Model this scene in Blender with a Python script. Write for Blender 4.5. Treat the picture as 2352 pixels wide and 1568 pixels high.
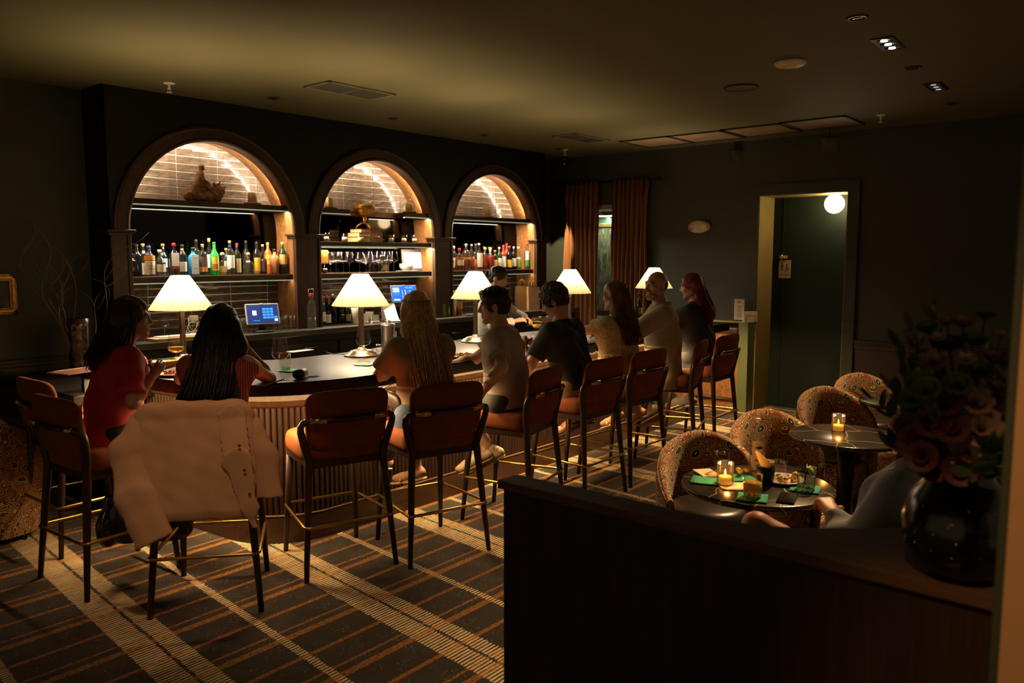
import bpy, bmesh, math, random
import numpy as np
from mathutils import Vector, Matrix
D = bpy.data
S = bpy.context.scene
COL = S.collection
RND = random.Random(11)
PI = math.pi
for _o in list(D.objects):
    D.objects.remove(_o)

# ------------------------------------------------------------------ camera, world, exposure
CAM_H, FOC, HORIZON, YAW = 1.78, 1834.0, 588.0, math.radians(40.3)
PITCH = math.atan((784.0 - HORIZON) / FOC)
cam_data = D.cameras.new('camera')
cam = D.objects.new('camera', cam_data)
COL.objects.link(cam)
cam.location = (0, 0, CAM_H)
cam.rotation_euler = (PI / 2 - PITCH, 0, YAW - PI / 2)
cam_data.sensor_width = 36.0
cam_data.lens = 36.0 * FOC / 2352.0
cam_data.clip_start = 0.05
cam_data.dof.use_dof = True
cam_data.dof.focus_distance = 5.6
cam_data.dof.aperture_fstop = 3.2
S.camera = cam
S.view_settings.view_transform = 'Standard'
S.view_settings.look = 'None'
S.view_settings.gamma = 1.0
S.view_settings.use_curve_mapping = False
S.view_settings.exposure = 1.0
S.cycles.use_denoising = True
S.cycles.transparent_max_bounces = 20
S.cycles.max_bounces = 7
S.cycles.use_adaptive_sampling = True
S.cycles.adaptive_threshold = 0.025
S.cycles.diffuse_bounces = 3
S.cycles.glossy_bounces = 4
S.cycles.transmission_bounces = 8
S.cycles.sample_clamp_indirect = 3.0
S.cycles.caustics_reflective = False
S.cycles.caustics_refractive = False
world = D.worlds.new('dim_room')
S.world = world
world.use_nodes = True
world.node_tree.nodes['Background'].inputs[0].default_value = (1.0, 0.66, 0.38, 1)
world.node_tree.nodes['Background'].inputs[1].default_value = 0.085
WARM = (1.0, 0.72, 0.41)
WARM2 = (1.0, 0.55, 0.2)

def lamp(name, kind, loc, power, color=WARM, size=.05, aim=None, spot=None, blend=.5, sy=None, parent=None):
    l = D.lights.new(name, kind)
    l.energy = power
    l.color = color
    o = D.objects.new(name, l)
    COL.objects.link(o)
    o.location = loc
    if kind in ('POINT', 'SPOT'):
        l.shadow_soft_size = size
    if kind == 'SPOT':
        l.spot_size = spot or 1.2
        l.spot_blend = blend
    if kind == 'AREA':
        l.size = size
        if sy:
            l.shape = 'RECTANGLE'; l.size_y = sy
    if aim is not None:
        o.rotation_euler = (Vector(aim) - Vector(loc)).to_track_quat('-Z', 'Y').to_euler()
    if parent:
        o.parent = parent
    return o

# ------------------------------------------------------------------ photo survey: a pixel of the photograph as a point on a real plane
_F = Vector((math.cos(PITCH) * math.cos(YAW), math.cos(PITCH) * math.sin(YAW), -math.sin(PITCH)))
_R = Vector((math.sin(YAW), -math.cos(YAW), 0))
_U = _R.cross(_F)
_C = Vector((0, 0, CAM_H))
def ray(x, y): return _F + _R * ((x - 1176.0) / FOC) - _U * ((y - 784.0) / FOC)
def atz(x, y, z):
    d = ray(x, y); return _C + d * ((z - CAM_H) / d.z)
def aty(x, y, Y):
    d = ray(x, y); return _C + d * (Y / d.y)
def atx(x, y, X):
    d = ray(x, y); return _C + d * (X / d.x)
def atd(x, y, dep): return _C + ray(x, y) * dep

# ------------------------------------------------------------------ materials (all procedural)
def lin(c):
    return tuple(((v / 255.0) / 12.92 if v / 255.0 <= .04045 else ((v / 255.0 + .055) / 1.055) ** 2.4) for v in c)
MATS = {}
def nodes(m): return m.node_tree.nodes, m.node_tree.links
def P(m): return m.node_tree.nodes['Principled BSDF']
def add(m, t, **kw):
    n = m.node_tree.nodes.new(t)
    for k, v in kw.items():
        if k in n.inputs: n.inputs[k].default_value = v
        else: setattr(n, k, v)
    return n
def link(m, a, b): m.node_tree.links.new(a, b)
def rgba(c): return (c[0], c[1], c[2], 1)
def coords(m, kind='Object', scale=(1, 1, 1), rot=(0, 0, 0)):
    tc = add(m, 'ShaderNodeTexCoord'); mp = add(m, 'ShaderNodeMapping')
    mp.inputs['Scale'].default_value = scale
    mp.inputs['Rotation'].default_value = rot
    link(m, tc.outputs[kind], mp.inputs['Vector'])
    return mp.outputs['Vector']
def ramp(m, fac, stops, interp='LINEAR'):
    r = add(m, 'ShaderNodeValToRGB'); r.color_ramp.interpolation = interp
    e = r.color_ramp.elements
    while len(e) > 1: e.remove(e[0])
    e[0].position = stops[0][0]; e[0].color = rgba(stops[0][1])
    for p_, c_ in stops[1:]:
        x = e.new(p_); x.color = rgba(c_)
    link(m, fac, r.inputs['Fac'])
    return r.outputs['Color']
def mixc(m, fac, a, b, blend='MIX'):
    n = add(m, 'ShaderNodeMix', data_type='RGBA', blend_type=blend)
    for s, v in ((n.inputs[0], fac), (n.inputs[6], a), (n.inputs[7], b)):
        if hasattr(v, 'is_output'): link(m, v, s)
        elif isinstance(v, (int, float)): s.default_value = v
        else: s.default_value = rgba(v)
    return n.outputs[2]
def mth(m, op, a, b=None, c=None):
    n = add(m, 'ShaderNodeMath', operation=op)
    for i, v in enumerate((a, b, c)):
        if v is None: continue
        if hasattr(v, 'is_output'): link(m, v, n.inputs[i])
        else: n.inputs[i].default_value = v
    return n.outputs[0]
def noise(m, vec, scale=5, detail=3, rough=.5, dist=0):
    n = add(m, 'ShaderNodeTexNoise'); n.inputs['Scale'].default_value = scale
    n.inputs['Detail'].default_value = detail; n.inputs['Roughness'].default_value = rough
    n.inputs['Distortion'].default_value = dist
    link(m, vec, n.inputs['Vector'])
    return n.outputs['Fac']
def bump(m, h, strength=.3, dist=.005):
    b = add(m, 'ShaderNodeBump'); b.inputs['Strength'].default_value = strength; b.inputs['Distance'].default_value = dist
    link(m, h, b.inputs['Height']); link(m, b.outputs['Normal'], P(m).inputs['Normal'])
def base(name):
    m = D.materials.new(name); m.use_nodes = True; return m
def M(name, col=(.5, .5, .5), rough=.5, metal=0., var=.18, scale=9, bmp=0., bscale=80, spec=.5, coat=0., sheen=0., emit=None, es=0., stretch=(1, 1, 1), sss=0):
    if name in MATS: return MATS[name]
    m = base(name); p = P(m)
    v = coords(m, 'Object', stretch)
    f = noise(m, v, scale, 4)
    c = ramp(m, f, [(.3, tuple(x * (1 - var) for x in col)), (.7, tuple(min(1, x * (1 + var)) for x in col))])
    link(m, c, p.inputs['Base Color'])
    p.inputs['Roughness'].default_value = rough; p.inputs['Metallic'].default_value = metal
    p.inputs['Specular IOR Level'].default_value = spec
    p.inputs['Coat Weight'].default_value = coat; p.inputs['Coat Roughness'].default_value = .1
    p.inputs['Sheen Weight'].default_value = sheen; p.inputs['Sheen Tint'].default_value = rgba(tuple(min(1, x * 2.5) for x in col))
    if emit: p.inputs['Emission Color'].default_value = rgba(emit); p.inputs['Emission Strength'].default_value = es
    if bmp: bump(m, noise(m, v, bscale, 3), bmp, .004)
    MATS[name] = m
    return m
def WOOD(name, dark, light, rough=.4, scale=1.0, axis=0, coat=.0, spec=.4):
    if name in MATS: return MATS[name]
    m = base(name); p = P(m)
    s = [14 * scale] * 3; s[axis] = 1.2 * scale
    v = coords(m, 'Object', tuple(s))
    f = noise(m, v, 2.2, 6, .62, .8)
    g = noise(m, v, 9, 3, .5)
    c = ramp(m, mth(m, 'ADD', mth(m, 'MULTIPLY', f, .75), mth(m, 'MULTIPLY', g, .25)), [(.32, dark), (.5, tuple((a + b) / 2 for a, b in zip(dark, light))), (.68, light)])
    link(m, c, p.inputs['Base Color']); p.inputs['Roughness'].default_value = rough
    p.inputs['Coat Weight'].default_value = coat; p.inputs['Specular IOR Level'].default_value = spec
    bump(m, f, .12, .003)
    MATS[name] = m
    return m
def GLASS(name, tint=(1, 1, 1), refl=1.0, rough=0.02, scat=.010):
    """thin-walled clear glass: tinted see-through with a fresnel reflection"""
    if name in MATS: return MATS[name]
    m = base(name); n, l = nodes(m)
    n.remove(P(m))
    t = add(m, 'ShaderNodeBsdfTransparent'); t.inputs[0].default_value = rgba(tint)
    g = add(m, 'ShaderNodeBsdfGlossy'); g.inputs['Roughness'].default_value = rough
    lw = add(m, 'ShaderNodeLayerWeight'); lw.inputs['Blend'].default_value = .5
    f5 = mth(m, 'POWER', lw.outputs['Facing'], 4.0)
    mx = add(m, 'ShaderNodeMixShader')
    link(m, mth(m, 'MINIMUM', mth(m, 'MULTIPLY', mth(m, 'ADD', mth(m, 'MULTIPLY', f5, .9), .06), refl), .95), mx.inputs[0])
    tl = add(m, 'ShaderNodeBsdfTranslucent'); tl.inputs[0].default_value = (.9, .9, .86, 1)
    df = add(m, 'ShaderNodeBsdfDiffuse'); df.inputs[0].default_value = (.9, .9, .86, 1)
    m2 = add(m, 'ShaderNodeMixShader'); link(m, tl.outputs[0], m2.inputs[1]); link(m, df.outputs[0], m2.inputs[2])
    m3 = add(m, 'ShaderNodeMixShader'); m3.inputs[0].default_value = scat
    link(m, t.outputs[0], m3.inputs[1]); link(m, m2.outputs[0], m3.inputs[2])
    link(m, m3.outputs[0], mx.inputs[1]); link(m, g.outputs[0], mx.inputs[2])
    link(m, mx.outputs[0], n['Material Output'].inputs['Surface'])
    MATS[name] = m
    return m
def LIQ(name, col, clear=.55):
    """tinted liquid or solid coloured glass: partly see-through, partly scattering"""
    if name in MATS: return MATS[name]
    m = base(name); n, l = nodes(m); p = P(m)
    p.inputs['Base Color'].default_value = rgba(col); p.inputs['Roughness'].default_value = .08
    t = add(m, 'ShaderNodeBsdfTransparent'); t.inputs[0].default_value = rgba(tuple(min(1, .25 + c * .9) for c in col))
    mx = add(m, 'ShaderNodeMixShader'); mx.inputs[0].default_value = clear
    link(m, p.outputs[0], mx.inputs[1]); link(m, t.outputs[0], mx.inputs[2])
    link(m, mx.outputs[0], n['Material Output'].inputs['Surface'])
    MATS[name] = m
    return m
def EMIT(name, col, s):
    if name in MATS: return MATS[name]
    m = base(name); p = P(m)
    p.inputs['Base Color'].default_value = rgba(col)
    p.inputs['Emission Color'].default_value = rgba(col); p.inputs['Emission Strength'].default_value = s
    MATS[name] = m
    return m

# ------------------------------------------------------------------ mesh building
class MB:
    """collects shapes, then links them as ONE mesh object"""
    def __init__(s): s.v = []; s.f = []; s.m = []; s.sm = []
    def add(s, vs, fs, mi=0, smooth=False):
        o = len(s.v); s.v += [tuple(x) for x in vs]
        for f in fs: s.f.append(tuple(i + o for i in f)); s.m.append(mi); s.sm.append(smooth)
        return s
    def box(s, a, b, mi=0, bev=0.0):
        (x0, y0, z0), (x1, y1, z1) = [min(p, q) for p, q in zip(a, b)], [max(p, q) for p, q in zip(a, b)]
        if bev <= 0:
            vs = [(x, y, z) for z in (z0, z1) for y in (y0, y1) for x in (x0, x1)]
            return s.add(vs, [(0, 2, 3, 1), (4, 5, 7, 6), (0, 1, 5, 4), (2, 6, 7, 3), (0, 4, 6, 2), (1, 3, 7, 5)], mi)
        bm = bmesh.new(); bmesh.ops.create_cube(bm, size=1)
        for v in bm.verts: v.co = Vector(((x0 + x1) / 2 + v.co.x * (x1 - x0), (y0 + y1) / 2 + v.co.y * (y1 - y0), (z0 + z1) / 2 + v.co.z * (z1 - z0)))
        bmesh.ops.bevel(bm, geom=bm.edges[:], offset=bev, segments=2 if bev < .03 else 4, affect='EDGES', profile=.5)
        bm.verts.index_update()
        s.add([v.co[:] for v in bm.verts], [[v.index for v in f.verts] for f in bm.faces], mi, bev >= .02); bm.free()
        return s
    def rbox(s, a, b, M4, mi=0, bev=0.0):
        t = MB().box(a, b, mi, bev); s.add([(M4 @ Vector(v))[:] for v in t.v], t.f, mi, bev >= .02); return s
    def lathe(s, prof, c=(0, 0, 0), n=24, mi=0, smooth=True, sx=1, sy=1, cap=True):
        k = len(prof); vs = []
        for r, z in prof:
            for i in range(n):
                a = 2 * PI * i / n; vs.append((c[0] + r * math.cos(a) * sx, c[1] + r * math.sin(a) * sy, c[2] + z))
        fs = [(j * n + i, j * n + (i + 1) % n, (j + 1) * n + (i + 1) % n, (j + 1) * n + i) for j in range(k - 1) for i in range(n)]
        if cap:
            if prof[0][0] > 1e-6: fs.append(tuple(range(n))[::-1])
            if prof[-1][0] > 1e-6: fs.append(tuple((k - 1) * n + i for i in range(n)))
        return s.add(vs, fs, mi, smooth)
    def tube(s, pts, r, n=8, mi=0, closed=False, smooth=True, flat=1.0):
        pts = [Vector(p) for p in pts]; k = len(pts)
        rr = r if isinstance(r, (list, tuple)) else [r] * k
        up = Vector((0, 0, 1)); vs = []; prev = None
        for i, p in enumerate(pts):
            if closed: t = pts[(i + 1) % k] - pts[i - 1]
            else: t = pts[min(i + 1, k - 1)] - pts[max(i - 1, 0)]
            t = t.normalized() if t.length > 1e-9 else Vector((0, 0, 1))
            if prev is None:
                a = t.cross(up if abs(t.z) < .95 else Vector((1, 0, 0))).normalized()
            else:
                a = (prev - t * prev.dot(t)); a = a.normalized() if a.length > 1e-9 else t.orthogonal().normalized()
            prev = a; b = t.cross(a)
            for j in range(n):
                an = 2 * PI * j / n; vs.append((p + a * (math.cos(an) * rr[i]) + b * (math.sin(an) * rr[i] * flat))[:])
        fs = [(i * n + j, i * n + (j + 1) % n, ((i + 1) % k) * n + (j + 1) % n, ((i + 1) % k) * n + j) for i in range(k if closed else k - 1) for j in range(n)]
        if not closed: fs += [tuple(range(n))[::-1], tuple((k - 1) * n + j for j in range(n))]
        return s.add(vs, fs, mi, smooth)
    def prism(s, poly, z0, z1, mi=0, smooth=False):
        n = len(poly); vs = [(x, y, z0) for x, y in poly] + [(x, y, z1) for x, y in poly]
        fs = [tuple(range(n))[::-1], tuple(range(n, 2 * n))] + [(i, (i + 1) % n, n + (i + 1) % n, n + i) for i in range(n)]
        return s.add(vs, fs, mi, smooth)
    def prism_m(s, poly, z0, z1, M4, mi=0):
        t = MB().prism(poly, z0, z1); return s.add([(M4 @ Vector(v))[:] for v in t.v], t.f, mi)
    def grid(s, P_, mi=0, smooth=True, wrap=False):
        r = len(P_); c = len(P_[0]); vs = [p for row in P_ for p in row]
        fs = [(i * c + j, i * c + (j + 1) % c, (i + 1) * c + (j + 1) % c, (i + 1) * c + j) for i in range(r - 1) for j in range(c if wrap else c - 1)]
        return s.add(vs, fs, mi, smooth)
    def ball(s, c, r, mi=0, n=14):
        rr = (r, r, r) if isinstance(r, (int, float)) else r
        k = n // 2; prof = [(math.sin(PI * i / k), -math.cos(PI * i / k)) for i in range(k + 1)]; prof[0] = (0.001, -1); prof[-1] = (.001, 1)
        t = MB().lathe(prof, n=n); return s.add([(c[0] + v[0] * rr[0], c[1] + v[1] * rr[1], c[2] + v[2] * rr[2]) for v in t.v], t.f, mi, True)
    def mesh(s, name, mats):
        me = D.meshes.new(name); me.from_pydata(s.v, [], s.f)
        for m in mats: me.materials.append(m)
        me.polygons.foreach_set('material_index', s.m); me.polygons.foreach_set('use_smooth', s.sm)
        me.update(); return me
    def build(s, name, mats, parent=None, loc=None, rotz=0, flip=True):
        if not isinstance(mats, (list, tuple)): mats = [mats]
        me = s.mesh(name, mats)
        if flip:
            bm = bmesh.new(); bm.from_mesh(me); bmesh.ops.recalc_face_normals(bm, faces=bm.faces[:]); bm.to_mesh(me); bm.free()
        return put(name, me, parent, loc, rotz)
def put(name, me, parent=None, loc=None, rotz=0):
    o = D.objects.new(name, me); COL.objects.link(o)
    if parent is not None: o.parent = parent
    if loc is not None: o.location = loc
    if rotz: o.rotation_euler = (0, 0, rotz)
    return o
def tag(o, label, cat, group=None, kind=None):
    o['label'] = label; o['category'] = cat
    if group: o['group'] = group
    if kind: o['kind'] = kind
    return o
def thing(name, label, cat, loc=(0, 0, 0), rotz=0, group=None):
    o = D.objects.new(name, None); COL.objects.link(o); o.empty_display_size = .1
    o.location = loc; o.rotation_euler = (0, 0, rotz)
    return tag(o, label, cat, group)
def struct(o, label=None, cat=None):
    o['kind'] = 'structure'
    if label: o['label'] = label
    if cat: o['category'] = cat
    return o
def dup(src, loc, rotz, label, group=None):
    def cp(o, par):
        c = o.copy(); COL.objects.link(c); c.parent = par
        for ch in o.children: cp(ch, c)
        return c
    r = cp(src, None); r.location = loc; r.rotation_euler = (0, 0, rotz); r['label'] = label
    if group: r['group'] = group
    return r
def text(body, size, parent, loc, rot, mat, name='lettering', align='CENTER', ext=0.0004):
    c = D.curves.new(name, 'FONT'); c.body = body; c.size = size; c.align_x = align; c.align_y = 'CENTER'; c.extrude = ext
    c.materials.append(mat); o = D.objects.new(name, c); COL.objects.link(o)
    me = D.meshes.new_from_object(o); me.name = name
    D.objects.remove(o); D.curves.remove(c)
    o = D.objects.new(name, me); COL.objects.link(o)
    o.location = loc; o.rotation_euler = rot
    if parent: o.parent = parent
    return o
# ------------------------------------------------------------------ the room
CEIL = 3.08
YW, XF = 6.75, 8.8            # back wall plane, far wall plane
GREEN = M('green_wall_paint', (.022, .027, .015), .6, var=.12, scale=2.5, bmp=.05, bscale=160)
CEILM = M('green_ceiling_paint', (.092, .084, .033), .8, var=.05, scale=1.2, bmp=.03, bscale=200)
BLACKP = M('black_casework_paint', (.0045, .0042, .004), .5, var=.2, spec=.25)
WALNUT = WOOD('walnut', (.020, .009, .005), (.055, .025, .012), .38, 1.0, 2)
WALNUTX = WOOD('walnut_long', (.020, .009, .005), (.055, .025, .012), .38, 1.0, 0)
AMBERW = WOOD('amber_oak', (.10, .04, .012), (.30, .14, .045), .42, .8, 2)
AMBERX = WOOD('amber_oak_long', (.12, .045, .012), (.36, .16, .05), .4, .8, 0)
DWAIN = WOOD('dark_wainscot', (.020, .010, .007), (.045, .022, .014), .5, .7, 0)
BRASS = M('brass', (.55, .36, .12), .25, 1.0, var=.1)
CHROME = M('brushed_steel', (.55, .52, .48), .25, 1.0, var=.05)
BLACKM = M('black_metal', (.012, .011, .010), .4, .6, var=.1)
WHITEP = M('white_plastic', (.80, .70, .58), .5, var=.03)

def carpet_mat():
    m = base('plaid_carpet'); p = P(m)
    tc = add(m, 'ShaderNodeTexCoord'); sp = add(m, 'ShaderNodeSeparateXYZ'); link(m, tc.outputs['Object'], sp.inputs[0])
    x, y = sp.outputs[0], sp.outputs[1]
    u = mth(m, 'SUBTRACT', x, mth(m, 'MULTIPLY', y, .08))
    v = mth(m, 'SUBTRACT', y, mth(m, 'MULTIPLY', x, .02))
    wob = noise(m, coords(m, 'Object', (3, 30, 1)), 4, 2)
    u = mth(m, 'ADD', u, mth(m, 'MULTIPLY', mth(m, 'SUBTRACT', wob, .5), .03))
    fu = mth(m, 'FRACT', mth(m, 'ADD', u, 20.0)); fv = mth(m, 'FRACT', mth(m, 'MULTIPLY', mth(m, 'ADD', v, 20.02), 1 / .46))
    def band(s, c, w): return mth(m, 'LESS_THAN', mth(m, 'ABSOLUTE', mth(m, 'SUBTRACT', s, c)), w)
    # weft threads: short broken lines running along x
    lines = mth(m, 'FRACT', mth(m, 'MULTIPLY', v, 1 / .021))
    thr = noise(m, coords(m, 'Object', (3.5, 62, 1)), 3.2, 2, .6)
    weft = mth(m, 'LESS_THAN', mth(m, 'ABSOLUTE', mth(m, 'SUBTRACT', lines, .5)), mth(m, 'ADD', mth(m, 'MULTIPLY', thr, .42), .06))
    big = mth(m, 'MAXIMUM', band(fu, .27, .062), band(fu, .395, .045))
    thin = band(fu, .77, .022)
    cream = mth(m, 'MULTIPLY', mth(m, 'MAXIMUM', big, thin), weft)
    flk = noise(m, coords(m, 'Object', (40, 16, 1)), 5, 2, .7)
    flecks = mth(m, 'MULTIPLY', mth(m, 'GREATER_THAN', flk, .665), mth(m, 'GREATER_THAN', noise(m, coords(m, 'Object', (1, 1, 1)), 9, 1), .52))
    cream = mth(m, 'MAXIMUM', cream, flecks)
    oth = noise(m, coords(m, 'Object', (22, 120, 1)), 2, 3, .7)
    orange = mth(m, 'MULTIPLY', mth(m, 'MAXIMUM', band(fv, .2, .045), mth(m, 'MAXIMUM', band(fv, .36, .018), band(fv, .75, .028))), mth(m, 'GREATER_THAN', oth, .47))
    fine = noise(m, coords(m, 'Object', (30, 260, 1)), 2, 2)
    blk = noise(m, coords(m, 'Object', (2.1, 2.2, 1)), 2.0, 1)
    g = mixc(m, mth(m, 'GREATER_THAN', blk, .5), (.020, .016, .014), (.011, .009, .009))
    g = mixc(m, mth(m, 'MULTIPLY', fine, .7), g, (.060, .046, .036))
    c = mixc(m, mth(m, 'MULTIPLY', cream, .94), g, (.80, .62, .37))
    c = mixc(m, mth(m, 'MULTIPLY', orange, .75), c, (.46, .18, .026))
    link(m, c, p.inputs['Base Color']); p.inputs['Roughness'].default_value = .95
    p.inputs['Specular IOR Level'].default_value = .1; p.inputs['Sheen Weight'].default_value = .15
    bump(m, mth(m, 'ADD', mth(m, 'MULTIPLY', fine, .6), cream), .5, .004)
    return m
struct(MB().box((-2.5, -2.5, -.05), (10.6, 7.2, 0)).build('floor', carpet_mat()), 'plaid carpet in charcoal, cream and orange', 'floor')
struct(MB().box((-2.5, -2.5, CEIL), (10.6, 7.2, CEIL + .08)).build('ceiling', CEILM), 'plain dark olive green painted ceiling', 'ceiling')

# back wall with chair rail and wainscot left of the bar
struct(MB().box((-2.5, YW, 0), (XF + .1, YW + .12, CEIL)).build('wall_back', GREEN), 'dark green painted wall behind the bar', 'wall')
wn = MB()
for z0, z1, d in ((0, .14, .03), (.14, .86, .012), (.86, .90, .03), (.90, .945, .02), (.945, .975, .035), (.975, 1.0, .05)):
    wn.box((-2.5, YW - d, z0), (2.72, YW, z1), 0, .004)
struct(wn.build('trim_1', DWAIN), 'dark moulded chair rail and wainscot on the left wall', 'trim')

# far wall with the doorway and the curtained window opening
yL, yR, zD = 3.776, 2.81, 2.455
wy0, wy1, wz0, wz1 = 5.35, 6.35, .95, 2.42
fw = MB()
fw.box((XF, -2.5, 0), (XF + .12, yR, CEIL)); fw.box((XF, yR, zD), (XF + .12, yL, CEIL)); fw.box((XF, yL, 0), (XF + .12, wy0, CEIL))
fw.box((XF, wy0, 0), (XF + .12, wy1, wz0)); fw.box((XF, wy0, wz1), (XF + .12, wy1, CEIL)); fw.box((XF, wy1, 0), (XF + .12, YW, CEIL))
struct(fw.build('wall_far', GREEN), 'dark green far wall with doorway and curtained window', 'wall')
DEEP = 3.776 / (atx(1773, 620, 1.0).y)        # depth where the door leaf stands
GLOSSG = M('gloss_green_trim', (.060, .056, .026), .35, var=.06, scale=3)
dc = MB()
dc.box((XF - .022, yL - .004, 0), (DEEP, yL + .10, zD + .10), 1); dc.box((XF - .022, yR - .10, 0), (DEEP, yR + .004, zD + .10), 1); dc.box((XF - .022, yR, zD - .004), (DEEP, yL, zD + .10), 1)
dc.box((XF - .035, yL + .005, 0), (XF - .0225, yL + .12, zD + .004)); dc.box((XF - .035, yR - .12, 0), (XF - .0225, yR - .005, zD + .004)); dc.box((XF - .035, yR - .12, zD + .005), (XF - .0225, yL + .12, zD + .12))
struct(dc.build('trim_2', [GREEN, M('door_lining_painted_glow', (.26, .19, .065), .35, var=.06, scale=3)]), 'dark green casing around the restroom doorway, lining painted as if lit', 'trim')  # lining colour lightened to carry the globe's golden light
door = thing('door_1', 'dark green restroom door inside the deep doorway', 'door', (DEEP, 0, 0))
struct(door)
DOORM = M('door_dark_green', (.007, .013, .008), .6, var=.1, spec=.2)
MB().box((0, yR, .01), (.045, yL, zD)).build('door_leaf', DOORM, door)
MB().box((-.010, yL - .135, .02), (0, yL - .12, zD)).build('stile_line', DOORM, door)
hb = atx(1802, 590, DEEP)
MB().box((-.03, hb.y - .05, hb.z - .02), (0, hb.y + .05, hb.z + .02), 0, .006).lathe([(.012, 0), (.012, .06)], (-.03, hb.y + .02, hb.z - .03), 8).build('door_bracket', BRASS, door)
sg = atx(1803, 617, DEEP)
sign = thing('restroom_sign', 'small tan restroom sign with person and wheelchair symbols', 'sign', (DEEP - .001, sg.y, sg.z - .11))
SIGN = M('sign_tan', (.34, .25, .14), .5, var=.05); SIGNK = M('sign_dark', (.02, .02, .018), .5)
MB().box((-.010, -.07, 0), (0, .07, .21), 0, .003).build('plate', SIGN, sign)
pm = MB()       # pictograms: person in trousers, person in dress, wheelchair
for cy in (.030,):
    pm.prism_m([(.009 * math.cos(a), .009 * math.sin(a)) for a in [i * PI / 6 for i in range(12)]], 0, .002, Matrix.Translation((-.0125, cy, .175)) @ Matrix.Rotation(PI / 2, 4, 'Y'), 0)
    pm.box((-.0125, cy - .012, .125), (-.0105, cy + .012, .162)); pm.box((-.0125, cy - .010, .085), (-.0105, cy - .002, .127)); pm.box((-.0125, cy + .002, .085), (-.0105, cy + .010, .127))
pm.build('person_symbol', SIGNK, sign)
wc = MB()
wc.tube([(-.0115, -.028 + .018 * math.cos(a), .10 + .018 * math.sin(a)) for a in [i * PI / 8 for i in range(16)]], .0028, 5, closed=True)
wc.box((-.0125, -.026, .11), (-.0105, -.020, .15)); wc.box((-.0125, -.045, .118), (-.0105, -.022, .124)); wc.ball((-.0115, -.023, .160), (.001, .008, .008), n=8)
wc.build('wheelchair_symbol', SIGNK, sign)
text('RESTROOM', .020, sign, (-.0122, 0, .045), (PI / 2, 0, -PI / 2), SIGNK)

# curtained window: opening, sill, view of a lit painting in the next room
struct(MB().box((9.95, 4.4, .0), (10.05, 7.4, CEIL)).build('wall_beyond', M('next_room_green', (.045, .085, .060), .6, var=.1)), 'green wall of the next room seen through the window', 'wall')
win = thing('window_1', 'narrow interior window opening between the two curtains', 'window', (XF, (wy0 + wy1) / 2, wz0)); struct(win)
fr = MB()
for a, b in (((-.02, -.5, -.02), (.14, .5, .03)), ((-.02, -.5, 1.43), (.14, .5, 1.49)), ((-.02, -.54, -.02), (.14, -.5, 1.49)), ((-.02, .5, -.02), (.14, .54, 1.49))): fr.box(a, b)
fr.build('window_frame', M('pale_trim', (.30, .24, .17), .4), win)
MB().box((.055, -.5, .03), (.06, .5, 1.43)).build('window_pane', GLASS('window_glass', (.96, .98, .96)), win)
pA = atx(1392, 600, 9.9)
ptg = thing('painting', 'tall dark landscape painting under a picture light, glimpsed between the curtains', 'painting', (9.93, pA.y, 1.0))
pm_ = base('landscape_paint'); v_ = coords(pm_, 'Object', (1, 6, 2.2))
link(pm_, ramp(pm_, noise(pm_, v_, 3, 6, .65, .6), [(.35, (.03, .03, .018)), (.55, (.16, .13, .07)), (.7, (.32, .28, .20))]), P(pm_).inputs['Base Color'])
MB().box((-.03, -.42, .02), (0, .42, 1.22)).build('canvas', pm_, ptg)
pf = MB()
for a, b in (((-.05, -.47, -.03), (.01, .47, .03)), ((-.05, -.47, 1.20), (.01, .47, 1.26)), ((-.05, -.47, -.03), (.01, -.41, 1.26)), ((-.05, .41, -.03), (.01, .47, 1.26))): pf.box(a, b, 0, .008)
pf.build('frame', M('gilt_dark', (.20, .12, .04), .4, .6), ptg)
pl = thing('picture_light', 'brass picture light glowing above the landscape painting', 'lamp', (9.93, pA.y, 2.36))
MB().tube([(0, 0, .02), (-.10, 0, .06), (-.17, 0, .03)], .012, 8).box((-.02, -.06, -.02), (.01, .06, .05), 0, .006).build('arm', BRASS, pl)
MB().tube([(-.17, -.30, .02), (-.17, .30, .02)], .028, 10).build('shade', BRASS, pl)
MB().box((-.19, -.28, -.012), (-.15, .28, -.006)).build('diffuser', EMIT('picture_light_glow', (.75, 1.0, .80), 14), pl)
lamp('picture_light_lamp', 'AREA', (-.17, 0, -.02), 5.0, (.80, 1.0, .78), .5, aim=None, sy=.04, parent=pl)

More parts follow.
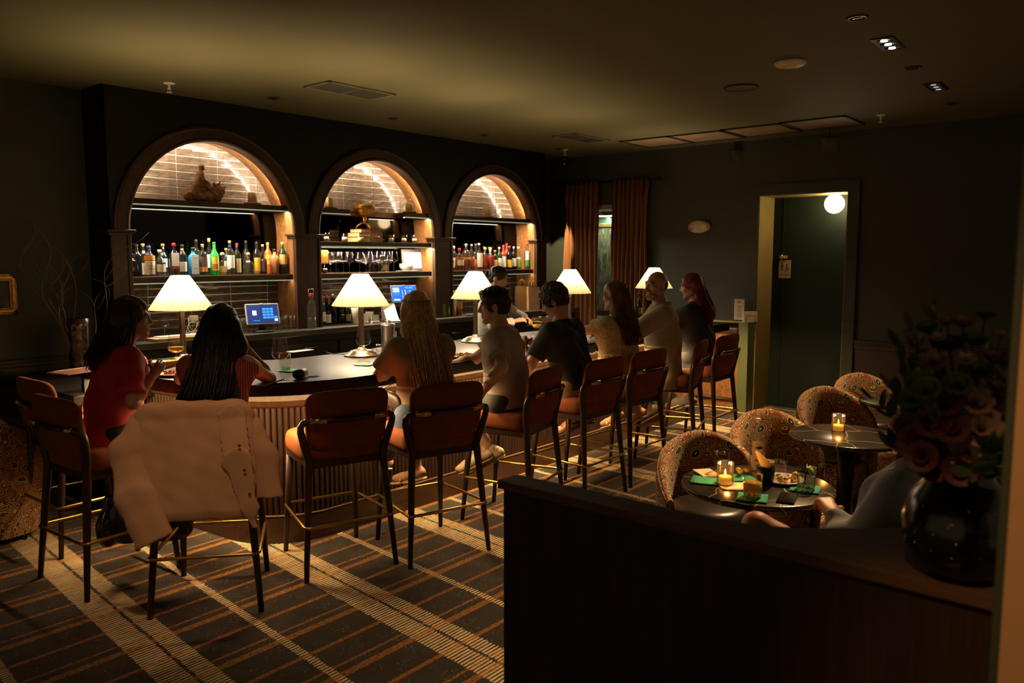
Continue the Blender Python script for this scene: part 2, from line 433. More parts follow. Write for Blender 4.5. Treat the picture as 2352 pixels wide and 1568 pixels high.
# curtains
VELVET = M('rust_velvet', (.16, .060, .014), .8, var=.25, scale=6, sheen=.6, stretch=(1, 1, .15))
rodL, rodR = atx(1290, 426, XF - .10), atx(1502, 411, XF - .10)
zr = (rodL.z + rodR.z) / 2
rod = thing('curtain_rod', 'dark iron curtain rod with ball ends on the far wall', 'curtain rod', (XF - .10, 0, zr))
MB().tube([(0, rodL.y + .03, 0), (0, rodR.y - .05, 0)], .012, 10).build('rod', BLACKM, rod)
for yy in (rodL.y + .05, rodR.y - .07):
    MB().ball((0, yy, 0), .026).build('finial', BLACKM, rod)
for yy in (rodL.y - .02, rodR.y + .02):
    MB().tube([(.10, yy, .0), (0, yy, 0)], .008, 8).build('bracket', BLACKM, rod)
def curtain(x0, x1, yb, nf, seed, label):
    a, b = atx(x0, 428, XF - .10).y, atx(x1, 420, XF - .10).y
    r = random.Random(seed); c = thing('curtain', label, 'curtain', (XF - .10, (a + b) / 2, .06), 0, 'velvet curtains')
    n = nf * 10; ph = [r.uniform(-.35, .35) for _ in range(nf + 2)]
    rows = []
    zs = [0, .3, .7, 1.1, 1.5, 1.9, 2.2, 2.35, 2.45, zr - .06 + .02]
    for z in zs:
        t = z / zs[-1]; row = []
        for i in range(n + 1):
            s = i / n; k = s * nf
            w = math.sin(2 * PI * k + ph[int(k)] + .6 * math.sin(3 * z + seed))
            yy = (a + (b - a) * s) - (a + b) / 2
            row.append((w * (.030 + .018 * t) * (1.0 if t < .93 else .6) + .006 * math.sin(9 * z + k), yy * (1 + .03 * math.sin(2.3 * z)) + .006 * math.sin(5 * z + 2 * k), z))
        rows.append(row)
    o = MB().grid(rows).build('drape', VELVET, c, flip=False)
    so = o.modifiers.new('thick', 'SOLIDIFY'); so.thickness = .006
    hd = MB()
    for i in range(nf + 1):
        yy = a + (b - a) * i / nf - (a + b) / 2
        hd.tube([(.016 * math.cos(t_), yy, zs[-1] - .005 + .016 * math.sin(t_)) for t_ in [j * PI / 5 for j in range(10)]], .003, 5, closed=True)
    hd.build('rings', BLACKM, c)
    return c
curtain(1297, 1374, 0, 7, 1, 'rust velvet curtain hanging nearer the back bar, behind the fourth lamp')
curtain(1406, 1489, 0, 8, 5, 'rust velvet curtain on the right half of the rod')

# wainscot and skirting right of the doorway
wr = MB()
for z0, z1, d in ((0, .16, .03), (.16, .80, .012), (.80, .85, .03), (.85, .90, .045)):
    wr.box((XF - d, -2.5, z0), (XF, yR - .13, z1), 0, .004)
struct(wr.build('trim_3', DWAIN), 'dark wainscot and chair rail right of the doorway', 'trim')
struct(MB().box((XF - .03, yL + .13, 0), (XF, wy1 + .4, .16), 0, .004).build('baseboard_far', DWAIN), 'dark skirting board along the far wall', 'baseboard')

# emergency light and dome camera on the far wall
e = atx(1608, 521, XF)
em = thing('emergency_light', 'white oval emergency light with two round heads on far wall', 'emergency light', (XF, e.y, e.z))
MB().ball((-.03, 0, 0), (.045, .15, .075), 0, 20).build('housing', WHITEP, em)
for s, nm_ in ((1, 0), (-1, 1)):
    MB().lathe([(.001, .03), (.030, .028), (.048, .016), (.052, 0), (.050, -.01)], (0, 0, 0), 18).build('lamp_head', WHITEP if s < 0 else GLASS('lamp_head_glass', (.9, .88, .8)), em).matrix_local = Matrix.Translation((-.074, s * .088, .002)) @ Matrix.Rotation(-PI / 2 + s * .25, 4, 'Y')
t_ = MB()
for i in range(8):
    a_ = i * PI / 4; t_.ball((-.094, -.085 + .026 * math.cos(a_), .002 + .026 * math.sin(a_)), .0065, 0, 6)
t_.build('led_dots', M('grey_led', (.16, .14, .11), .3), em)
dm = atx(1297, 372, XF - .15)
dom = thing('dome_camera', 'small black dome camera in the corner above the curtains', 'camera', (XF - .16, dm.y, dm.z - .08))
MB().lathe([(.06, .075), (.06, .14), (.05, .15)], n=18).build('mount', BLACKM, dom)
MB().ball((0, 0, .07), .055).build('dome', M('smoked_dome', (.01, .01, .01), .08), dom)
MB().tube([(0, 0, .15), (.03, 0, .2), (.16, 0, .2)], .02, 8).build('arm', BLACKM, dom)

# globe light under the door header
g = atx(1917, 462, XF + .17)
gl = thing('globe_light', 'round white glass globe light glowing under the door header', 'lamp', (XF + .17, g.y, zD - .21))
MB().ball((0, 0, .10), .103, 0, 24).build('globe', EMIT('globe_glow', (1, .74, .40), 20.0), gl)
MB().lathe([(.05, .195), (.06, .21)], n=18).build('mount', BRASS, gl)

# picture on the left wall (only its right part is in view)
f0, f1 = aty(38, 628, YW - .03), aty(38, 722, YW - .03)
pic = thing('gilt_picture', 'gilt framed dark picture on the left wall', 'picture', (f0.x - .5, YW, f1.z))
h_ = f0.z - f1.z
GILT = M('gilt', (.42, .23, .06), .35, .8, var=.25, scale=30)
for a, b in (((-.0, 0), (.5, .055)), ((0, h_ - .055), (.5, h_)), ((0, 0), (.055, h_)), ((.445, 0), (.5, h_))):
    MB().box((a[0], -.03, a[1]), (b[0], 0, b[1]), 0, .008).box((a[0] + .012, -.042, a[1] + .012), (b[0] - .012, -.02, b[1] - .012), 0, .008).build('frame_rail', GILT, pic)
cv = base('dark_still_life'); v_ = coords(cv, 'Object', (1, 1, 1))
link(cv, ramp(cv, noise(cv, v_, 7, 3), [(.5, (.010, .007, .006)), (.62, (.05, .02, .012)), (.72, (.25, .12, .06))]), P(cv).inputs['Base Color'])
MB().box((.04, -.012, .04), (.46, -.002, h_ - .04)).build('canvas', cv, pic)
# ------------------------------------------------------------------ the bar
ZC = 1.07
STONE = base('dark_stone')
_v = coords(STONE, 'Object', (1, 1, 1))
link(STONE, ramp(STONE, noise(STONE, _v, 130, 4, .7), [(.35, (.003, .0026, .0024)), (.55, (.009, .0075, .0062)), (.75, (.038, .031, .025))]), P(STONE).inputs['Base Color'])
P(STONE).inputs['Roughness'].default_value = .36; P(STONE).inputs['Specular IOR Level'].default_value = .14
bump(STONE, noise(STONE, _v, 70, 4), .25, .003)
MATS['dark_stone'] = STONE
OC = (3.05, 4.58)
def bar_path(r, end=(2.6, 5.45), right=7.95, n=14):
    """outline of the bar at distance r from the corner centre: from the far right end round the corner to the left end"""
    pts = [(right, OC[1] - r)]
    x = right
    while x > OC[0] + .5: x -= .5; pts.append((x, OC[1] - r))
    for i in range(n + 1):
        a = math.radians(270 - 84 * i / n); pts.append((OC[0] + r * math.cos(a), OC[1] + r * math.sin(a)))
    p = pts[-1]; t = Vector((-math.sin(math.radians(6)), math.cos(math.radians(6))))  # leg leans slightly outwards
    L = (5.45 - p[1]) / t.y
    for k in range(1, 4): pts.append((p[0] + t.x * L * k / 3 * .85, p[1] + t.y * L * k / 3))
    return pts
bar = thing('bar_counter', 'curved bar with dark stone top and reeded walnut front', 'bar', (0, 0, 0))
outer = bar_path(.87)
inner = [(7.95, 4.75)] + [(x, 4.75) for x in (7, 5.5, 4.2)] + [(3.25, 4.75), (3.08, 4.80), (2.98, 4.92), (2.94, 5.1), (2.90, 5.45)]
poly = outer + inner[::-1]
def slab(poly, z0, z1, bev, name, mat, parent):
    bm = bmesh.new()
    f = bm.faces.new([bm.verts.new((x, y, z1)) for x, y in poly])
    ex = bmesh.ops.extrude_face_region(bm, geom=[f])
    for v in ex['geom']:
        if isinstance(v, bmesh.types.BMVert): v.co.z = z0
    bmesh.ops.recalc_face_normals(bm, faces=bm.faces[:])
    if bev: bmesh.ops.bevel(bm, geom=[e for e in bm.edges if abs(e.verts[0].co.z - z1) < 1e-5 and abs(e.verts[1].co.z - z1) < 1e-5], offset=bev, segments=2, affect='EDGES')
    bmesh.ops.triangulate(bm, faces=[f for f in bm.faces if len(f.verts) > 4])
    me = D.meshes.new(name); bm.to_mesh(me); bm.free(); me.materials.append(mat)
    return put(name, me, parent)
slab(poly, ZC - .075, ZC, .008, 'counter_top', STONE, bar)
REED = WOOD('reed_walnut', (.008, .0036, .002), (.026, .011, .005), .4, 1.2, 2)
def band_along(path, prof, name, mat, parent, n_mb=None):
    """sweep a profile (offset outward, z) along the plan path"""
    rows = []
    P2 = [Vector(p) for p in path]
    for i, p in enumerate(P2):
        t = (P2[min(i + 1, len(P2) - 1)] - P2[max(i - 1, 0)]).normalized(); nrm = Vector((t.y, -t.x))
        if i and nrm.dot(Vector(p) - Vector((3.6, 4.75))) < 0: nrm = -nrm
        if i == 0: nrm = Vector((0, -1))
        rows.append([(p.x + nrm.x * o, p.y + nrm.y * o, z) for o, z in prof])
    return MB().grid(rows, smooth=False).build(name, mat, parent)
pp = bar_path(.45)
band_along(pp, [(-.03, .995), (.05, .995), (.055, .97), (.045, .935), (.05, .90), (.03, .865), (.012, .85), (-.03, .85)], 'trim_rail', WOOD('rail_oak', (.016, .0065, .003), (.060, .026, .009), .4, .8, 0), bar)
band_along(pp, [(-.02, .995), (-.02, .0)], 'backing_panel', REED, bar)
# reeds: half-round battens, each under 8 px wide in the photograph
fine = []
for i in range(len(pp) - 1):
    a, b = Vector(pp[i]), Vector(pp[i + 1]); L = (b - a).length; fine.append((a, b, L))
tot = sum(f[2] for f in fine); pitch = .036; n_re = int(tot / pitch)
rd = MB(); k = 0; acc = 0; pos = 0.0
for i in range(n_re):
    s = (i + .5) * pitch
    while s > acc + fine[k][2]: acc += fine[k][2]; k += 1
    a, b, L = fine[k]; p = a.lerp(b, (s - acc) / L); t = (b - a).normalized(); nr = Vector((t.y, -t.x))
    if nr.dot(p - Vector((3.6, 4.75))) < 0: nr = -nr
    sec = [p - t * .016 + nr * -.02, p - t * .015 + nr * .003, p - t * .008 + nr * .012, p + t * .008 + nr * .012, p + t * .015 + nr * .003, p + t * .016 + nr * -.02]
    rd.add([(q.x, q.y, .17) for q in sec] + [(q.x, q.y, .865) for q in sec], [(j, j + 1, 7 + j, 6 + j) for j in range(5)], 0, False)
ro = rd.build('reeded_front', REED, bar, flip=False); ro['kind'] = 'stuff'
band_along(pp, [(-.02, .172), (.028, .172), (.034, .166), (.034, 0)], 'kick_base', WALNUTX, bar)
band_along(pp, [(.030, .168), (.038, .173), (.038, .178), (.02, .178)], 'base_bead', M('pink_copper_bead', (.42, .24, .15), .3, .7), bar)
ib = MB(); ib.box((3.3, 4.70, 0), (7.95, 4.74, ZC - .075)); ib.box((7.91, 4.15, 0), (7.95, 4.74, ZC - .075)); ib.box((2.9, 4.95, 0), (2.94, 5.45, ZC - .075)); ib.box((2.63, 5.40, 0), (2.92, 5.44, ZC - .075)); ib.box((2.10, 5.40, .905), (2.63, 5.44, ZC - .075))
ib.build('inner_panel', BLACKP, bar)
ul = MB(); ul.box((3.3, 4.74, .88), (7.9, 5.12, .92)); ul.box((3.3, 5.09, .0), (7.9, 5.12, .88))
ul.build('work_shelf', M('dark_steel', (.03, .028, .026), .3, .8), bar)
# light strip under the overhang, tucked behind the rail
led = MB()
pl_ = bar_path(.80)
P2 = [Vector(p) for p in pl_]
for i in range(len(P2) - 1):
    t = (P2[i + 1] - P2[i]).normalized(); nr = Vector((t.y, -t.x)) * .006
    a, b = P2[i], P2[i + 1]
    led.add([(a.x - nr.x, a.y - nr.y, .990), (a.x + nr.x, a.y + nr.y, .990), (b.x + nr.x, b.y + nr.y, .990), (b.x - nr.x, b.y - nr.y, .990)], [(0, 1, 2, 3)])
led.build('light_strip', EMIT('led_counter', (1.0, .64, .28), 480), bar, flip=False)
hk = aty(818, 893, 4.06)
for hx in (hk.x, hk.x + 1.35, hk.x + 2.7):
    MB().lathe([(.018, 0), (.018, .006), (.006, .01), (.006, .03), (.014, .036), (.012, .046), (.001, .048)], n=12).build('bag_hook', BRASS, bar).matrix_local = Matrix.Translation((hx, 4.078, .925)) @ Matrix.Rotation(PI / 2, 4, 'X')

# lowered counter between the bar end and the left wall
lc = thing('low_counter', 'lowered black counter between the bar end and the left wall', 'counter', (2.3, 5.95, 0))
MB().box((-.30, -.62, .83), (.32, .74, .90), 0, .008).build('counter_top', STONE, lc)
MB().box((-.02, -.5, 0), (.30, .74, .83)).build('base', BLACKP, lc)
MB().box((-.24, -.60, .785), (.0, -.52, .83)).build('support_block', AMBERW, lc)

# knee wall that closes the far end of the bar
kw = thing('knee_wall', 'low oak panelled end wall with green end post beside the doorway', 'partition', (8.60, 3.80, 0))
MB().box((0, .10, .10), (.18, .95, .96)).build('panel', AMBERX, kw)
MB().box((-.012, -.02, 0), (.20, .10, 1.02), 0, .006).build('end_post', M('green_gloss_post', (.10, .12, .05), .35, var=.06), kw)
MB().box((-.03, .10, .90), (.0, .95, .96), 0, .008).build('top_rail', WALNUTX, kw)
MB().tube([(-.015, .10, .13), (-.015, .95, .13)], .022, 8).build('base_rail', WALNUTX, kw)
MB().box((-.012, .10, 0), (.18, .95, .11)).build('base', AMBERX, kw)
MB().box((-.02, -.03, 1.02), (.20, .95, 1.04), 0, .004).build('cap', M('olive_cap', (.16, .16, .05), .4), kw)
# ------------------------------------------------------------------ back bar: three arched niches in black casework
YC = 6.40                     # front plane of the casework
ZB = 1.10                     # back counter
SPR, RI, RO = 1.985, .755, .88
CEN = [3.64, 5.435, 7.23]
bb = thing('back_bar', 'black back bar with three wooden arched niches, shelves and tiled backs', 'back bar', (0, 0, 0))
# fascia: columns and the panels above the arches, one solid face with three openings
X0, X1 = 2.726, 8.19
fs = MB()
def fascia_face(y):
    q = []
    edges = [X0] + sum([[c - RI, c + RI] for c in CEN], []) + [X1]
    for i in range(0, 8, 2): q.append([(edges[i], y, ZB), (edges[i + 1], y, ZB), (edges[i + 1], y, CEIL), (edges[i], y, CEIL)])
    for c in CEN:
        n = 40
        for k in range(n):
            a, b = PI - PI * k / n, PI - PI * (k + 1) / n
            xa, za, xb, zb = c + RI * math.cos(a), SPR + RI * math.sin(a), c + RI * math.cos(b), SPR + RI * math.sin(b)
            q.append([(xa, y, za), (xb, y, zb), (xb, y, CEIL), (xa, y, CEIL)])
    return q
for q in fascia_face(YC): fs.add(q, [(0, 1, 2, 3)])
for q in fascia_face(YC + .10): fs.add(q, [(3, 2, 1, 0)])
fs.box((X0 - .001, YC, 0), (X0 + .02, YW, CEIL)); fs.box((X1 - .02, YC, 0), (X1, YW, CEIL))
fs.build('fascia', BLACKP, bb, flip=False)
RSH = RI + .035                # recessed soffit behind the front casing
for c in CEN:
    n = 40
    arc = [(PI - PI * k / n) for k in range(n + 1)]
    # front casing edge, behind it the recessed soffit; jambs below
    pts = [(c - RI, ZB)] + [(c + RI * math.cos(a), SPR + RI * math.sin(a)) for a in arc] + [(c + RI, ZB)]
    MB().grid([[(x, YC, z), (x, YC + .10, z)] for x, z in pts], smooth=False).build('casing_edge', AMBERW, bb, flip=False)
    pt2 = [(c - RSH, ZB)] + [(c + RSH * math.cos(a), SPR + RSH * math.sin(a)) for a in arc] + [(c + RSH, ZB)]
    MB().grid([[(x, YC + .10, z), (x, YW - .02, z)] for x, z in pt2], smooth=False).build('soffit', AMBERX, bb, flip=False)
    # raised arch band on the face with a bead at each edge
    ab = MB()
    ro = [[(c + r * math.cos(a), y, SPR + r * math.sin(a)) for r, y in ((RI, YC), (RI, YC - .028), (RI + .015, YC - .034), (RI + .03, YC - .026), (RO - .03, YC - .026), (RO - .018, YC - .036), (RO, YC - .030), (RO, YC))] for a in arc]
    ab.grid(ro, smooth=False).build('arch_band', WALNUTX, bb, flip=False)
    # light strip hidden behind the casing, shining back on the tiles
    ls = MB()
    for k in range(5, n - 5):
        a, b = arc[k], arc[k + 1]
        ls.add([(c + r * math.cos(t), YC + .104, SPR + r * math.sin(t)) for r, t in ((RI + .010, a), (RI + .020, a), (RI + .020, b), (RI + .010, b))], [(0, 1, 2, 3)])
    ls.build('light_strip', EMIT('led_arch', (1.0, .82, .60), 135), bb, flip=False)
# pilasters with mouldings and small imposts
for xa, xb in ((X0, CEN[0] - RI), (CEN[0] + RI, CEN[1] - RI), (CEN[1] + RI, CEN[2] - RI), (CEN[2] + RI, X1)):
    col = MB().box((xa, YC - .028, ZB), (xb, YC, SPR - .03), 0, .004)
    w = .03
    for x in (xa, xb - w): col.box((x, YC - .042, ZB), (x + w, YC - .02, SPR - .03), 0, .006)
    col.build('pilaster', WALNUT, bb)
    im = MB(); im.box((xa - .03, YC - .065, SPR - .02), (xb + .03, YC + .09, SPR), 0, .006); im.box((xa - .015, YC - .05, SPR - .042), (xb + .015, YC + .08, SPR - .018), 0, .006)
    im.build('impost', WALNUTX, bb)
# tiles: stacked glazed tiles in the top of each niche and as splash back below
TILE = base('glazed_tile')
tv = coords(TILE, 'Object', (1, 1, 1))
oi = add(TILE, 'ShaderNodeObjectInfo')
tc_ = ramp(TILE, noise(TILE, coords(TILE, 'Generated', (1.5, 1, .8)), 3, 4, .6, .4), [(.3, (.050, .036, .026)), (.5, (.13, .095, .068)), (.75, (.24, .18, .135))])
link(TILE, mixc(TILE, mth(TILE, 'MULTIPLY', oi.outputs['Random'], .55), tc_, (.11, .085, .06)), P(TILE).inputs['Base Color'])
P(TILE).inputs['Roughness'].default_value = .12; P(TILE).inputs['Specular IOR Level'].default_value = .45
bump(TILE, noise(TILE, coords(TILE, 'Object', (3, 1, 9)), 1.3, 2, .5), .55, .012)
TW, TH = .384, .067
tmesh = MB().box((-.5 * TW + .004, -.008, .0042), (.5 * TW - .004, 0, TH - .0042), 0, .002).mesh('tile', [TILE])
GROUT = M('pale_grout', (.62, .50, .38), .8)
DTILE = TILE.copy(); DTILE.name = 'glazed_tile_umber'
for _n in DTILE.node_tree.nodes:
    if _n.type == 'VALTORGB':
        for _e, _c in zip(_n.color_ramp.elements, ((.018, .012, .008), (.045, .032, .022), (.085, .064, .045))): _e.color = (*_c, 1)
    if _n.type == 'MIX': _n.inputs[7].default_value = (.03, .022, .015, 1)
dmesh = tmesh.copy(); dmesh.materials[0] = DTILE
def tiles(c, z0, z1, nrow, off, tmat=None):
    back = MB().box((c - RSH, YW - .022, z0), (c + RSH, YW - .004, z1)).build('tile_bed', GROUT, bb)
    for r in range(nrow):
        z = z0 + r * TH
        for k in range(-3, 4):
            x = c + off + k * TW
            lo, hi = x - TW / 2, x + TW / 2
            if lo < c - RSH and hi - (c - RSH) < .03 or hi > c + RSH and (c + RSH) - lo < .03 or hi < c - RSH or lo > c + RSH: continue
            if z > SPR and max(0, abs(x - c) - TW / 2) > math.sqrt(max(0, RSH ** 2 - (z - SPR) ** 2)): continue
            if lo < c - RSH - .001 or hi > c + RSH + .001:       # cut tile at the edge
                l2, h2 = max(lo, c - RSH), min(hi, c + RSH)
                t = MB().box((l2 + .003 - x, -.010, .002), (h2 - .003 - x, 0, TH - .002), 0, .003).build('tile', tmat or TILE, back)
            else:
                t = put('tile', dmesh if tmat else tmesh, back)
            t.location = (x, YW - .021, z)
for i, c in enumerate(CEN):
    tiles(c, 2.24, CEIL - .25, 8, (3.657 - 3.64) if i == 0 else .19 * (i == 2))
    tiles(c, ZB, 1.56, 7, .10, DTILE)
# dark mirrors
MIR = M('dark_mirror', (.022, .021, .020), .04, 1.0, var=.02)
for i, c in enumerate(CEN):
    MB().box((c - RSH, YW - .03, 1.61), (c + RSH, YW - .015, 2.19)).build('mirror', MIR, bb)
# shelves
LEDC = EMIT('led_shelf', (1.0, .84, .62), 360)
LIP = M('glowing_aluminium_lip', (.30, .34, .26), .3, .5, emit=(.75, .85, .55), es=.16)  # faint emission stands in for strip light caught on the lip
YS = YC + .015
def shelf(c, z1, th, led=True, front=YS, x0=None, x1=None, es=LEDC):
    a, b = (c - RI + .001 if x0 is None else x0), (c + RI - .001 if x1 is None else x1)
    MB().box((a, front, z1 - th), (b, YW - .03, z1), 0, .003).build('shelf', WALNUTX, bb)
    if led:
        MB().box((a, front - .003, z1 - th - .004), (b, front + .006, z1 - th + .006)).build('shelf_lip', LIP, bb)
        MB().add([(a, front + .015, z1 - th - .002), (b, front + .015, z1 - th - .002), (b, front + .027, z1 - th - .002), (a, front + .027, z1 - th - .002)], [(0, 1, 2, 3)]).build('shelf_light', es, bb, flip=False)
for i, c in enumerate(CEN):
    if i != 1: shelf(c, 2.24, .05)
    shelf(c, 1.612, .055, led=True, es=EMIT('led_splash', (1, .78, .5), 24))
c = CEN[1]
shelf(c, 2.24, .05, x1=c - RI + .40); shelf(c, 2.24, .05, x0=c + RI - .385)
MB().box((c - RI + .40, YC + .19, 2.19), (c + RI - .385, YW - .03, 2.24)).build('shelf', AMBERX, bb)
shelf(c, 1.922, .05)
# counter and base cabinets
MB().box((2.74, 6.205, ZB - .055), (8.70, YW, ZB), 0, .006).build('counter_top', M('back_counter_stone', (.055, .048, .042), .28, var=.3, scale=60), bb)
MB().box((2.78, 6.26, 0), (8.70, YW, ZB - .055)).build('base_cabinet', BLACKP, bb)
for k in range(9):
    x = 2.83 + k * .65
    MB().box((x, 6.24, .12), (x + .62, 6.262, .98), 0, .006).build('cabinet_door', BLACKP, bb)
    MB().tube([(x + .31 - .08, 6.225, .93), (x + .31 + .08, 6.225, .93)], .006, 8).build('door_pull', CHROME, bb)
# ------------------------------------------------------------------ bottles
def sq(prof, sxp, n=24, p=4.0):
    """lathe with a squarish plan"""
    mb = MB(); vs = []
    for r, z in prof:
        for i in range(n):
            a = 2 * PI * (i + .5) / n; c, s = math.cos(a), math.sin(a)
            k = (abs(c) ** p + abs(s) ** p) ** (-1 / p) if r > .35 * max(q[0] for q in prof) + 1e-6 else 1
            vs.append((r * c * k * .9, r * s * k * .9 * sxp, z))
    m = len(prof)
    fsx = [(j * n + i, j * n + (i + 1) % n, (j + 1) * n + (i + 1) % n, (j + 1) * n + i) for j in range(m - 1) for i in range(n)]
    fsx.append(tuple(range(n))[::-1]); mb.add(vs, fsx, 0, True); return mb
SHAPES = {
 'std':    [(.96, 0), (1, .02), (1, .58), (.94, .64), (.72, .70), (.40, .76), (.33, .80), (.31, .93)],
 'tall':   [(.96, 0), (1, .02), (1, .55), (.90, .62), (.55, .70), (.36, .78), (.33, .84), (.33, .94)],
 'round':  [(.90, 0), (1, .05), (1, .42), (.92, .52), (.70, .60), (.40, .66), (.30, .70), (.30, .88)],
 'wine':   [(.96, 0), (1, .02), (1, .60), (.95, .65), (.75, .70), (.48, .76), (.38, .82), (.36, .97)],
 'burg':   [(.96, 0), (1, .02), (1, .40), (.92, .50), (.70, .62), (.46, .72), (.36, .82), (.35, .97)],
 'flask':  [(.85, 0), (1, .06), (1.0, .30), (.96, .45), (.78, .58), (.45, .64), (.30, .68), (.30, .82)],
 'skull':  [(.62, 0), (.66, .08), (.80, .20), (1.0, .38), (1.0, .52), (.85, .64), (.45, .70), (.32, .74), (.32, .88)],
 'swing':  [(.96, 0), (1, .03), (1, .52), (.95, .60), (.70, .70), (.45, .76), (.38, .80), (.38, .88)],
}
GT = {'clear': ((.93, .95, .92), None), 'blue': ((.06, .42, .78), (.05, .38, .70)), 'green': ((.05, .62, .10), (.04, .50, .06)), 'dkgreen': ((.02, .10, .03), (.010, .035, .012)),
      'amber': ((.80, .36, .08), (.42, .12, .015)), 'black': ((.03, .03, .03), (.006, .006, .006)), 'wine': ((.05, .03, .03), (.012, .006, .006)), 'red': ((.60, .10, .05), (.30, .03, .01)), 'rose': ((.9, .62, .42), (.55, .26, .12)), 'olive': ((.35, .45, .05), (.16, .22, .02))}
LIQS = {'water': (.75, .76, .70), 'whisky': (.42, .13, .015), 'gold': (.85, .58, .14), 'amaro': (.10, .025, .01), 'red': (.35, .03, .01), 'lime': (.45, .55, .06)}
def lab_mat(col): return M('label_%02d_%02d_%02d' % tuple(int(c * 99) for c in col), col, .6, var=.06, scale=40)
def ccol(c): return {'red': (.55, .02, .02), 'blue': (.03, .05, .30), 'wood': (.45, .22, .08), 'white': (.75, .70, .60), 'black': (.012, .012, .012), 'gold': (.62, .40, .08), 'orange': (.65, .16, .03), 'ball': (.36, .16, .11), 'yellow': (.75, .55, .12), 'purple': (.18, .03, .12), 'green': (.02, .18, .05)}[c]
INK = M('label_ink', (.025, .022, .02), .6); REDINK = M('label_red_ink', (.5, .03, .02), .6)
def bottle(loc, h, w, shape, glass, liquid, level, cap, labels, label, group=None, sqr=False, neckband=None, rot=0.0, words=()):
    """labels: (z0, z1, colour[, half angle]) fractions of height"""
    t = thing('bottle', label, 'bottle', loc, rot, group)
    r = w / 2; prof = [(a * r, b * h) for a, b in SHAPES[shape]]
    tint, solid = GT[glass]
    gm = GLASS('glass_' + glass, tint, 1.2) if solid is None else LIQ('bottle_' + glass, solid, .35 if glass in ('blue', 'green', 'rose') else .12)
    (sq(prof, .75 if sqr == 'flat' else 1, 20) if sqr else MB().lathe(prof, n=20)).build('glass_body', gm, t, flip=False)
    if solid is None or glass in ('rose',):
        zt = level * h; lp = [(a * .92, b + .006) for a, b in prof if b < zt]
        lp.append((lp[-1][0], zt))
        (sq(lp, .75 if sqr == 'flat' else 1, 16) if sqr else MB().lathe(lp, n=16)).build('liquid', GLASS('water_fill', (.90, .92, .86), .6) if liquid == 'water' else LIQ('liquid_' + liquid, LIQS[liquid], .45), t, flip=False)
    tr, tz = prof[-1]
    cm = M('cap_' + cap, ccol(cap), .45, var=.05)
    if cap == 'ball': MB().lathe([(tr * .8, tz - .01), (tr * .9, tz + .01)], n=14).ball((0, 0, tz + .022), .021).build('stopper', cm, t)
    else: MB().lathe([(tr * 1.02, tz - .07 * h if cap in ('red', 'gold', 'blue', 'black') else tz - .01), (tr * 1.12, tz - .005), (tr * 1.12, tz + .03 * h), (tr * 1.0, tz + .04 * h)], n=14).build('cap', cm, t)
    if neckband: MB().lathe([(tr * 1.06, tz - .14 * h), (tr * 1.06, tz - .08 * h)], n=14, cap=False).build('neck_band', M('cap_' + neckband, ccol(neckband), .5), t)
    for lb in labels:
        z0, z1, col = lb[:3]; ha = lb[3] if len(lb) > 3 else 1.0
        if sqr:
            yy = -r * .915 * (.75 if sqr == 'flat' else 1); ww = r * .72
            MB().box((-ww, yy, z0 * h), (ww, yy - .0015, z1 * h)).build('paper_label', lab_mat(col), t)
        else:
            rr = r * 1.012; MB().grid([[(rr * math.sin(a), -rr * math.cos(a), z) for z in (z0 * h, z1 * h)] for a in [-ha + 2 * ha * k / 10 for k in range(11)]]).build('paper_label', lab_mat(col), t, flip=False)
    for (s_, z_, sz, ink) in words:
        text(s_, sz, t, (0, -r * (1.03 if not sqr else .93), z_ * h), (PI / 2, 0, 0), ink)
    return t
CR = (.72, .60, .42); WH = (.80, .74, .64); DK = (.03, .03, .03); TAN = (.58, .42, .20)
def c6(x): return 290 + x / 6.03
def on_shelf(px, y, z): p_ = aty(px, 600, y); return (p_.x, y, z + .001)
FR, BK = 6.50, 6.62
G1 = 'bottles on the first arch shelf'
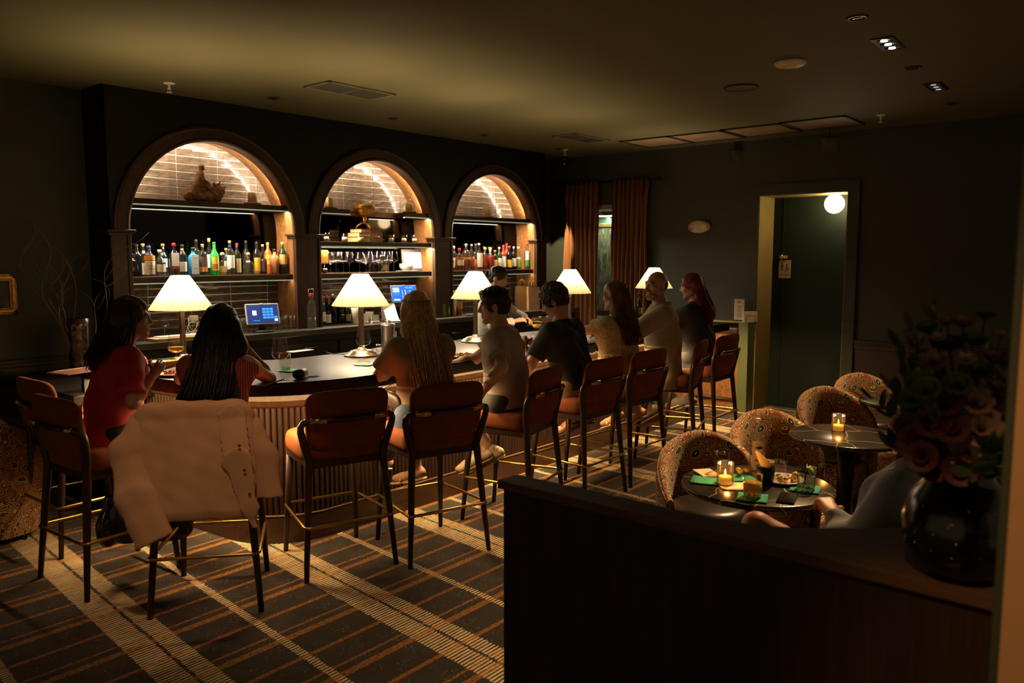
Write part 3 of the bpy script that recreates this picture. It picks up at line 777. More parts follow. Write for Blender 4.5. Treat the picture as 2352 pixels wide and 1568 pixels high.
B1 = [  # crop x, top y (crop), row, width, shape, glass, liquid, level, cap, labels, label, square
 (88, 375, BK, .075, 'std', 'black', 'amaro', .5, 'black', [], 'black bottle at the dark left end of the first arch shelf', 0),
 (150, 250, BK, .08, 'std', 'black', 'amaro', .5, 'black', [], 'tall black bottle second from the left end of the first shelf', 0),
 (238, 238, BK, .085, 'std', 'clear', 'water', .6, 'wood', [(.06, .40, WH)], 'clear bottle with wooden stopper behind the orange banded vodka', 0),
 (318, 268, FR, .088, 'std', 'clear', 'water', .6, 'blue', [(.08, .50, CR, 1.15), (.52, .66, (.62, .25, .03), 1.3)], 'vodka bottle with blue cap, orange band and cream label', 0),
 (512, 240, BK, .085, 'round', 'clear', 'water', .5, 'orange', [(.25, .50, (.45, .55, .72), .5)], 'clear round bottle with orange cap and blue roundel label', 0),
 (465, 322, FR, .092, 'round', 'clear', 'water', .45, 'white', [(.16, .42, CR), (.42, .48, DK)], 'squat clear bottle with pale stopper and dark topped label', 0),
 (665, 230, FR, .082, 'std', 'clear', 'water', .6, 'red', [(.30, .68, WH), (.22, .29, (.5, .03, .03))], 'clear gin bottle with red cap and white label', 1),
 (778, 252, FR, .072, 'std', 'clear', 'water', .45, 'black', [(.14, .44, WH)], 'slim clear bottle with black top, yellow neck and white label', 0),
 (975, 182, BK, .07, 'tall', 'clear', 'water', .5, 'black', [], 'tall clear bottle behind the blue gin bottle', 0),
 (928, 290, FR, .092, 'std', 'blue', 'water', .6, 'black', [(.06, .72, (.55, .60, .62))], 'bright blue square gin bottle with silver label', 'flat'),
 (1062, 243, FR, .074, 'std', 'clear', 'water', .5, 'wood', [(.28, .58, (.10, .05, .04), 1.2), (.12, .27, (.60, .22, .04), 1.2)], 'bottle with wooden cap and orange and black label', 0),
 (1155, 163, BK, .07, 'tall', 'clear', 'water', .5, 'gold', [(.2, .55, WH)], 'tallest clear bottle with gold cap and white label', 0),
 (1224, 218, FR, .076, 'tall', 'green', 'water', .6, 'green', [(.15, .55, (.55, .50, .06), .9), (.18, .34, (.5, .05, .03), .6)], 'bright green bottle with yellow and red label', 0),
 (1330, 356, FR, .072, 'flask', 'clear', 'gold', .4, 'ball', [(.15, .42, TAN)], 'short bottle with brown ball stopper and amber label', 0),
 (1385, 300, BK, .07, 'std', 'clear', 'water', .5, 'wood', [(.2, .5, WH)], 'clear bottle with flat wooden cap half hidden in the back row', 0),
 (1440, 196, FR, .078, 'std', 'clear', 'water', .55, 'wood', [(.20, .56, WH)], 'clear bottle with wooden cap, blue neck tag and white label', 0),
 (1538, 232, FR, .066, 'std', 'clear', 'water', .5, 'red', [(.08, .50, (.62, .52, .26), .8)], 'clear bottle with red cap and tall tan label', 0),
 (1662, 198, BK, .07, 'tall', 'clear', 'water', .45, 'black', [], 'tall clear bottle behind the ball stopper decanter', 0),
 (1688, 357, FR, .100, 'flask', 'clear', 'water', .5, 'ball', [], 'wide clear decanter with brown ball stopper', 0),
 (1812, 216, FR, .060, 'std', 'clear', 'gold', .5, 'black', [(.10, .48, (.72, .42, .03), 1.2)], 'slim bottle with bright yellow label', 0),
 (1965, 222, BK, .074, 'std', 'amber', 'whisky', .5, 'gold', [(.30, .60, (.75, .32, .04))], 'amaro bottle with gold cap and orange diamond label', 0),
 (1893, 250, FR, .070, 'std', 'clear', 'amaro', .5, 'yellow', [(.10, .44, (.06, .03, .02), 1.2)], 'dark whisky bottle with yellow cap', 0),
 (2106, 328, BK, .066, 'std', 'red', 'red', .5, 'red', [], 'small red bottle with red cap in the back row', 0),
 (2056, 312, FR, .090, 'skull', 'rose', 'gold', .42, 'black', [], 'skull shaped amber glass bottle', 0),
 (2168, 218, FR, .080, 'std', 'dkgreen', 'amaro', .5, 'yellow', [(.30, .60, (.66, .42, .10), 1.2)], 'dark green bottle with tan face label', 0),
 (2285, 380, BK, .07, 'std', 'black', 'amaro', .5, 'black', [(.2, .5, WH)], 'dark bottle cut off by the right jamb of the first arch', 0),
]
def shelf_h(px, ytop, yrow, zs): return aty(px, ytop, yrow).z - zs
for (x, ty, row, w, sh, gl_, lq, lv, cp, lbs, lab, sqv) in B1:
    px = c6(x); h = shelf_h(px, 520 + ty / 6.03, row, 1.612) / 1.0
    top = SHAPES[sh][-1][1] + (.0 if cp == 'ball' else .04)
    if cp == 'ball': h = (h - .043) / SHAPES[sh][-1][1]
    else: h = h / top
    wd = ()
    if 'vodka bottle' in lab: wd = (('WHEATLEY', .33, .013, INK), ('VODKA', .25, .017, INK), ('X', .42, .02, INK))
    if 'clear gin' in lab: wd = (('BEEFEATER', .63, .0095, REDINK), ('I', .48, .05, REDINK))
    if 'amaro bottle' in lab: wd = (('AVERNA', .45, .012, REDINK),)
    if 'blue square' in lab: wd = (('BOMBAY', .60, .010, INK), ('SAPPHIRE', .25, .008, INK))
    bottle(on_shelf(px, row, 1.612), h, w, sh, gl_, lq, lv, cp, lbs, lab, G1, sqv, 'yellow' if 'yellow neck' in lab else ('blue' if 'blue neck' in lab else None), RND.uniform(-.25, .05), wd)
def c3(x): return 990 + x / 5.226
B3 = [
 (243, 1150, FR, .07, 'round', 'clear', 'whisky', .5, 'orange', [(.15, .4, CR)], 'whisky bottle at the very left of the third arch shelf', 0),
 (274, 1070, BK, .08, 'std', 'clear', 'whisky', .5, 'white', [(.15, .5, CR)], 'whisky bottle with white cap, second along the third shelf', 0),
 (340, 1098, FR, .105, 'flask', 'clear', 'whisky', .5, 'red', [(.2, .42, CR)], 'round shouldered bourbon bottle with red cap', 0),
 (420, 1045, FR, .115, 'flask', 'clear', 'whisky', .42, 'wood', [], 'wide round bourbon decanter with pale stopper', 0),
 (486, 1050, FR, .080, 'std', 'clear', 'red', .5, 'wood', [(.15, .4, (.3, .06, .03))], 'red brown whisky bottle with wooden cap', 0),
 (535, 1045, BK, .075, 'tall', 'clear', 'whisky', .4, 'purple', [], 'tall bottle with purple capsule on the third shelf', 0),
 (576, 1038, FR, .080, 'tall', 'clear', 'water', .5, 'white', [(.12, .62, CR, 1.2)], 'tall clear bottle with long cream label on the third shelf', 0),
 (640, 1080, BK, .07, 'std', 'clear', 'gold', .5, 'gold', [(.2, .45, WH)], 'gold capped bottle in the back row of the third shelf', 0),
 (652, 1090, FR, .078, 'round', 'clear', 'red', .55, 'gold', [], 'round bottle of dark red whisky with gold cap', 0),
 (702, 1084, BK, .07, 'std', 'clear', 'gold', .5, 'gold', [], 'plain gold capped bottle near the middle of the third shelf', 0),
 (715, 1092, FR, .085, 'round', 'clear', 'red', .6, 'wood', [], 'round bottle of amber red whisky in the middle', 0),
 (768, 1122, FR, .085, 'std', 'clear', 'whisky', .5, 'orange', [(.12, .48, (.66, .34, .08))], 'whisky bottle with amber label behind the bartender', 0),
 (820, 1084, FR, .070, 'std', 'dkgreen', 'amaro', .5, 'white', [(.12, .50, WH, 1.2)], 'green glass bottle with white cap and white label', 0),
 (868, 1062, FR, .074, 'wine', 'red', 'red', .6, 'red', [(.12, .55, WH, 1.2)], 'red bottle with red capsule and white label', 0),
 (905, 1040, BK, .07, 'wine', 'red', 'red', .6, 'red', [], 'dark red bottle in the back row above the bartender', 0),
 (938, 1070, FR, .076, 'wine', 'black', 'amaro', .6, 'red', [(.10, .42, (.76, .48, .04), 1.2)], 'black bottle with red top and yellow label', 0),
 (993, 1078, FR, .072, 'std', 'wine', 'amaro', .6, 'white', [(.14, .48, WH, 1.2)], 'dark bottle with white cap and white label, third from the right', 0),
 (1048, 1080, FR, .076, 'swing', 'clear', 'lime', .5, 'white', [(.10, .36, (.30, .42, .04), 1.2), (.42, .5, WH, 1.2)], 'clear bottle with lime green label', 0),
 (1150, 1033, FR, .076, 'std', 'clear', 'water', .6, 'red', [(.34, .66, WH, 1.2), (.12, .32, (.03, .32, .05), 1.2)], 'rightmost bottle with red cap, white and green labels', 0),
]
G3 = 'bottles on the third arch shelf'
for (x, ty, row, w, sh, gl_, lq, lv, cp, lbs, lab, sqv) in B3:
    px = c3(x); h = shelf_h(px, 360 + ty / 5.226, row, 1.612) / (SHAPES[sh][-1][1] + .04)
    bottle(on_shelf(px, row, 1.612), h, w, sh, gl_, lq, lv, cp, lbs, lab, G3, sqv, None, RND.uniform(-.4, 0))
# bottles on the back counter
def c7(x, y): return (640 + x / 5.226, 620 + y / 5.226)
GC = 'bottles on the back counter'
def counter_bottle(px, py_top, py_bot, w, *a, **k):
    p_ = atz(px, py_bot, ZB); yy = min(max(p_.y, 6.24), 6.68); p2 = aty(px, 700, yy)
    h = (aty(px, py_top, yy).z - ZB) / (SHAPES[a[0]][-1][1] + .04)
    return bottle((p2.x, yy, ZB + .001), h, w, *a, **k)
x_, y_ = c7(368, 0)
sw = bottle((atz(c7(368, 0)[0], 753, ZB).x - .02, 6.30, ZB + .001), .36, .085, 'swing', 'clear', 'water', .3, 'red', [], 'clear swing top water bottle standing before the first pilaster', GC)
MB().tube([(-.022, 0, .29), (-.030, 0, .33), (-.024, 0, .372), (.024, 0, .372), (.030, 0, .33), (.022, 0, .29)], .0022, 6).build('wire_bail', CHROME, sw)
MB().tube([(.018 * math.cos(a), -.0435, .20 + .018 * math.sin(a)) for a in [i * PI / 8 for i in range(16)]], .002, 5, closed=True).build('embossed_ring', GLASS('glass_clear', (.93, .95, .92), 1.2), sw)
for (x, ty, w, sh, gl_, cp, lbs, lab) in (
    (512, 305, .078, 'wine', 'dkgreen', 'gold', [(.12, .45, WH, 1.2)], 'leftmost wine bottle on the counter below the middle arch'),
    (578, 305, .078, 'burg', 'black', 'red', [(.06, .36, WH, 1.1)], 'wine bottle with red capsule and square white label'),
    (650, 288, .082, 'wine', 'black', 'gold', [], 'tall black wine bottle beside the red capped one'),
    (742, 305, .080, 'wine', 'black', 'black', [(.30, .34, (.35, .33, .28), .5)], 'black wine bottle with thin white print, behind the second lamp'),
    (822, 380, .074, 'wine', 'black', 'black', [(.10, .42, (.32, .22, .06), 1.0)], 'black bottle with gold label, behind the second lamp')):
    px = c7(x, 0)[0]; yy = 6.55; h = (aty(px, c7(0, ty)[1], yy).z - ZB) / 1.01
    bottle((aty(px, 700, yy).x, yy, ZB + .001), h, w, sh, gl_, 'amaro', .5, cp, lbs, lab, GC)
for (x, ty, w, sh, gl_, lq, cp, lbs, lab) in (
    (1972, 340, .078, 'std', 'olive', 'lime', 'wood', [], 'green liqueur bottle with cork beside the third pilaster'),
    (2028, 372, .062, 'std', 'olive', 'lime', 'wood', [(.2, .5, (.3, .42, .05))], 'smaller green bottle with cork beside the third pilaster'),
    (2092, 240, .080, 'swing', 'clear', 'gold', 'white', [(.35, .62, WH, 1.0)], 'pale yellow swing top bottle left of the third lamp'),
    (2165, 236, .074, 'tall', 'clear', 'whisky', 'wood', [(.25, .52, (.55, .25, .08), 1.0)], 'orange liqueur bottle left of the third lamp')):
    px = c7(x, 0)[0]; yy = 6.40; h = (aty(px, c7(0, ty)[1], yy).z - ZB) / .96
    bottle((aty(px, 720, yy).x, yy, ZB + .001), h, w, sh, gl_, lq, .5, cp, lbs, lab, GC)
px = 1240; yy = 6.45
bottle((aty(px, 690, yy).x, yy, ZB + .001), (aty(px, 656, yy).z - ZB), .08, 'burg', 'black', 'amaro', .5, 'red', [(.08, .4, TAN, 1.0)], 'dark wine bottle right of the paper bag', GC)

# ------------------------------------------------------------------ drinking glasses
CLEAR = GLASS('glass_ware', (.97, .975, .965), 1.1, .05, .0)
def wine_glass(loc, h, w, label, group, fill=None, level=.35, parts=True):
    t = thing('wine_glass', label, 'glass', loc, 0, group)
    r = w / 2
    bowl = [(.004, .46), (.5, .485), (.86, .53), (1.0, .60), (.97, .70), (.86, .84), (.76, 1.0)]
    MB().lathe([(a * r, b * h) for a, b in bowl], n=20, cap=False).build('bowl', CLEAR, t, flip=False)
    MB().lathe([(.0035, .015 * h), (.003, .25 * h), (.0035, .44 * h), (.010, .475 * h)], n=8, cap=False).build('stem', CLEAR, t, flip=False)
    MB().lathe([(r * .82, 0), (r * .82, .004), (.006, .014 * h)], n=20).build('foot', CLEAR, t, flip=False)
    if fill:
        z1 = .47 + level * .5
        lp = [(a * r * .97, b * h) for a, b in bowl if b < z1]
        MB().lathe(lp + [(lp[-1][0], z1 * h)], n=20).build('wine', LIQ('wine_' + fill, LIQS[fill], .8), t, flip=False)
    return t
def tumbler(loc, h, w, label, group, fill=None, level=.5, cut=False, taper=.9, name='tumbler'):
    t = thing(name, label, 'glass', loc, 0, group)
    r = w / 2
    MB().lathe([(r * taper, 0), (r * taper, .002), (r, h)], n=24, cap=True).build('glass_wall', CLEAR, t, flip=False).data
    MB().lathe([(r * taper * .98, .001), (r * taper * .98, .010)], n=24).build('thick_base', GLASS('glass_base', (.85, .86, .82), 1.5), t, flip=False)
    if cut:
        cm = MB()
        for i in range(10):
            a0 = 2 * PI * i / 10
            for sgn in (-1, 1):
                for j in range(3):
                    a1 = a0 + sgn * (.12 + .12 * j)
                    q = lambda a, z: ((r * (taper + (1 - taper) * z) + .0005) * math.cos(a), (r * (taper + (1 - taper) * z) + .0005) * math.sin(a), z * h)
                    cm.tube([q(a0, .04), q(a1, .56 - .10 * j)], .0011, 4)
        cm.build('cut_pattern', GLASS('cut_glass', (.80, .82, .78), 3.0, .05), t)
    if fill:
        MB().lathe([(r * taper * .95, .011), (r * (taper + (1 - taper) * level) * .95, level * h)], n=24).build('drink', GLASS('water_fill', (.90, .92, .86), .6) if fill == 'water' else LIQ('liquid_' + fill, LIQS[fill], .5), t, flip=False)
    return t
ORD = ['first', 'second', 'third', 'fourth', 'fifth', 'sixth', 'seventh', 'eighth', 'ninth', 'tenth', 'eleventh', 'twelfth', 'thirteenth', 'fourteenth', 'fifteenth', 'sixteenth', 'seventeenth', 'eighteenth']
# glasses on the middle shelf (z 1.612)
def c8(x): return 720 + x / 6.817
for i, (x, ty, row, w) in enumerate(((100, 1010, 6.50, .08), (245, 1010, 6.58, .085), (270, 1040, 6.50, .08), (350, 1008, 6.48, .088), (390, 1010, 6.60, .085), (468, 1010, 6.48, .088), (560, 1015, 6.52, .088),
        (722, 1008, 6.50, .095), (820, 1050, 6.48, .088), (870, 1005, 6.60, .095), (945, 1050, 6.54, .088), (1020, 1003, 6.48, .098), (1062, 1055, 6.58, .088), (1138, 1003, 6.50, .098), (1170, 1060, 6.6, .088), (1256, 1003, 6.48, .095))):
    px = c8(x); hh = aty(px, 430 + ty / 6.817, row).z - 1.612
    wine_glass(on_shelf(px, row, 1.612), hh, w, 'empty wine glass, %s from the left on the middle arch shelf' % ORD[i], 'wine glasses on the middle arch shelf')
# ------------------------------------------------------------------ organic shapes: smooth unions of tapered limbs, meshed as one skin
def V3(*a): return np.array(a, dtype=np.float64)
class Sdf:
    def __init__(s): s.p = []; s.clip = []
    def cone(s, a, b, ra, rb, k=.02, flat=None, cap=False):
        """tapered limb from a to b; flat=(axis, factor) squashes it along axis"""
        s.p.append(('c', np.array(a, float), np.array(b, float), ra, rb, k, flat, cap)); return s
    def ell(s, c, r, R=None, k=.02):
        s.p.append(('e', np.array(c, float), np.array(r, float), np.eye(3) if R is None else np.array(R, float), 0, k, None, False)); return s
    def cut(s, n, d, k=.0): s.clip.append((np.array(n, float), d)); return s   # keep n.p <= d
    def chain(s, pts, rs, k=.02, flat=None):
        for i in range(len(pts) - 1): s.cone(pts[i], pts[i + 1], rs[i], rs[i + 1], k, flat)
        return s
    def bounds(s):
        lo, hi = np.full(3, 9.), np.full(3, -9.)
        for q in s.p:
            if q[5] < 0: continue
            if q[0] == 'c':
                r = max(q[3], q[4]); lo = np.minimum(lo, np.minimum(q[1], q[2]) - r); hi = np.maximum(hi, np.maximum(q[1], q[2]) + r)
            else:
                r = q[2].max(); lo = np.minimum(lo, q[1] - r); hi = np.maximum(hi, q[1] + r)
        return lo - .03, hi + .03
    def mesh(s, cell=.009, fine=(), fcell=.005, disp=None):
        lo, hi = s.bounds(); ax = []
        for i in range(3):
            iv = [(c[i] - r, c[i] + r) for c, r in fine]; xs = [lo[i]]
            while xs[-1] < hi[i]:
                h = fcell if any(a <= xs[-1] <= b for a, b in iv) else cell
                xs.append(xs[-1] + h)
            ax.append(np.array(xs))
        n = [len(a) for a in ax]
        Dg = np.full(n, .05, dtype=np.float32)
        for q in s.p:
            typ, A, B, ra, rb, k, flat, cap = q; kk = abs(k)
            if typ == 'c': r = max(ra, rb); l0, h0 = np.minimum(A, B) - r, np.maximum(A, B) + r
            else: r = A * 0 + B.max(); l0, h0 = A - r, A + r
            m = kk + .03
            i0 = [max(0, int(np.searchsorted(ax[i], l0[i] - m)) - 1) for i in range(3)]
            i1 = [min(n[i], int(np.searchsorted(ax[i], h0[i] + m)) + 1) for i in range(3)]
            sl = tuple(slice(a, b) for a, b in zip(i0, i1))
            if any(a >= b for a, b in zip(i0, i1)): continue
            X = ax[0][sl[0]][:, None, None]; Y = ax[1][sl[1]][None, :, None]; Z = ax[2][sl[2]][None, None, :]
            if typ == 'c':
                ba = B - A; bb_ = max(ba @ ba, 1e-9)
                px, py, pz = X - A[0], Y - A[1], Z - A[2]
                t = np.clip((px * ba[0] + py * ba[1] + pz * ba[2]) / bb_, 0, 1)
                qx, qy, qz = px - t * ba[0], py - t * ba[1], pz - t * ba[2]
                if flat is not None:
                    f = flat[0] / np.linalg.norm(flat[0]); dd = qx * f[0] + qy * f[1] + qz * f[2]; e_ = dd * (1 / flat[1] - 1)
                    qx = qx + f[0] * e_; qy = qy + f[1] * e_; qz = qz + f[2] * e_
                d = np.sqrt(qx * qx + qy * qy + qz * qz) - (ra + (rb - ra) * t)
                if cap: d = np.maximum(d, ((px - ba[0]) * ba[0] + (py - ba[1]) * ba[1] + (pz - ba[2]) * ba[2]) / math.sqrt(bb_))
            else:
                R_ = ra
                px, py, pz = X - A[0], Y - A[1], Z - A[2]
                u = [(px * R_[0, i] + py * R_[1, i] + pz * R_[2, i]) / B[i] for i in range(3)]
                k0 = np.sqrt(u[0] ** 2 + u[1] ** 2 + u[2] ** 2); k1 = np.sqrt((u[0] / B[0]) ** 2 + (u[1] / B[1]) ** 2 + (u[2] / B[2]) ** 2) + 1e-9
                d = k0 * (k0 - 1) / k1
            d = d.astype(np.float32); g = Dg[sl]
            if k >= 0:
                h = np.clip(.5 + .5 * (g - d) / max(kk, 1e-4), 0, 1); Dg[sl] = g * (1 - h) + d * h - kk * h * (1 - h)
            else:
                h = np.clip(.5 - .5 * (g + d) / max(kk, 1e-4), 0, 1); Dg[sl] = g * (1 - h) + (-d) * h + kk * h * (1 - h)
        X = ax[0][:, None, None]; Y = ax[1][None, :, None]; Z = ax[2][None, None, :]
        if disp is not None: Dg = Dg + disp(X, Y, Z).astype(np.float32)
        for nn, dd in s.clip: Dg = np.maximum(Dg, (X * nn[0] + Y * nn[1] + Z * nn[2] - dd).astype(np.float32))
        Dg[0] = Dg[-1] = .05; Dg[:, 0] = Dg[:, -1] = .05; Dg[:, :, 0] = Dg[:, :, -1] = .05
        return surf_nets(Dg, ax)
def surf_nets(Dg, ax):
    ins = Dg < 0
    c = np.zeros([k - 1 for k in Dg.shape], dtype=np.uint8)
    for dx in (0, 1):
        for dy in (0, 1):
            for dz in (0, 1):
                c += ins[dx:Dg.shape[0] - 1 + dx, dy:Dg.shape[1] - 1 + dy, dz:Dg.shape[2] - 1 + dz]
    act = (c > 0) & (c < 8)
    idx = np.full(act.shape, -1, dtype=np.int64); I, J, K = np.nonzero(act); idx[I, J, K] = np.arange(len(I))
    acc = np.zeros((len(I), 3)); cnt = np.zeros(len(I))
    cor = [(a, b, d) for a in (0, 1) for b in (0, 1) for d in (0, 1)]
    for p0 in cor:
        for axn in range(3):
            if p0[axn]: continue
            p1 = list(p0); p1[axn] = 1
            d0 = Dg[I + p0[0], J + p0[1], K + p0[2]]; d1 = Dg[I + p1[0], J + p1[1], K + p1[2]]
            x = (d0 < 0) != (d1 < 0)
            t = np.where(x, d0 / np.where(x, d0 - d1, 1), 0)
            b0 = np.stack([ax[0][I + p0[0]], ax[1][J + p0[1]], ax[2][K + p0[2]]], 1); b1 = np.stack([ax[0][I + p1[0]], ax[1][J + p1[1]], ax[2][K + p1[2]]], 1)
            acc += np.where(x[:, None], b0 + (b1 - b0) * t[:, None], 0); cnt += x
    vs = acc / cnt[:, None]
    quads = []
    for axn in range(3):
        o1, o2 = [(1, 2), (2, 0), (0, 1)][axn]
        sl0 = [slice(1, k - 1) for k in Dg.shape]; sl1 = [slice(1, k - 1) for k in Dg.shape]
        sl0[axn] = slice(0, Dg.shape[axn] - 1); sl1[axn] = slice(1, Dg.shape[axn])
        a = ins[tuple(sl0)]; b = ins[tuple(sl1)]
        E = np.nonzero(a != b); pos = a[E]
        g = [E[0] + (axn != 0), E[1] + (axn != 1), E[2] + (axn != 2)]
        def cell_(d1, d2):
            h = [g[0].copy(), g[1].copy(), g[2].copy()]; h[o1] -= d1; h[o2] -= d2
            return idx[h[0], h[1], h[2]]
        q = np.stack([cell_(1, 1), cell_(0, 1), cell_(0, 0), cell_(1, 0)], 1)
        q[~pos] = q[~pos][:, ::-1]; quads.append(q)
    q = np.concatenate(quads); q = q[(q >= 0).all(1)]
    return vs, q
def skin_obj(name, vq, mats, parent=None, fmat=None):
    vs, q = vq; me = D.meshes.new(name)
    me.vertices.add(len(vs)); me.vertices.foreach_set('co', vs.astype(np.float32).ravel())
    me.loops.add(len(q) * 4); me.loops.foreach_set('vertex_index', q.astype(np.int32).ravel())
    me.polygons.add(len(q)); me.polygons.foreach_set('loop_start', np.arange(0, len(q) * 4, 4, dtype=np.int32))
    me.polygons.foreach_set('loop_total', np.full(len(q), 4, dtype=np.int32))
    me.polygons.foreach_set('use_smooth', np.ones(len(q), dtype=bool))
    for m in (mats if isinstance(mats, (list, tuple)) else [mats]): me.materials.append(m)
    if fmat is not None: me.polygons.foreach_set('material_index', fmat(vs[q].mean(1)).astype(np.int32))
    me.update(calc_edges=True); me.validate()
    return put(name, me, parent)
def folds(amp, fx=38, seed=0.0):
    return lambda X, Y, Z: amp * (np.sin(fx * (Z + .5 * X) + 5 * np.sin(9 * X + seed) + 2 * np.sin(13 * Y)) * .6 + np.sin(fx * .6 * (X - .7 * Z) + 4 * np.sin(8 * Z + 6 * Y + seed)) * .5)
# ------------------------------------------------------------------ bar stools
LEGW = WOOD('stool_walnut', (.014, .007, .005), (.040, .019, .010), .4, 1.5, 2)
RUST = M('rust_suede', (.15, .038, .0095), .85, var=.14, scale=14, bmp=.12, bscale=300, sheen=.3, spec=.2)
BRASSD = M('aged_brass', (.45, .29, .08), .3, 1.0, var=.15, scale=20)
def make_stool(label):
    t = thing('bar_stool', label, 'bar stool', (0, 0, 0), 0, 'bar stools along the bar')
    ft = {(-1, -1): ((-.265, -.275, 0), (-.215, -.215, .66)), (1, -1): ((.265, -.275, 0), (.215, -.215, .66)), (-1, 1): ((-.225, .265, 0), (-.195, .205, .66)), (1, 1): ((.225, .265, 0), (.195, .205, .66))}
    for (sx, sy), (f, h) in ft.items():
        f, h = Vector(f), Vector(h); pts = [f, f.lerp(h, .5), h]; rs = [.014, .019, .023]
        if sy < 0: # rear legs run on upwards and bend into the rail behind the back
            pts += [Vector((sx * .245, -.226, .76)), Vector((sx * .264, -.238, .83)), Vector((sx * .266, -.246, .862)), Vector((sx * .255, -.258, .884)), Vector((sx * .230, -.270, .892)), Vector((sx * .190, -.282, .893))]
            rs += [.022, .020, .019, .0185, .018, .018]
        MB().tube(pts, rs, 10).build('leg', LEGW, t)
    MB().tube([(-.191, -.282, .893), (-.09, -.300, .894), (0, -.306, .894), (.09, -.300, .894), (.191, -.282, .893)], .0165, 10).build('back_rail', LEGW, t)
    for s in (-1, 1):
        MB().tube([(s * .222, -.2735, .892), (s * .135, -.294, .894)], .0205, 12).build('brass_sleeve', BRASSD, t)
    fr = MB(); fr.box((-.215, -.215, .612), (.215, -.180, .665), 0, .006); fr.box((-.205, .175, .612), (.205, .21, .665), 0, .006); fr.box((-.222, -.20, .612), (-.188, .20, .665), 0, .006); fr.box((.188, -.20, .612), (.222, .20, .665), 0, .006)
    fr.build('seat_frame', LEGW, t)
    # cushion: rounded slab, crowned
    n = 32
    def so(k, e=.36):
        a = 2 * PI * (k + .5) / n; c, s_ = math.cos(a), math.sin(a); return math.copysign(abs(c) ** e, c), math.copysign(abs(s_) ** e, s_)
    sr = []
    for sc_, z in ((.001, .655), (.93, .655), (.985, .668), (1.0, .690), (1.0, .712), (.985, .738), (.95, .755), (.88, .765), (.6, .772), (.001, .775)):
        sr.append([(so(k)[0] * sc_ * (.243 - .008 * so(k)[1]), so(k)[1] * sc_ * .245 + .012, z - (.010 if z > .76 else 0) * 0) for k in range(n)])
    MB().grid(sr, wrap=True).build('seat', RUST, t)
    # backrest: tapered panel with round corners, gently curved, leaning back
    n = 24; rows = []
    def outline(k):
        a = 2 * PI * k / n; c, s_ = math.cos(a), math.sin(a); e = .38
        return math.copysign(abs(c) ** e, c), math.copysign(abs(s_) ** e, s_)
    def pt(u, w, off):
        hz = .885 + w * .170; hw = .240 + .008 * w
        y = -.205 - .055 * (w * .5 + .5) - .030 * (1 - u * u) + off
        return (u * hw, y, hz)
    rings = []
    for sc, off in ((.0, .030), (.55, .030), (.88, .028), (.97, .018), (1.0, .0), (.97, -.018), (.88, -.026), (.55, -.028), (.0, -.028)):
        rings.append([pt(outline(k)[0] * max(sc, .001), outline(k)[1] * max(sc, .001), off) for k in range(n)])
    MB().grid(rings, wrap=True).build('backrest', RUST, t)
    # foot ring in brass
    z = .30; q = lambda sx, sy: Vector(ft[(sx, sy)][0]).lerp(Vector(ft[(sx, sy)][1]), z / .66)
    a, b, c, d = q(-1, -1), q(-1, 1), q(1, 1), q(1, -1)
    out = .018; R_ = .035
    A, B, C_, D_ = a + Vector((-out, 0, 0)), b + Vector((-out, out, 0)), c + Vector((out, out, 0)), d + Vector((out, 0, 0))
    pts = [A, B + Vector((0, -R_, 0)), B + Vector((R_ * .3, -R_ * .3, 0)), B + Vector((R_, 0, 0)), C_ + Vector((-R_, 0, 0)), C_ + Vector((-R_ * .3, -R_ * .3, 0)), C_ + Vector((0, -R_, 0)), D_, D_ + Vector((-R_ * .3, -R_ * .5, 0)), D_ + Vector((-R_, -R_ * .7, 0)), A + Vector((R_, -R_ * .7, 0)), A + Vector((R_ * .3, -R_ * .5, 0))]
    MB().tube(pts, .0095, 8, closed=True).build('foot_ring', BRASSD, t)
    return t
ST = [('A', 2.02, 5.26, 2, 'rust bar stool tucked at the left end, behind the woman in red'), ('B', 1.86, 4.53, 4, 'rust bar stool under the woman in red'),
      ('C', 2.10, 3.84, 50, 'rust bar stool with a tan jacket hung over its back'), ('D', 2.82, 3.76, 72, 'empty rust bar stool at the curve of the bar'),
      ('E', 3.32, 3.49, 74, 'rust bar stool under the long haired blonde woman'), ('F', 4.08, 3.46, 103, 'rust bar stool under the man in the grey polo shirt'),
      ('G', 4.80, 3.44, 90, 'rust bar stool under the man in the black shirt'), ('H', 5.46, 3.46, 88, 'rust bar stool under the woman in the cream knit top'),
      ('I', 6.28, 3.47, 108, 'rust bar stool under the bald man in the beige jacket'), ('J', 6.98, 3.53, 92, 'rust bar stool at the far end under the red haired woman')]
stool0 = make_stool(ST[0][4]); STOOL = {}
for i, (k, x, y, a, lab) in enumerate(ST):
    STOOL[k] = (x, y, math.radians(a))
    if i == 0:
        stool0.location = (x, y, 0); stool0.rotation_euler = (0, 0, math.radians(a - 90))
    else: dup(stool0, (x, y, 0), math.radians(a - 90), lab)

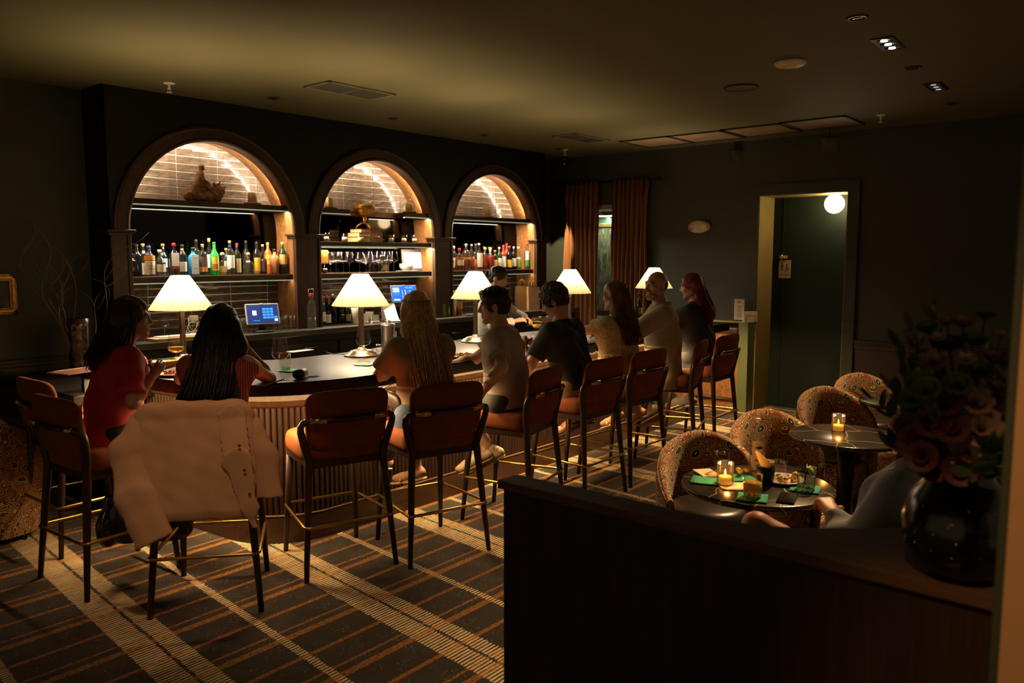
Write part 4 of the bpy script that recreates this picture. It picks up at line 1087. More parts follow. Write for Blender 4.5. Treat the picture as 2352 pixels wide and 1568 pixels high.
# ------------------------------------------------------------------ table lamps with pleated shades
SHADE = base('pleated_paper_shade'); n_, l_ = nodes(SHADE); n_.remove(P(SHADE))
_d = add(SHADE, 'ShaderNodeBsdfDiffuse'); _d.inputs[0].default_value = (.62, .50, .33, 1)
_t = add(SHADE, 'ShaderNodeBsdfTranslucent'); _t.inputs[0].default_value = (.95, .84, .60, 1)
_m = add(SHADE, 'ShaderNodeMixShader'); _m.inputs[0].default_value = .062
link(SHADE, _d.outputs[0], _m.inputs[1]); link(SHADE, _t.outputs[0], _m.inputs[2]); link(SHADE, _m.outputs[0], n_['Material Output'].inputs['Surface'])
LAMPM = M('lamp_pewter', (.30, .25, .20), .3, 1.0, var=.08)
def make_lamp(label, loc, group='pleated table lamps on the bar', w=60):
    t = thing('table_lamp', label, 'lamp', loc, 0, group)
    MB().lathe([(.125, 0), (.125, .008), (.118, .012), (.105, .014), (.103, .024), (.085, .028), (.083, .036), (.060, .042), (.03, .048), (.022, .062), (.001, .062)], n=32).build('base', LAMPM, t)
    MB().box((-.014, -.014, .05), (.014, .014, .355), 0, .002).build('pole', LAMPM, t)
    MB().lathe([(.030, .352), (.030, .360), (.012, .364), (.010, .40), (.014, .402), (.014, .44)], n=16).build('socket', LAMPM, t)
    n = 108; r0, r1, z0, z1 = .200, .056, .360, .582
    rows = []
    for k in range(5):
        f = k / 4; r = r0 + (r1 - r0) * f; am = .0045 * (1 - .55 * f)
        rows.append([((r + (am if i % 2 else -am)) * math.cos(2 * PI * i / n), (r + (am if i % 2 else -am)) * math.sin(2 * PI * i / n), z0 + (z1 - z0) * f) for i in range(n)])
    MB().grid(rows, wrap=True, smooth=False).build('shade', SHADE, t, flip=False)
    MB().ball((0, 0, .475), (.022, .022, .03), 0, 12).build('bulb', GLASS('bulb_glass', (1, .95, .85), .5), t)
    MB().tube([(0, -.10, .012), (-.06, .13, .006), (-.10, .22, .004), (-.06, .34, .003)], .003, 6).build('cord', BLACKM, t)
    lamp('lamp_bulb', 'POINT', (0, 0, .475), w, WARM, .045, parent=t)
    return t
LP = [(2.61, 5.08), (3.64, 4.50), (4.86, 4.52), (6.16, 4.50), (7.72, 4.50)]
LL = ['pleated table lamp at the left end, between the woman in red and her neighbour', 'pleated table lamp beside the blonde woman, whole shade in view', 'pleated table lamp behind the man in the grey polo', 'pleated table lamp behind the curly haired man in black', 'pleated table lamp at the far end, half behind the bald man']
for i, (p_, l) in enumerate(zip(LP, LL)): make_lamp(l, (p_[0], p_[1], ZC + .001), w=(66, 64, 58, 42, 38)[i])
# tan jacket over the back of the stool by the black haired woman
C_ = STOOL['C']; JK = M('tan_cotton_twill', (.56, .315, .17), .85, var=.10, scale=5, bmp=.08, bscale=350)
jk = thing('jacket', 'tan cotton jacket draped over the back of a bar stool', 'jacket', (C_[0], C_[1], 0), C_[2] - PI / 2)
fy = np.array([0., 1., 0.15])
s1 = Sdf()
for i in range(7):
    x = -.215 + i * .068
    s1.cone((x, -.292 - .012 * (1 - (x / .25) ** 2), 1.005), (x * .88 + .01, -.345 + .012 * math.sin(i * 2.1), .555), .075, .085, .035, (fy, .24))
s1.cone((-.20, -.272, 1.045), (.20, -.272, 1.045), .040, .040, .03); s1.cone((-.19, -.215, .98), (.19, -.215, .98), .05, .05, .03, (fy, .3)); s1.cone((-.17, -.20, .80), (.17, -.20, .80), .05, .05, .03, (fy, .3))
s1.cut((0, 0, -1.), -.515)
bodyp = skin_obj('back_panel', s1.mesh(.0085, disp=lambda X, Y, Z: .0075 * np.sin(24 * X + 2.5 * np.sin(5 * Z)) * np.clip((1.05 - Z) * 2.2, 0, 1) + .0035 * np.sin(46 * X + 14 * Z + 2 * np.sin(20 * Z)) + .002 * np.sin(70 * Z + 30 * X)), JK, jk)
s2 = Sdf(); s2.chain([(-.235, -.285, .99), (-.315, -.300, .83), (-.275, -.345, .62), (-.195, -.375, .42)], [.070, .090, .095, .100], .04, (fy, .33)); s2.cut((.42, 0, -.91), -.475)
skin_obj('left_sleeve', s2.mesh(.0085, disp=folds(.006, 30, 2.)), JK, jk)
s3 = Sdf(); s3.chain([(.225, -.280, .985), (.300, -.300, .80), (.325, -.315, .595)], [.062, .070, .070], .04, (fy, .36)); s3.cut((0, 0, -1.), -.600)
skin_obj('right_sleeve', s3.mesh(.0085, disp=folds(.005, 34, 1.)), JK, jk)
s4 = Sdf(); s4.chain([(.165, -.318, 1.00), (.190, -.362, .80), (.240, -.372, .56), (.262, -.368, .475)], [.072, .070, .045, .014], .03, (fy, .12))
skin_obj('front_flap', s4.mesh(.0075, disp=lambda X, Y, Z: .003 * np.sin(48 * X + 9 * Z)), JK, jk)
s5 = Sdf(); s5.chain([(-.150, -.300, 1.03), (-.02, -.305, 1.045), (.13, -.300, 1.03)], [.030, .034, .030], .02, (fy, .5)); skin_obj('collar', s5.mesh(.0075, disp=folds(.002, 50)), JK, jk)
for k_, zz in enumerate((.88, .76, .64)): MB().ball((.205 + .02 * k_, -.385, zz), (.008, .003, .008), 0, 8).build('button', M('horn_button', (.10, .06, .03), .4), jk)

# black bags hanging between the two left stools
def handbag(loc, rot, w, h, dpt, label):
    t = thing('handbag', label, 'bag', loc, rot, None)
    lea = M('black_patent', (.010, .010, .010), .22, var=.2)
    s = Sdf(); s.cone((-w / 2 + .04, 0, h * .35), (w / 2 - .04, 0, h * .35), h * .36, h * .36, .05, (np.array([0, 1., 0]), dpt)); s.cone((-w / 2 + .06, 0, h * .75), (w / 2 - .06, 0, h * .75), h * .22, h * .22, .05, (np.array([0, 1., 0]), dpt))
    skin_obj('bag_body', s.mesh(.009, disp=folds(.004, 40)), lea, t)
    for sy in (-1, 1): MB().tube([(-.08, sy * .03, h * .9), (-.07, sy * .035, h * 1.35), (0, sy * .03, h * 1.55), (.07, sy * .035, h * 1.35), (.08, sy * .03, h * .9)], .006, 6).build('handle', lea, t)
    for sx in (-.08, .08): MB().ball((sx, -.045, h * .88), .010, 0, 8).build('stud', CHROME, t)
    return t
q = atz(268, 1205, 0.28); handbag((q.x + .02, q.y - .02, .20), .6, .30, .30, .45, 'glossy black handbag hanging between the two left stools')
q = atz(355, 1225, 0.28); handbag((q.x, q.y + .06, .22), C_[2] - PI / 2, .34, .30, .35, 'black tote bag below the hanging tan jacket')
# ------------------------------------------------------------------ people
SKIN = {'fair': M('skin_fair', (.50, .27, .17), .5, var=.08, scale=20), 'ruddy': M('skin_ruddy', (.46, .17, .08), .5, var=.1, scale=20), 'tan': M('skin_tan', (.38, .19, .105), .5, var=.08, scale=20)}
LIPS = M('lips', (.32, .10, .08), .45); BROW = M('brow', (.03, .018, .012), .7)
EYEW = M('eye_white', (.60, .55, .50), .2, var=.02); IRIS = M('iris', (.035, .02, .012), .15)
def hairm(name, col): return M(name, col, .42, var=.55, scale=3, stretch=(45, 45, 3), spec=.22, bmp=.25, bscale=3)
def rz(a): c, s = math.cos(a), math.sin(a); return np.array([[c, -s, 0], [s, c, 0], [0, 0, 1]])
def rx(a): c, s = math.cos(a), math.sin(a); return np.array([[1, 0, 0], [0, c, -s], [0, s, c]])
def ry(a): c, s = math.cos(a), math.sin(a); return np.array([[c, 0, s], [0, 1, 0], [-s, 0, c]])
def unit(v): v = np.array(v, float); return v / (np.linalg.norm(v) + 1e-9)
class Body: pass
def ik(S, W, l1, l2, hint):
    """elbow or knee between S and W, bulging towards hint"""
    S, W = np.array(S, float), np.array(W, float); d = W - S; L = np.linalg.norm(d)
    if L > (l1 + l2) * .995: W = S + d / L * (l1 + l2) * .995; d = W - S; L = np.linalg.norm(d)
    a = (l1 * l1 - l2 * l2 + L * L) / (2 * L); h = math.sqrt(max(l1 * l1 - a * a, 0)); u = d / L
    hv = np.array(hint, float); hv = unit(hv - u * (hv @ u))
    return S + u * a + hv * h, W
def hand(sd, W, d, n, thumb, curl=.5, sc=1.0, spread=.012, fr=.0085):
    """palm, four fingers and a thumb rooted at wrist W; d along the hand, n palm side, thumb = +1/-1 side"""
    d = unit(d); n = unit(np.array(n, float) - d * (np.array(n, float) @ d)); s = np.cross(d, n) * thumb
    for o in (-.024, -.008, .010, .025):
        sd.cone(W + s * o * .6 * sc, W + (d * .082 + s * o) * sc, .0165 * sc, .0135 * sc, .012)
    for o, L, c in ((.031, .070, .9), (.011, .080, 1.0), (-.010, .074, 1.1), (-.030, .058, 1.25)):
        p = W + (d * .080 + s * o) * sc; ang = 0.15
        for seg, fl in enumerate((.45, .31, .24)):
            ang += curl * c * (.75 if seg == 0 else 1.0)
            dr = d * math.cos(ang) + n * math.sin(ang) + s * (o * spread * 12)
            q = p + unit(dr) * L * fl * sc; sd.cone(p, q, (fr - seg * .0008) * sc, (fr - .0008 - seg * .0008) * sc, .004); p = q
    p = W + (d * .022 + s * .026) * sc
    for dr, L in ((d * .6 + s * .7 + n * .35, .042), (d * .85 + s * .25 + n * .5 * (.5 + curl), .034), (d * .95 - s * .05 + n * .5 * (.4 + curl), .026)):
        q = p + unit(dr) * L * sc; sd.cone(p, q, .0115 * sc, .0095 * sc, .008); p = q
def person(label, loc, ang, sex='m', sc=1.0, seat=.755, lean=8, side=0, twist=0, head=(0, 0), armR=None, armL=None, legs=None, skin='fair', stand=False, width=1.0, curlR=.5, curlL=.5, palmR=None, palmL=None, hipy=-.02, cell=.010, group='guests at the bar', neckl=0.0):
    """a clothed figure: joints worked out in local coordinates (x right, y forward); arms and legs reach for world points"""
    b = Body(); b.t = thing('person', label, 'person', (loc[0], loc[1], 0), ang - PI / 2, group)
    Ri = rz(-(ang - PI / 2)); L0 = np.array([loc[0], loc[1], 0.])
    b.loc = lambda w: Ri @ (np.array(w, float) - L0)
    la, sa = math.radians(lean), math.radians(side)
    u = unit([math.sin(sa), math.sin(la), math.cos(la)])
    hipz = (.90 if stand else seat + .085)
    b.P = np.array([0, hipy, hipz]); b.u = u
    tw = rz(math.radians(twist)); rt = tw @ np.array([1., 0, 0]); rt = unit(rt - u * (rt @ u)); fw = np.cross(u, rt)
    b.rt, b.fw = rt, fw
    f = sex == 'f'; sw = (.152 if f else .182) * width; b.sw = sw
    hw = (.10 if f else .092)
    b.nb = b.P + u * .505 * sc
    hd = unit(u * .55 + np.array([0, 0, 1]) * .45 + fw * .20)
    b.hc = b.nb + hd * (.165 + neckl) * sc
    b.H = rz(math.radians(twist + head[0])) @ rx(math.radians(head[1]))
    if len(head) > 2: b.H = b.H @ ry(math.radians(head[2]))
    h = lambda x, y, z: b.hc + b.H @ (np.array([x, y, z]) * sc * (.96 if f else 1.0)); b.h = h
    sd = Sdf(); b.sd = sd
    b.S = {s: b.P + u * .440 * sc + rt * s * sw for s in (1, -1)}
    r0 = .105 if f else .112
    # torso
    for s in (-1, 1):
        sd.cone(b.P + rt * s * hw * .75, b.P + u * .17 * sc + rt * s * .055, r0 * .98, .088 if f else .098, .06)
        sd.cone(b.P + u * .17 * sc + rt * s * .055, b.P + u * .36 * sc + rt * s * .07 * width, .088 if f else .098, .100 if f else .110, .06)
        sd.cone(b.P + u * .36 * sc + rt * s * .05, b.S[s] - u * .02, .092, .052 if f else .060, .05)
    sd.cone(b.P + u * .40 * sc, b.nb, .075, .056, .05)
    if f:
        for s in (-1, 1): sd.ell(b.P + u * .325 * sc + rt * s * .068 + fw * .085, (.058, .055, .058), None, .03)
    # neck and head
    sd.cone(b.nb, h(0, -.022, -.062), (.047 if f else .056), (.045 if f else .053), .03)
    sd.ell(h(0, -.012, .028), np.array((.074, .092, .088)) * sc, b.H, .02)
    sd.ell(h(0, .022, -.032), np.array((.060, .070, .086)) * sc, b.H, .025)
    for s in (-1, 1):
        sd.cone(h(s * .050, -.005, -.058), h(s * .016, .066, -.104), .020, .016, .02)
        sd.ell(h(s * .044, .058, -.020), (.021, .020, .020), b.H, .02)
        sd.ell(h(s * .076, -.010, -.006), (.011, .022, .034), b.H @ rz(s * -.35), .008)
    sd.cone(h(-.016, .068, -.106), h(.016, .068, -.106), .0165, .0165, .015)
    sd.cone(h(-.036, .078, .026), h(.036, .078, .026), .012, .012, .014)
    for s in (-1, 1): sd.ell(h(s * .031, .100, .006), (.019, .015, .011), b.H, -.012)
    sd.cone(h(0, .086, .012), h(0, .106, -.030), .0085, .0125, .010)
    for s in (-1, 1): sd.ell(h(s * .012, .096, -.034), (.009, .010, .008), b.H, .008)
    sd.cone(h(-.019, .085, -.060), h(.019, .085, -.060), .0075, .0075, .006); sd.cone(h(-.016, .084, -.073), h(.016, .084, -.073), .008, .008, .006)
    # arms
    b.E, b.W = {}, {}
    ul, fl = (.275 if f else .295) * sc, (.235 if f else .255) * sc
    for s, arm, cu, pn in ((1, armR, curlR, palmR), (-1, armL, curlL, palmL)):
        if arm is None: arm = (b.loc_w if 0 else None)
        if arm is None: W = b.P + np.array([s * .14, .26, -.02]); hint = np.array([s * .6, -.6, -.5])
        else: W = b.loc(arm[0]); hint = Ri @ np.array(arm[1], float)
        E, W = ik(b.S[s], W, ul, fl, hint); b.E[s], b.W[s] = E, W
        k = .88 if f else 1.0
        sd.cone(b.S[s], E, .050 * k, .039 * k, .03); sd.cone(b.S[s] - u * .01, b.S[s] + (E - b.S[s]) * .25, .056 * k, .05 * k, .03)
        M_ = E + (W - E) * .30; sd.cone(E, M_, .036 * k, .040 * k, .02); sd.cone(M_, W, .040 * k, .025 * k, .02)
        pn_ = (Ri @ np.array(pn, float)) if pn is not None else np.array([-s * .6, 0, -.8])
        hand(sd, W + (W - E) / np.linalg.norm(W - E) * .01, W - E, pn_, float(s), cu, .95 * k if f else 1.0)
    # legs
    b.K, b.A, b.T = {}, {}, {}
    tl, cl = .43 * sc, .42 * sc
    for s in (1, -1):
        hp = b.P + np.array([s * hw, .02, -.005])
        if stand: A = np.array([s * .10, hipy + .02, .085]); hint = np.array([0, 1, 0])
        elif legs and legs.get(s): A = b.loc(legs[s][0]); hint = Ri @ np.array(legs[s][1], float)
        else: A = np.array([s * .11, .34, .385]); hint = np.array([s * .15, .6, .8])
        K, A = ik(hp, A, tl, cl, hint); b.K[s], b.A[s] = K, A
        k = 1.0
        sd.cone(hp, K, .092 if f else .094, .057, .04); M_ = K + (A - K) * .33
        sd.cone(K, M_, .054, .056 if f else .060, .02); sd.cone(M_, A, .056 if f else .060, .036, .02)
        tdir = legs[s][2] if legs and legs.get(s) and len(legs[s]) > 2 else None
        T = unit(Ri @ np.array(tdir, float)) if tdir is not None else unit([s * .15, 1, -.35])
        b.T[s] = T
        sd.cone(A + np.array([0, 0, -.01]) - T * .035, A + T * .10 + np.array([0, 0, -.045]), .036, .030, .02); sd.cone(A + T * .10 + np.array([0, 0, -.045]), A + T * .155 + np.array([0, 0, -.05]), .032, .022, .015)
    fine = [(b.hc + b.H @ np.array([0, .02, -.02]), .125)]
    vq = sd.mesh(cell, fine, .0055)
    HI = b.H.T
    def fmat(c):
        q = (c - b.hc) @ b.H / (sc * (.96 if f else 1.0)); r = np.zeros(len(c), int)
        fr = q[:, 1] > .06
        r[fr & (np.abs(q[:, 0]) < .024) & (q[:, 2] < -.052) & (q[:, 2] > -.083) & (q[:, 1] > .080)] = 1
        br = fr & (np.abs(np.abs(q[:, 0]) - .032) < .019) & (np.abs(q[:, 2] - (.028 - .25 * (np.abs(q[:, 0]) - .03))) < .0055)
        r[br] = 2
        return r
    b.body = skin_obj('body', vq, [SKIN[skin], LIPS, BROW], b.t, fmat)
    for s in (-1, 1):
        e = MB().ball((0, 0, 0), .0118, 0, 12); 
        me = e.mesh('eye', [EYEW, IRIS]); me.polygons.foreach_set('material_index', [1 if p_.center.y > .0098 else 0 for p_ in me.polygons])
        o = put('eye', me, b.t); o.matrix_local = Matrix.Translation(h(s * .031, .0785, .007)) @ Matrix([list(r_) + [0] for r_ in b.H] + [[0, 0, 0, 1]])
    b.f = f; b.sc = sc; b.width = width; b.hw = hw
    return b
def top_garment(b, mat, sleeve=.6, hem=-.10, puff=.014, amp=.003, name='shirt', long=False, neck=.0, vneck=False, loose=0.0, seed=0.):
    """shirt, jacket or top that follows the torso; sleeve = share of the upper arm covered, long = down to the wrist"""
    sd = Sdf(); P_, u, rt, sc = b.P, b.u, b.rt, b.sc; w = b.width; f = b.f
    r0 = (.105 if f else .112) + puff
    for s in (-1, 1):
        sd.cone(P_ + u * hem + rt * s * b.hw * .75, P_ + u * .17 * sc + rt * s * .055, r0 + loose, (.088 if f else .098) + puff + loose, .06)
        sd.cone(P_ + u * .17 * sc + rt * s * .055, P_ + u * .36 * sc + rt * s * .07 * w, (.088 if f else .098) + puff + loose, (.100 if f else .110) + puff, .06)
        sd.cone(P_ + u * .36 * sc + rt * s * .05, b.S[s] - u * .02, .092 + puff, (.052 if f else .060) + puff, .05)
        if f: sd.ell(P_ + u * .325 * sc + rt * s * .068 + b.fw * .085, np.array((.058, .055, .058)) + puff, None, .03)
        S_, E, W = b.S[s], b.E[s], b.W[s]; k = .88 if f else 1.0
        if sleeve > 0 or long:
            e = 1.0 if long else sleeve
            B_ = S_ + (E - S_) * e
            sd.cone(S_, B_, .056 * k + puff, .042 * k + puff * 1.25 + (0 if long else .008), .03, None, not long)
            if long:
                C_ = E + (W - E) * .90; sd.cone(E, C_, .040 * k + puff * 1.2, .028 * k + puff * 1.1, .02, None, True)
    if neck: sd.cone(P_ + u * .42 * sc, b.nb + u * neck, .07 + puff, .058 + puff * .6, .03, None, True)
    else: sd.cone(P_ + u * .38 * sc, b.nb - u * .035, .078 + puff * .6, .066 + puff * .4, .04)
    zh = P_ + u * (hem - .02)
    sd.cut(-u, -(zh @ u))
    if vneck: sd.ell(b.nb + b.fw * .06 - u * .02, (.05, .06, .11), None, -.01)
    return skin_obj(name, sd.mesh(.0095, disp=folds(amp, seed=seed)), mat, b.t)
def leg_garment(b, mat, end=1.9, puff=.014, amp=.003, name='trousers', flare=.0):
    """end: 0..1 along thigh, 1..2 down the calf"""
    sd = Sdf(); P_ = b.P
    for s in (-1, 1):
        hp = P_ + np.array([s * b.hw, .02, -.005]); K, A = b.K[s], b.A[s]
        sd.cone(P_ + b.u * .06 + b.rt * s * b.hw * .6, hp, .098 + puff, .095 + puff, .05)
        e = min(end, 1.0); sd.cone(hp, hp + (K - hp) * e, .093 + puff, (.058 + .035 * (1 - e)) + puff + (flare if end < 1 else 0), .04, None, end < 1)
        if end > 1:
            e = end - 1; sd.cone(K, K + (A - K) * e, .058 + puff, (.060 + (.036 - .060) * e) + puff + flare, .025, None, True)
    sd.cut(b.u, (P_ + b.u * .12) @ b.u)
    return skin_obj(name, sd.mesh(.0100, disp=folds(amp, 30)), mat, b.t)
def shoes(b, mat, sole, which=(1, -1), name='shoe', tall=.0):
    for s in which:
        A, T = b.A[s], b.T[s]; dn = np.array([0, 0, -1.])
        dn = unit(dn - T * (dn @ T)); sd = Sdf()
        heel, toe = A - T * .045 + dn * .035, A + T * .155 + dn * .052
        sd.cone(heel, A + T * .06 + dn * .035, .042, .043, .02); sd.cone(A + T * .06 + dn * .04, toe, .043, .034, .02)
        sd.cone(A + dn * (-.02 - tall), A + dn * .02, .044, .044, .02)
        o = skin_obj(name, sd.mesh(.0085), mat, b.t)
        so = Sdf(); so.cone(heel + dn * .032, A + T * .05 + dn * .07, .040, .044, .02, (dn, .35)); so.cone(A + T * .05 + dn * .07, toe + dn * .026, .044, .036, .02, (dn, .35))
        skin_obj('sole', so.mesh(.0085), sole, o)
def sandals(b, mat, which=(1, -1)):
    for s in which:
        A, T = b.A[s], b.T[s]; dn = np.array([0, 0, -1.]); dn = unit(dn - T * (dn @ T)); sdv = np.cross(T, dn)
        so = Sdf(); so.cone(A - T * .045 + dn * .052, A + T * .06 + dn * .075, .034, .038, .02, (dn, .3)); so.cone(A + T * .06 + dn * .075, A + T * .175 + dn * .085, .038, .030, .02, (dn, .3))
        o = skin_obj('sandal', so.mesh(.0085), mat, b.t)
        c = A + T * .105 + dn * .045
        MB().tube([c + sdv * .040 * math.cos(a) - dn * .034 * math.sin(a) + dn * .022 for a in [i * PI / 8 for i in range(9)]], .007, 6).build('strap', mat, o)
def hair_short(b, mat, amp=.0, top=1.0, grow=.012, back=-.062, curly=False, seed=1.):
    sd = Sdf(); h = b.h; g = grow
    sd.ell(h(0, -.014, .034), (.074 + g, .094 + g, .086 + g * 1.4), b.H, .02)
    sd.ell(h(0, -.050, -.030), (.060, .050, .045), b.H, .02)
    for s in (-1, 1): sd.cone(h(s * .072, .012, .02), h(s * .071, .012, -.018), .012, .007, .01)
    sd.ell(h(0, .105, -.020), (.070, .055, .078), b.H, -.012)
    for s in (-1, 1): sd.ell(h(s * .080, -.002, -.022), (.016, .026, .040), b.H, -.006)
    n = b.H @ np.array([0, .25, -1.]); n = unit(n); sd.cut(n, h(0, -.06, back) @ n)
    if curly: dis = lambda X, Y, Z: .0065 * (np.sin(150 * X + 3 * np.sin(70 * Y)) * np.sin(150 * Y + 2 * np.sin(60 * Z)) + np.sin(140 * Z + 3 * np.sin(80 * X)) * .6)
    else: dis = lambda X, Y, Z: .0022 * np.sin(120 * X + 40 * Y + 3 * np.sin(50 * Z)) + .0015 * np.sin(160 * Y)
    return skin_obj('hair', sd.mesh(.0065, disp=dis), mat, b.t)
def hair_long(b, mat, length=.42, wid=.085, n=130, seed=1, wave=.012, fwd=0., thick=.045, spread=1.0, end_shift=(0, 0), front=False):
    sd = Sdf(); h = b.h; r = random.Random(seed)
    sd.ell(h(0, -.016, .034), (.088, .106, .098), b.H, .02)
    bk = b.H @ np.array([0, -1., 0]); bk[2] = 0; bk = unit(bk); rt = b.H @ np.array([1., 0, 0]); rt[2] = 0; rt = unit(rt)
    top = h(0, -.055, .0); dn = np.array([0, 0, -1.])
    mid = h(0, -.060, -.12) + bk * .015
    # follow the back of the torso
    endp = b.hc + dn * length + bk * (.085 - .30 * math.tan(math.radians(0))) - b.u * 0
    k_ = (b.hc[2] - length - b.P[2]) / (b.u[2] + 1e-6); on_back = b.P + b.u * k_ - b.fw * (.135)
    endp = np.array([on_back[0], on_back[1], b.hc[2] - length]) + rt * end_shift[0] + bk * end_shift[1]
    for o in (-1, -.35, .35, 1):
        sd.cone(top + rt * o * .055, mid + rt * o * wid * .75, .055, thick, .03); sd.cone(mid + rt * o * wid * .75, endp + rt * o * wid * .8, thick, thick * .45, .03)
    sd.ell(h(0, .108, -.030), (.060, .062, .095), b.H, -.012)
    vq = sd.mesh(.0075, disp=lambda X, Y, Z: .0030 * np.sin(95 * (X * rt[0] + Y * rt[1]) + 2.5 * np.sin(14 * Z) + 40 * (X * bk[0] + Y * bk[1])))
    vs = [tuple(v) for v in vq[0]]; fs = [tuple(q) for q in vq[1]]
    mb = MB(); mb.v = vs; mb.f = fs; mb.m = [0] * len(fs); mb.sm = [True] * len(fs)
    lim = 2.35 if front else 1.75
    for i in range(n):
        th = r.uniform(-lim, lim); s_, c_ = math.sin(th), math.cos(th); ph = r.uniform(0, 6)
        p0 = h(.092 * s_, -.016 - .108 * c_, .03 + r.uniform(0, .05)); p1 = h(.098 * s_, -.02 - .112 * c_, -.055)
        L = r.uniform(.78, 1.08); lat = rt * s_ * (wid * 1.25) * spread * (1 + r.uniform(-.15, .25))
        p3 = np.array([endp[0], endp[1], 0]) + lat + bk * (c_ * thick * .8 + r.uniform(-.01, .02)) + np.array([0, 0, b.hc[2] - length * L])
        if front and c_ < -.1: p3 = p3 + b.fw * (.20 * -c_) + np.array([0, 0, 0.04])
        pts = []
        for k in range(9):
            t = k / 8
            q = p0 * (1 - t) ** 2 + 2 * p1 * t * (1 - t) * 1.0 + p3 * t * t if t < 1 else p3
            q = q + rt * wave * math.sin(7 * t + ph) * t + bk * wave * .7 * math.cos(6 * t + ph * 2) * t + bk * .012 * math.sin(PI * t)
            pts.append(q)
        mb.tube(pts, [.0055, .0065, .0065, .006, .006, .0055, .0045, .0035, .001], 4, flat=.5)
    return mb.build('hair', mat, b.t, flip=False)
RED = M('red_linen', (.36, .010, .008), .7, var=.15, scale=10, bmp=.1, bscale=200)
BLK = M('black_cotton', (.012, .012, .012), .8, var=.2, scale=12)
NAVY = M('blue_black_cotton', (.010, .012, .016), .8, var=.2)
KNITR = base('rust_rib_knit'); _v = coords(KNITR, 'Object', (1, 1, 1)); _w = add(KNITR, 'ShaderNodeTexWave', wave_type='BANDS', bands_direction='X'); _w.inputs['Scale'].default_value = 28; link(KNITR, _v, _w.inputs['Vector'])
link(KNITR, ramp(KNITR, _w.outputs['Fac'], [(.2, (.10, .015, .010)), (.7, (.32, .060, .035))]), P(KNITR).inputs['Base Color']); P(KNITR).inputs['Roughness'].default_value = .9; bump(KNITR, _w.outputs['Fac'], .6, .006); MATS['rust_rib_knit'] = KNITR
OLIVET = M('tan_tshirt', (.26, .19, .11), .85, var=.12, scale=8)
GREYP = M('grey_polo', (.34, .27, .22), .85, var=.1, scale=8, bmp=.08, bscale=400)
BLKS = M('black_polo', (.014, .013, .013), .75, var=.2)
DENIM = M('blue_denim', (.06, .11, .19), .85, var=.3, scale=60, bmp=.1, bscale=300)
KHAKI = M('khaki_cotton', (.40, .28, .15), .85, var=.12, scale=8)
DGREEN = M('dark_green_shorts', (.020, .024, .017), .8, var=.2)
BLAZER = M('beige_linen_jacket', (.30, .22, .13), .85, var=.12, scale=12, bmp=.1, bscale=250)
KNITC = base('cream_open_knit'); _v = coords(KNITC, 'Object', (1, 1, 1))
_vo = add(KNITC, 'ShaderNodeTexVoronoi'); _vo.inputs['Scale'].default_value = 85; link(KNITC, coords(KNITC, 'Object', (1, 1, .55)), _vo.inputs['Vector'])
link(KNITC, ramp(KNITC, _vo.outputs['Distance'], [(.10, (.06, .035, .018)), (.24, (.50, .36, .19)), (.6, (.62, .46, .26))]), P(KNITC).inputs['Base Color']); P(KNITC).inputs['Roughness'].default_value = .95; bump(KNITC, _vo.outputs['Distance'], .9, .008); MATS['cream_open_knit'] = KNITC
WHITES = M('pale_work_shirt', (.46, .42, .36), .8, var=.08); APRON = M('dark_teal_apron', (.012, .030, .030), .8, var=.2)
SNEAK = M('sneaker_leather', (.42, .34, .22), .6, var=.1); SOLE = M('rubber_sole', (.40, .27, .10), .7); BROWNS = M('brown_leather', (.12, .045, .018), .45, var=.2); DKSOLE = M('dark_sole', (.02, .016, .012), .7); SAND = M('tan_sandal', (.42, .28, .14), .6)
CANV = M('grey_canvas_shoe', (.16, .13, .10), .8)
H_DB, H_BK, H_BL, H_BR, H_RED, H_GR = hairm('hair_dark_brown', (.040, .018, .009)), hairm('hair_black', (.010, .007, .006)), hairm('hair_blonde', (.52, .34, .15)), hairm('hair_brown', (.11, .052, .022)), hairm('hair_red', (.14, .020, .012)), hairm('hair_dark_grey', (.045, .034, .026))
def deg(a): return math.radians(a)

# woman in red, side view, hand raised
b = person('woman in a red top talking with her hand raised, beside the left lamp', (1.90, 4.53), deg(-6), 'f', .95, .73, 12, 0, -6, (-16, 0), (atd(352, 862, 4.42), (.1, -.5, -1)), ((2.42, 4.78, 1.12), (-.3, .6, -.6)), None, 'tan', curlR=.12, palmR=(.2, .9, -.1), palmL=(0, -.5, -1))
top_garment(b, RED, .80, -.12, .020, .005, 'red_top', loose=.012); leg_garment(b, BLK, .55, .014, .003, 'shorts', .01); sandals(b, SAND)
hair_long(b, H_DB, .25, .080, 140, 3, .022, front=True, thick=.05, spread=1.1)
MB().tube([b.h(.075, .0, -.02), b.h(.077, .05, .004), b.h(.06, .085, .008)], .0018, 5).tube([b.h(-.075, .0, -.02), b.h(-.077, .05, .004), b.h(-.06, .085, .008)], .0018, 5).tube([b.h(.06, .088, .012), b.h(.03, .102, .018), b.h(.0, .102, .012), b.h(-.03, .102, .018), b.h(-.06, .088, .012)], .002, 5).build('glasses', BLACKM, b.t)
# woman with long black hair, back view, elbow on the bar
C_ = STOOL['C']
el = atz(640, 868, 1.10)
b = person('woman with long black hair leaning on the bar, seen from behind', (C_[0] + .02, C_[1] + .03), deg(52), 'f', .94, .73, 20, 4, -8, (6, 4), (atd(566, 800, 4.55), (.9, -.25, -1.1)), ((2.35, 4.42, 1.12), (-.8, .1, -.6)), None, 'tan', curlR=1.0, palmR=(-.5, .2, .3))
top_garment(b, KNITR, 0, -.10, .010, .002, 'sleeveless_top'); leg_garment(b, BLK, .95, .012, .003, 'skirt', .01); sandals(b, BLK)
hair_long(b, H_BK, .46, .105, 220, 5, .010, thick=.06, spread=1.0)
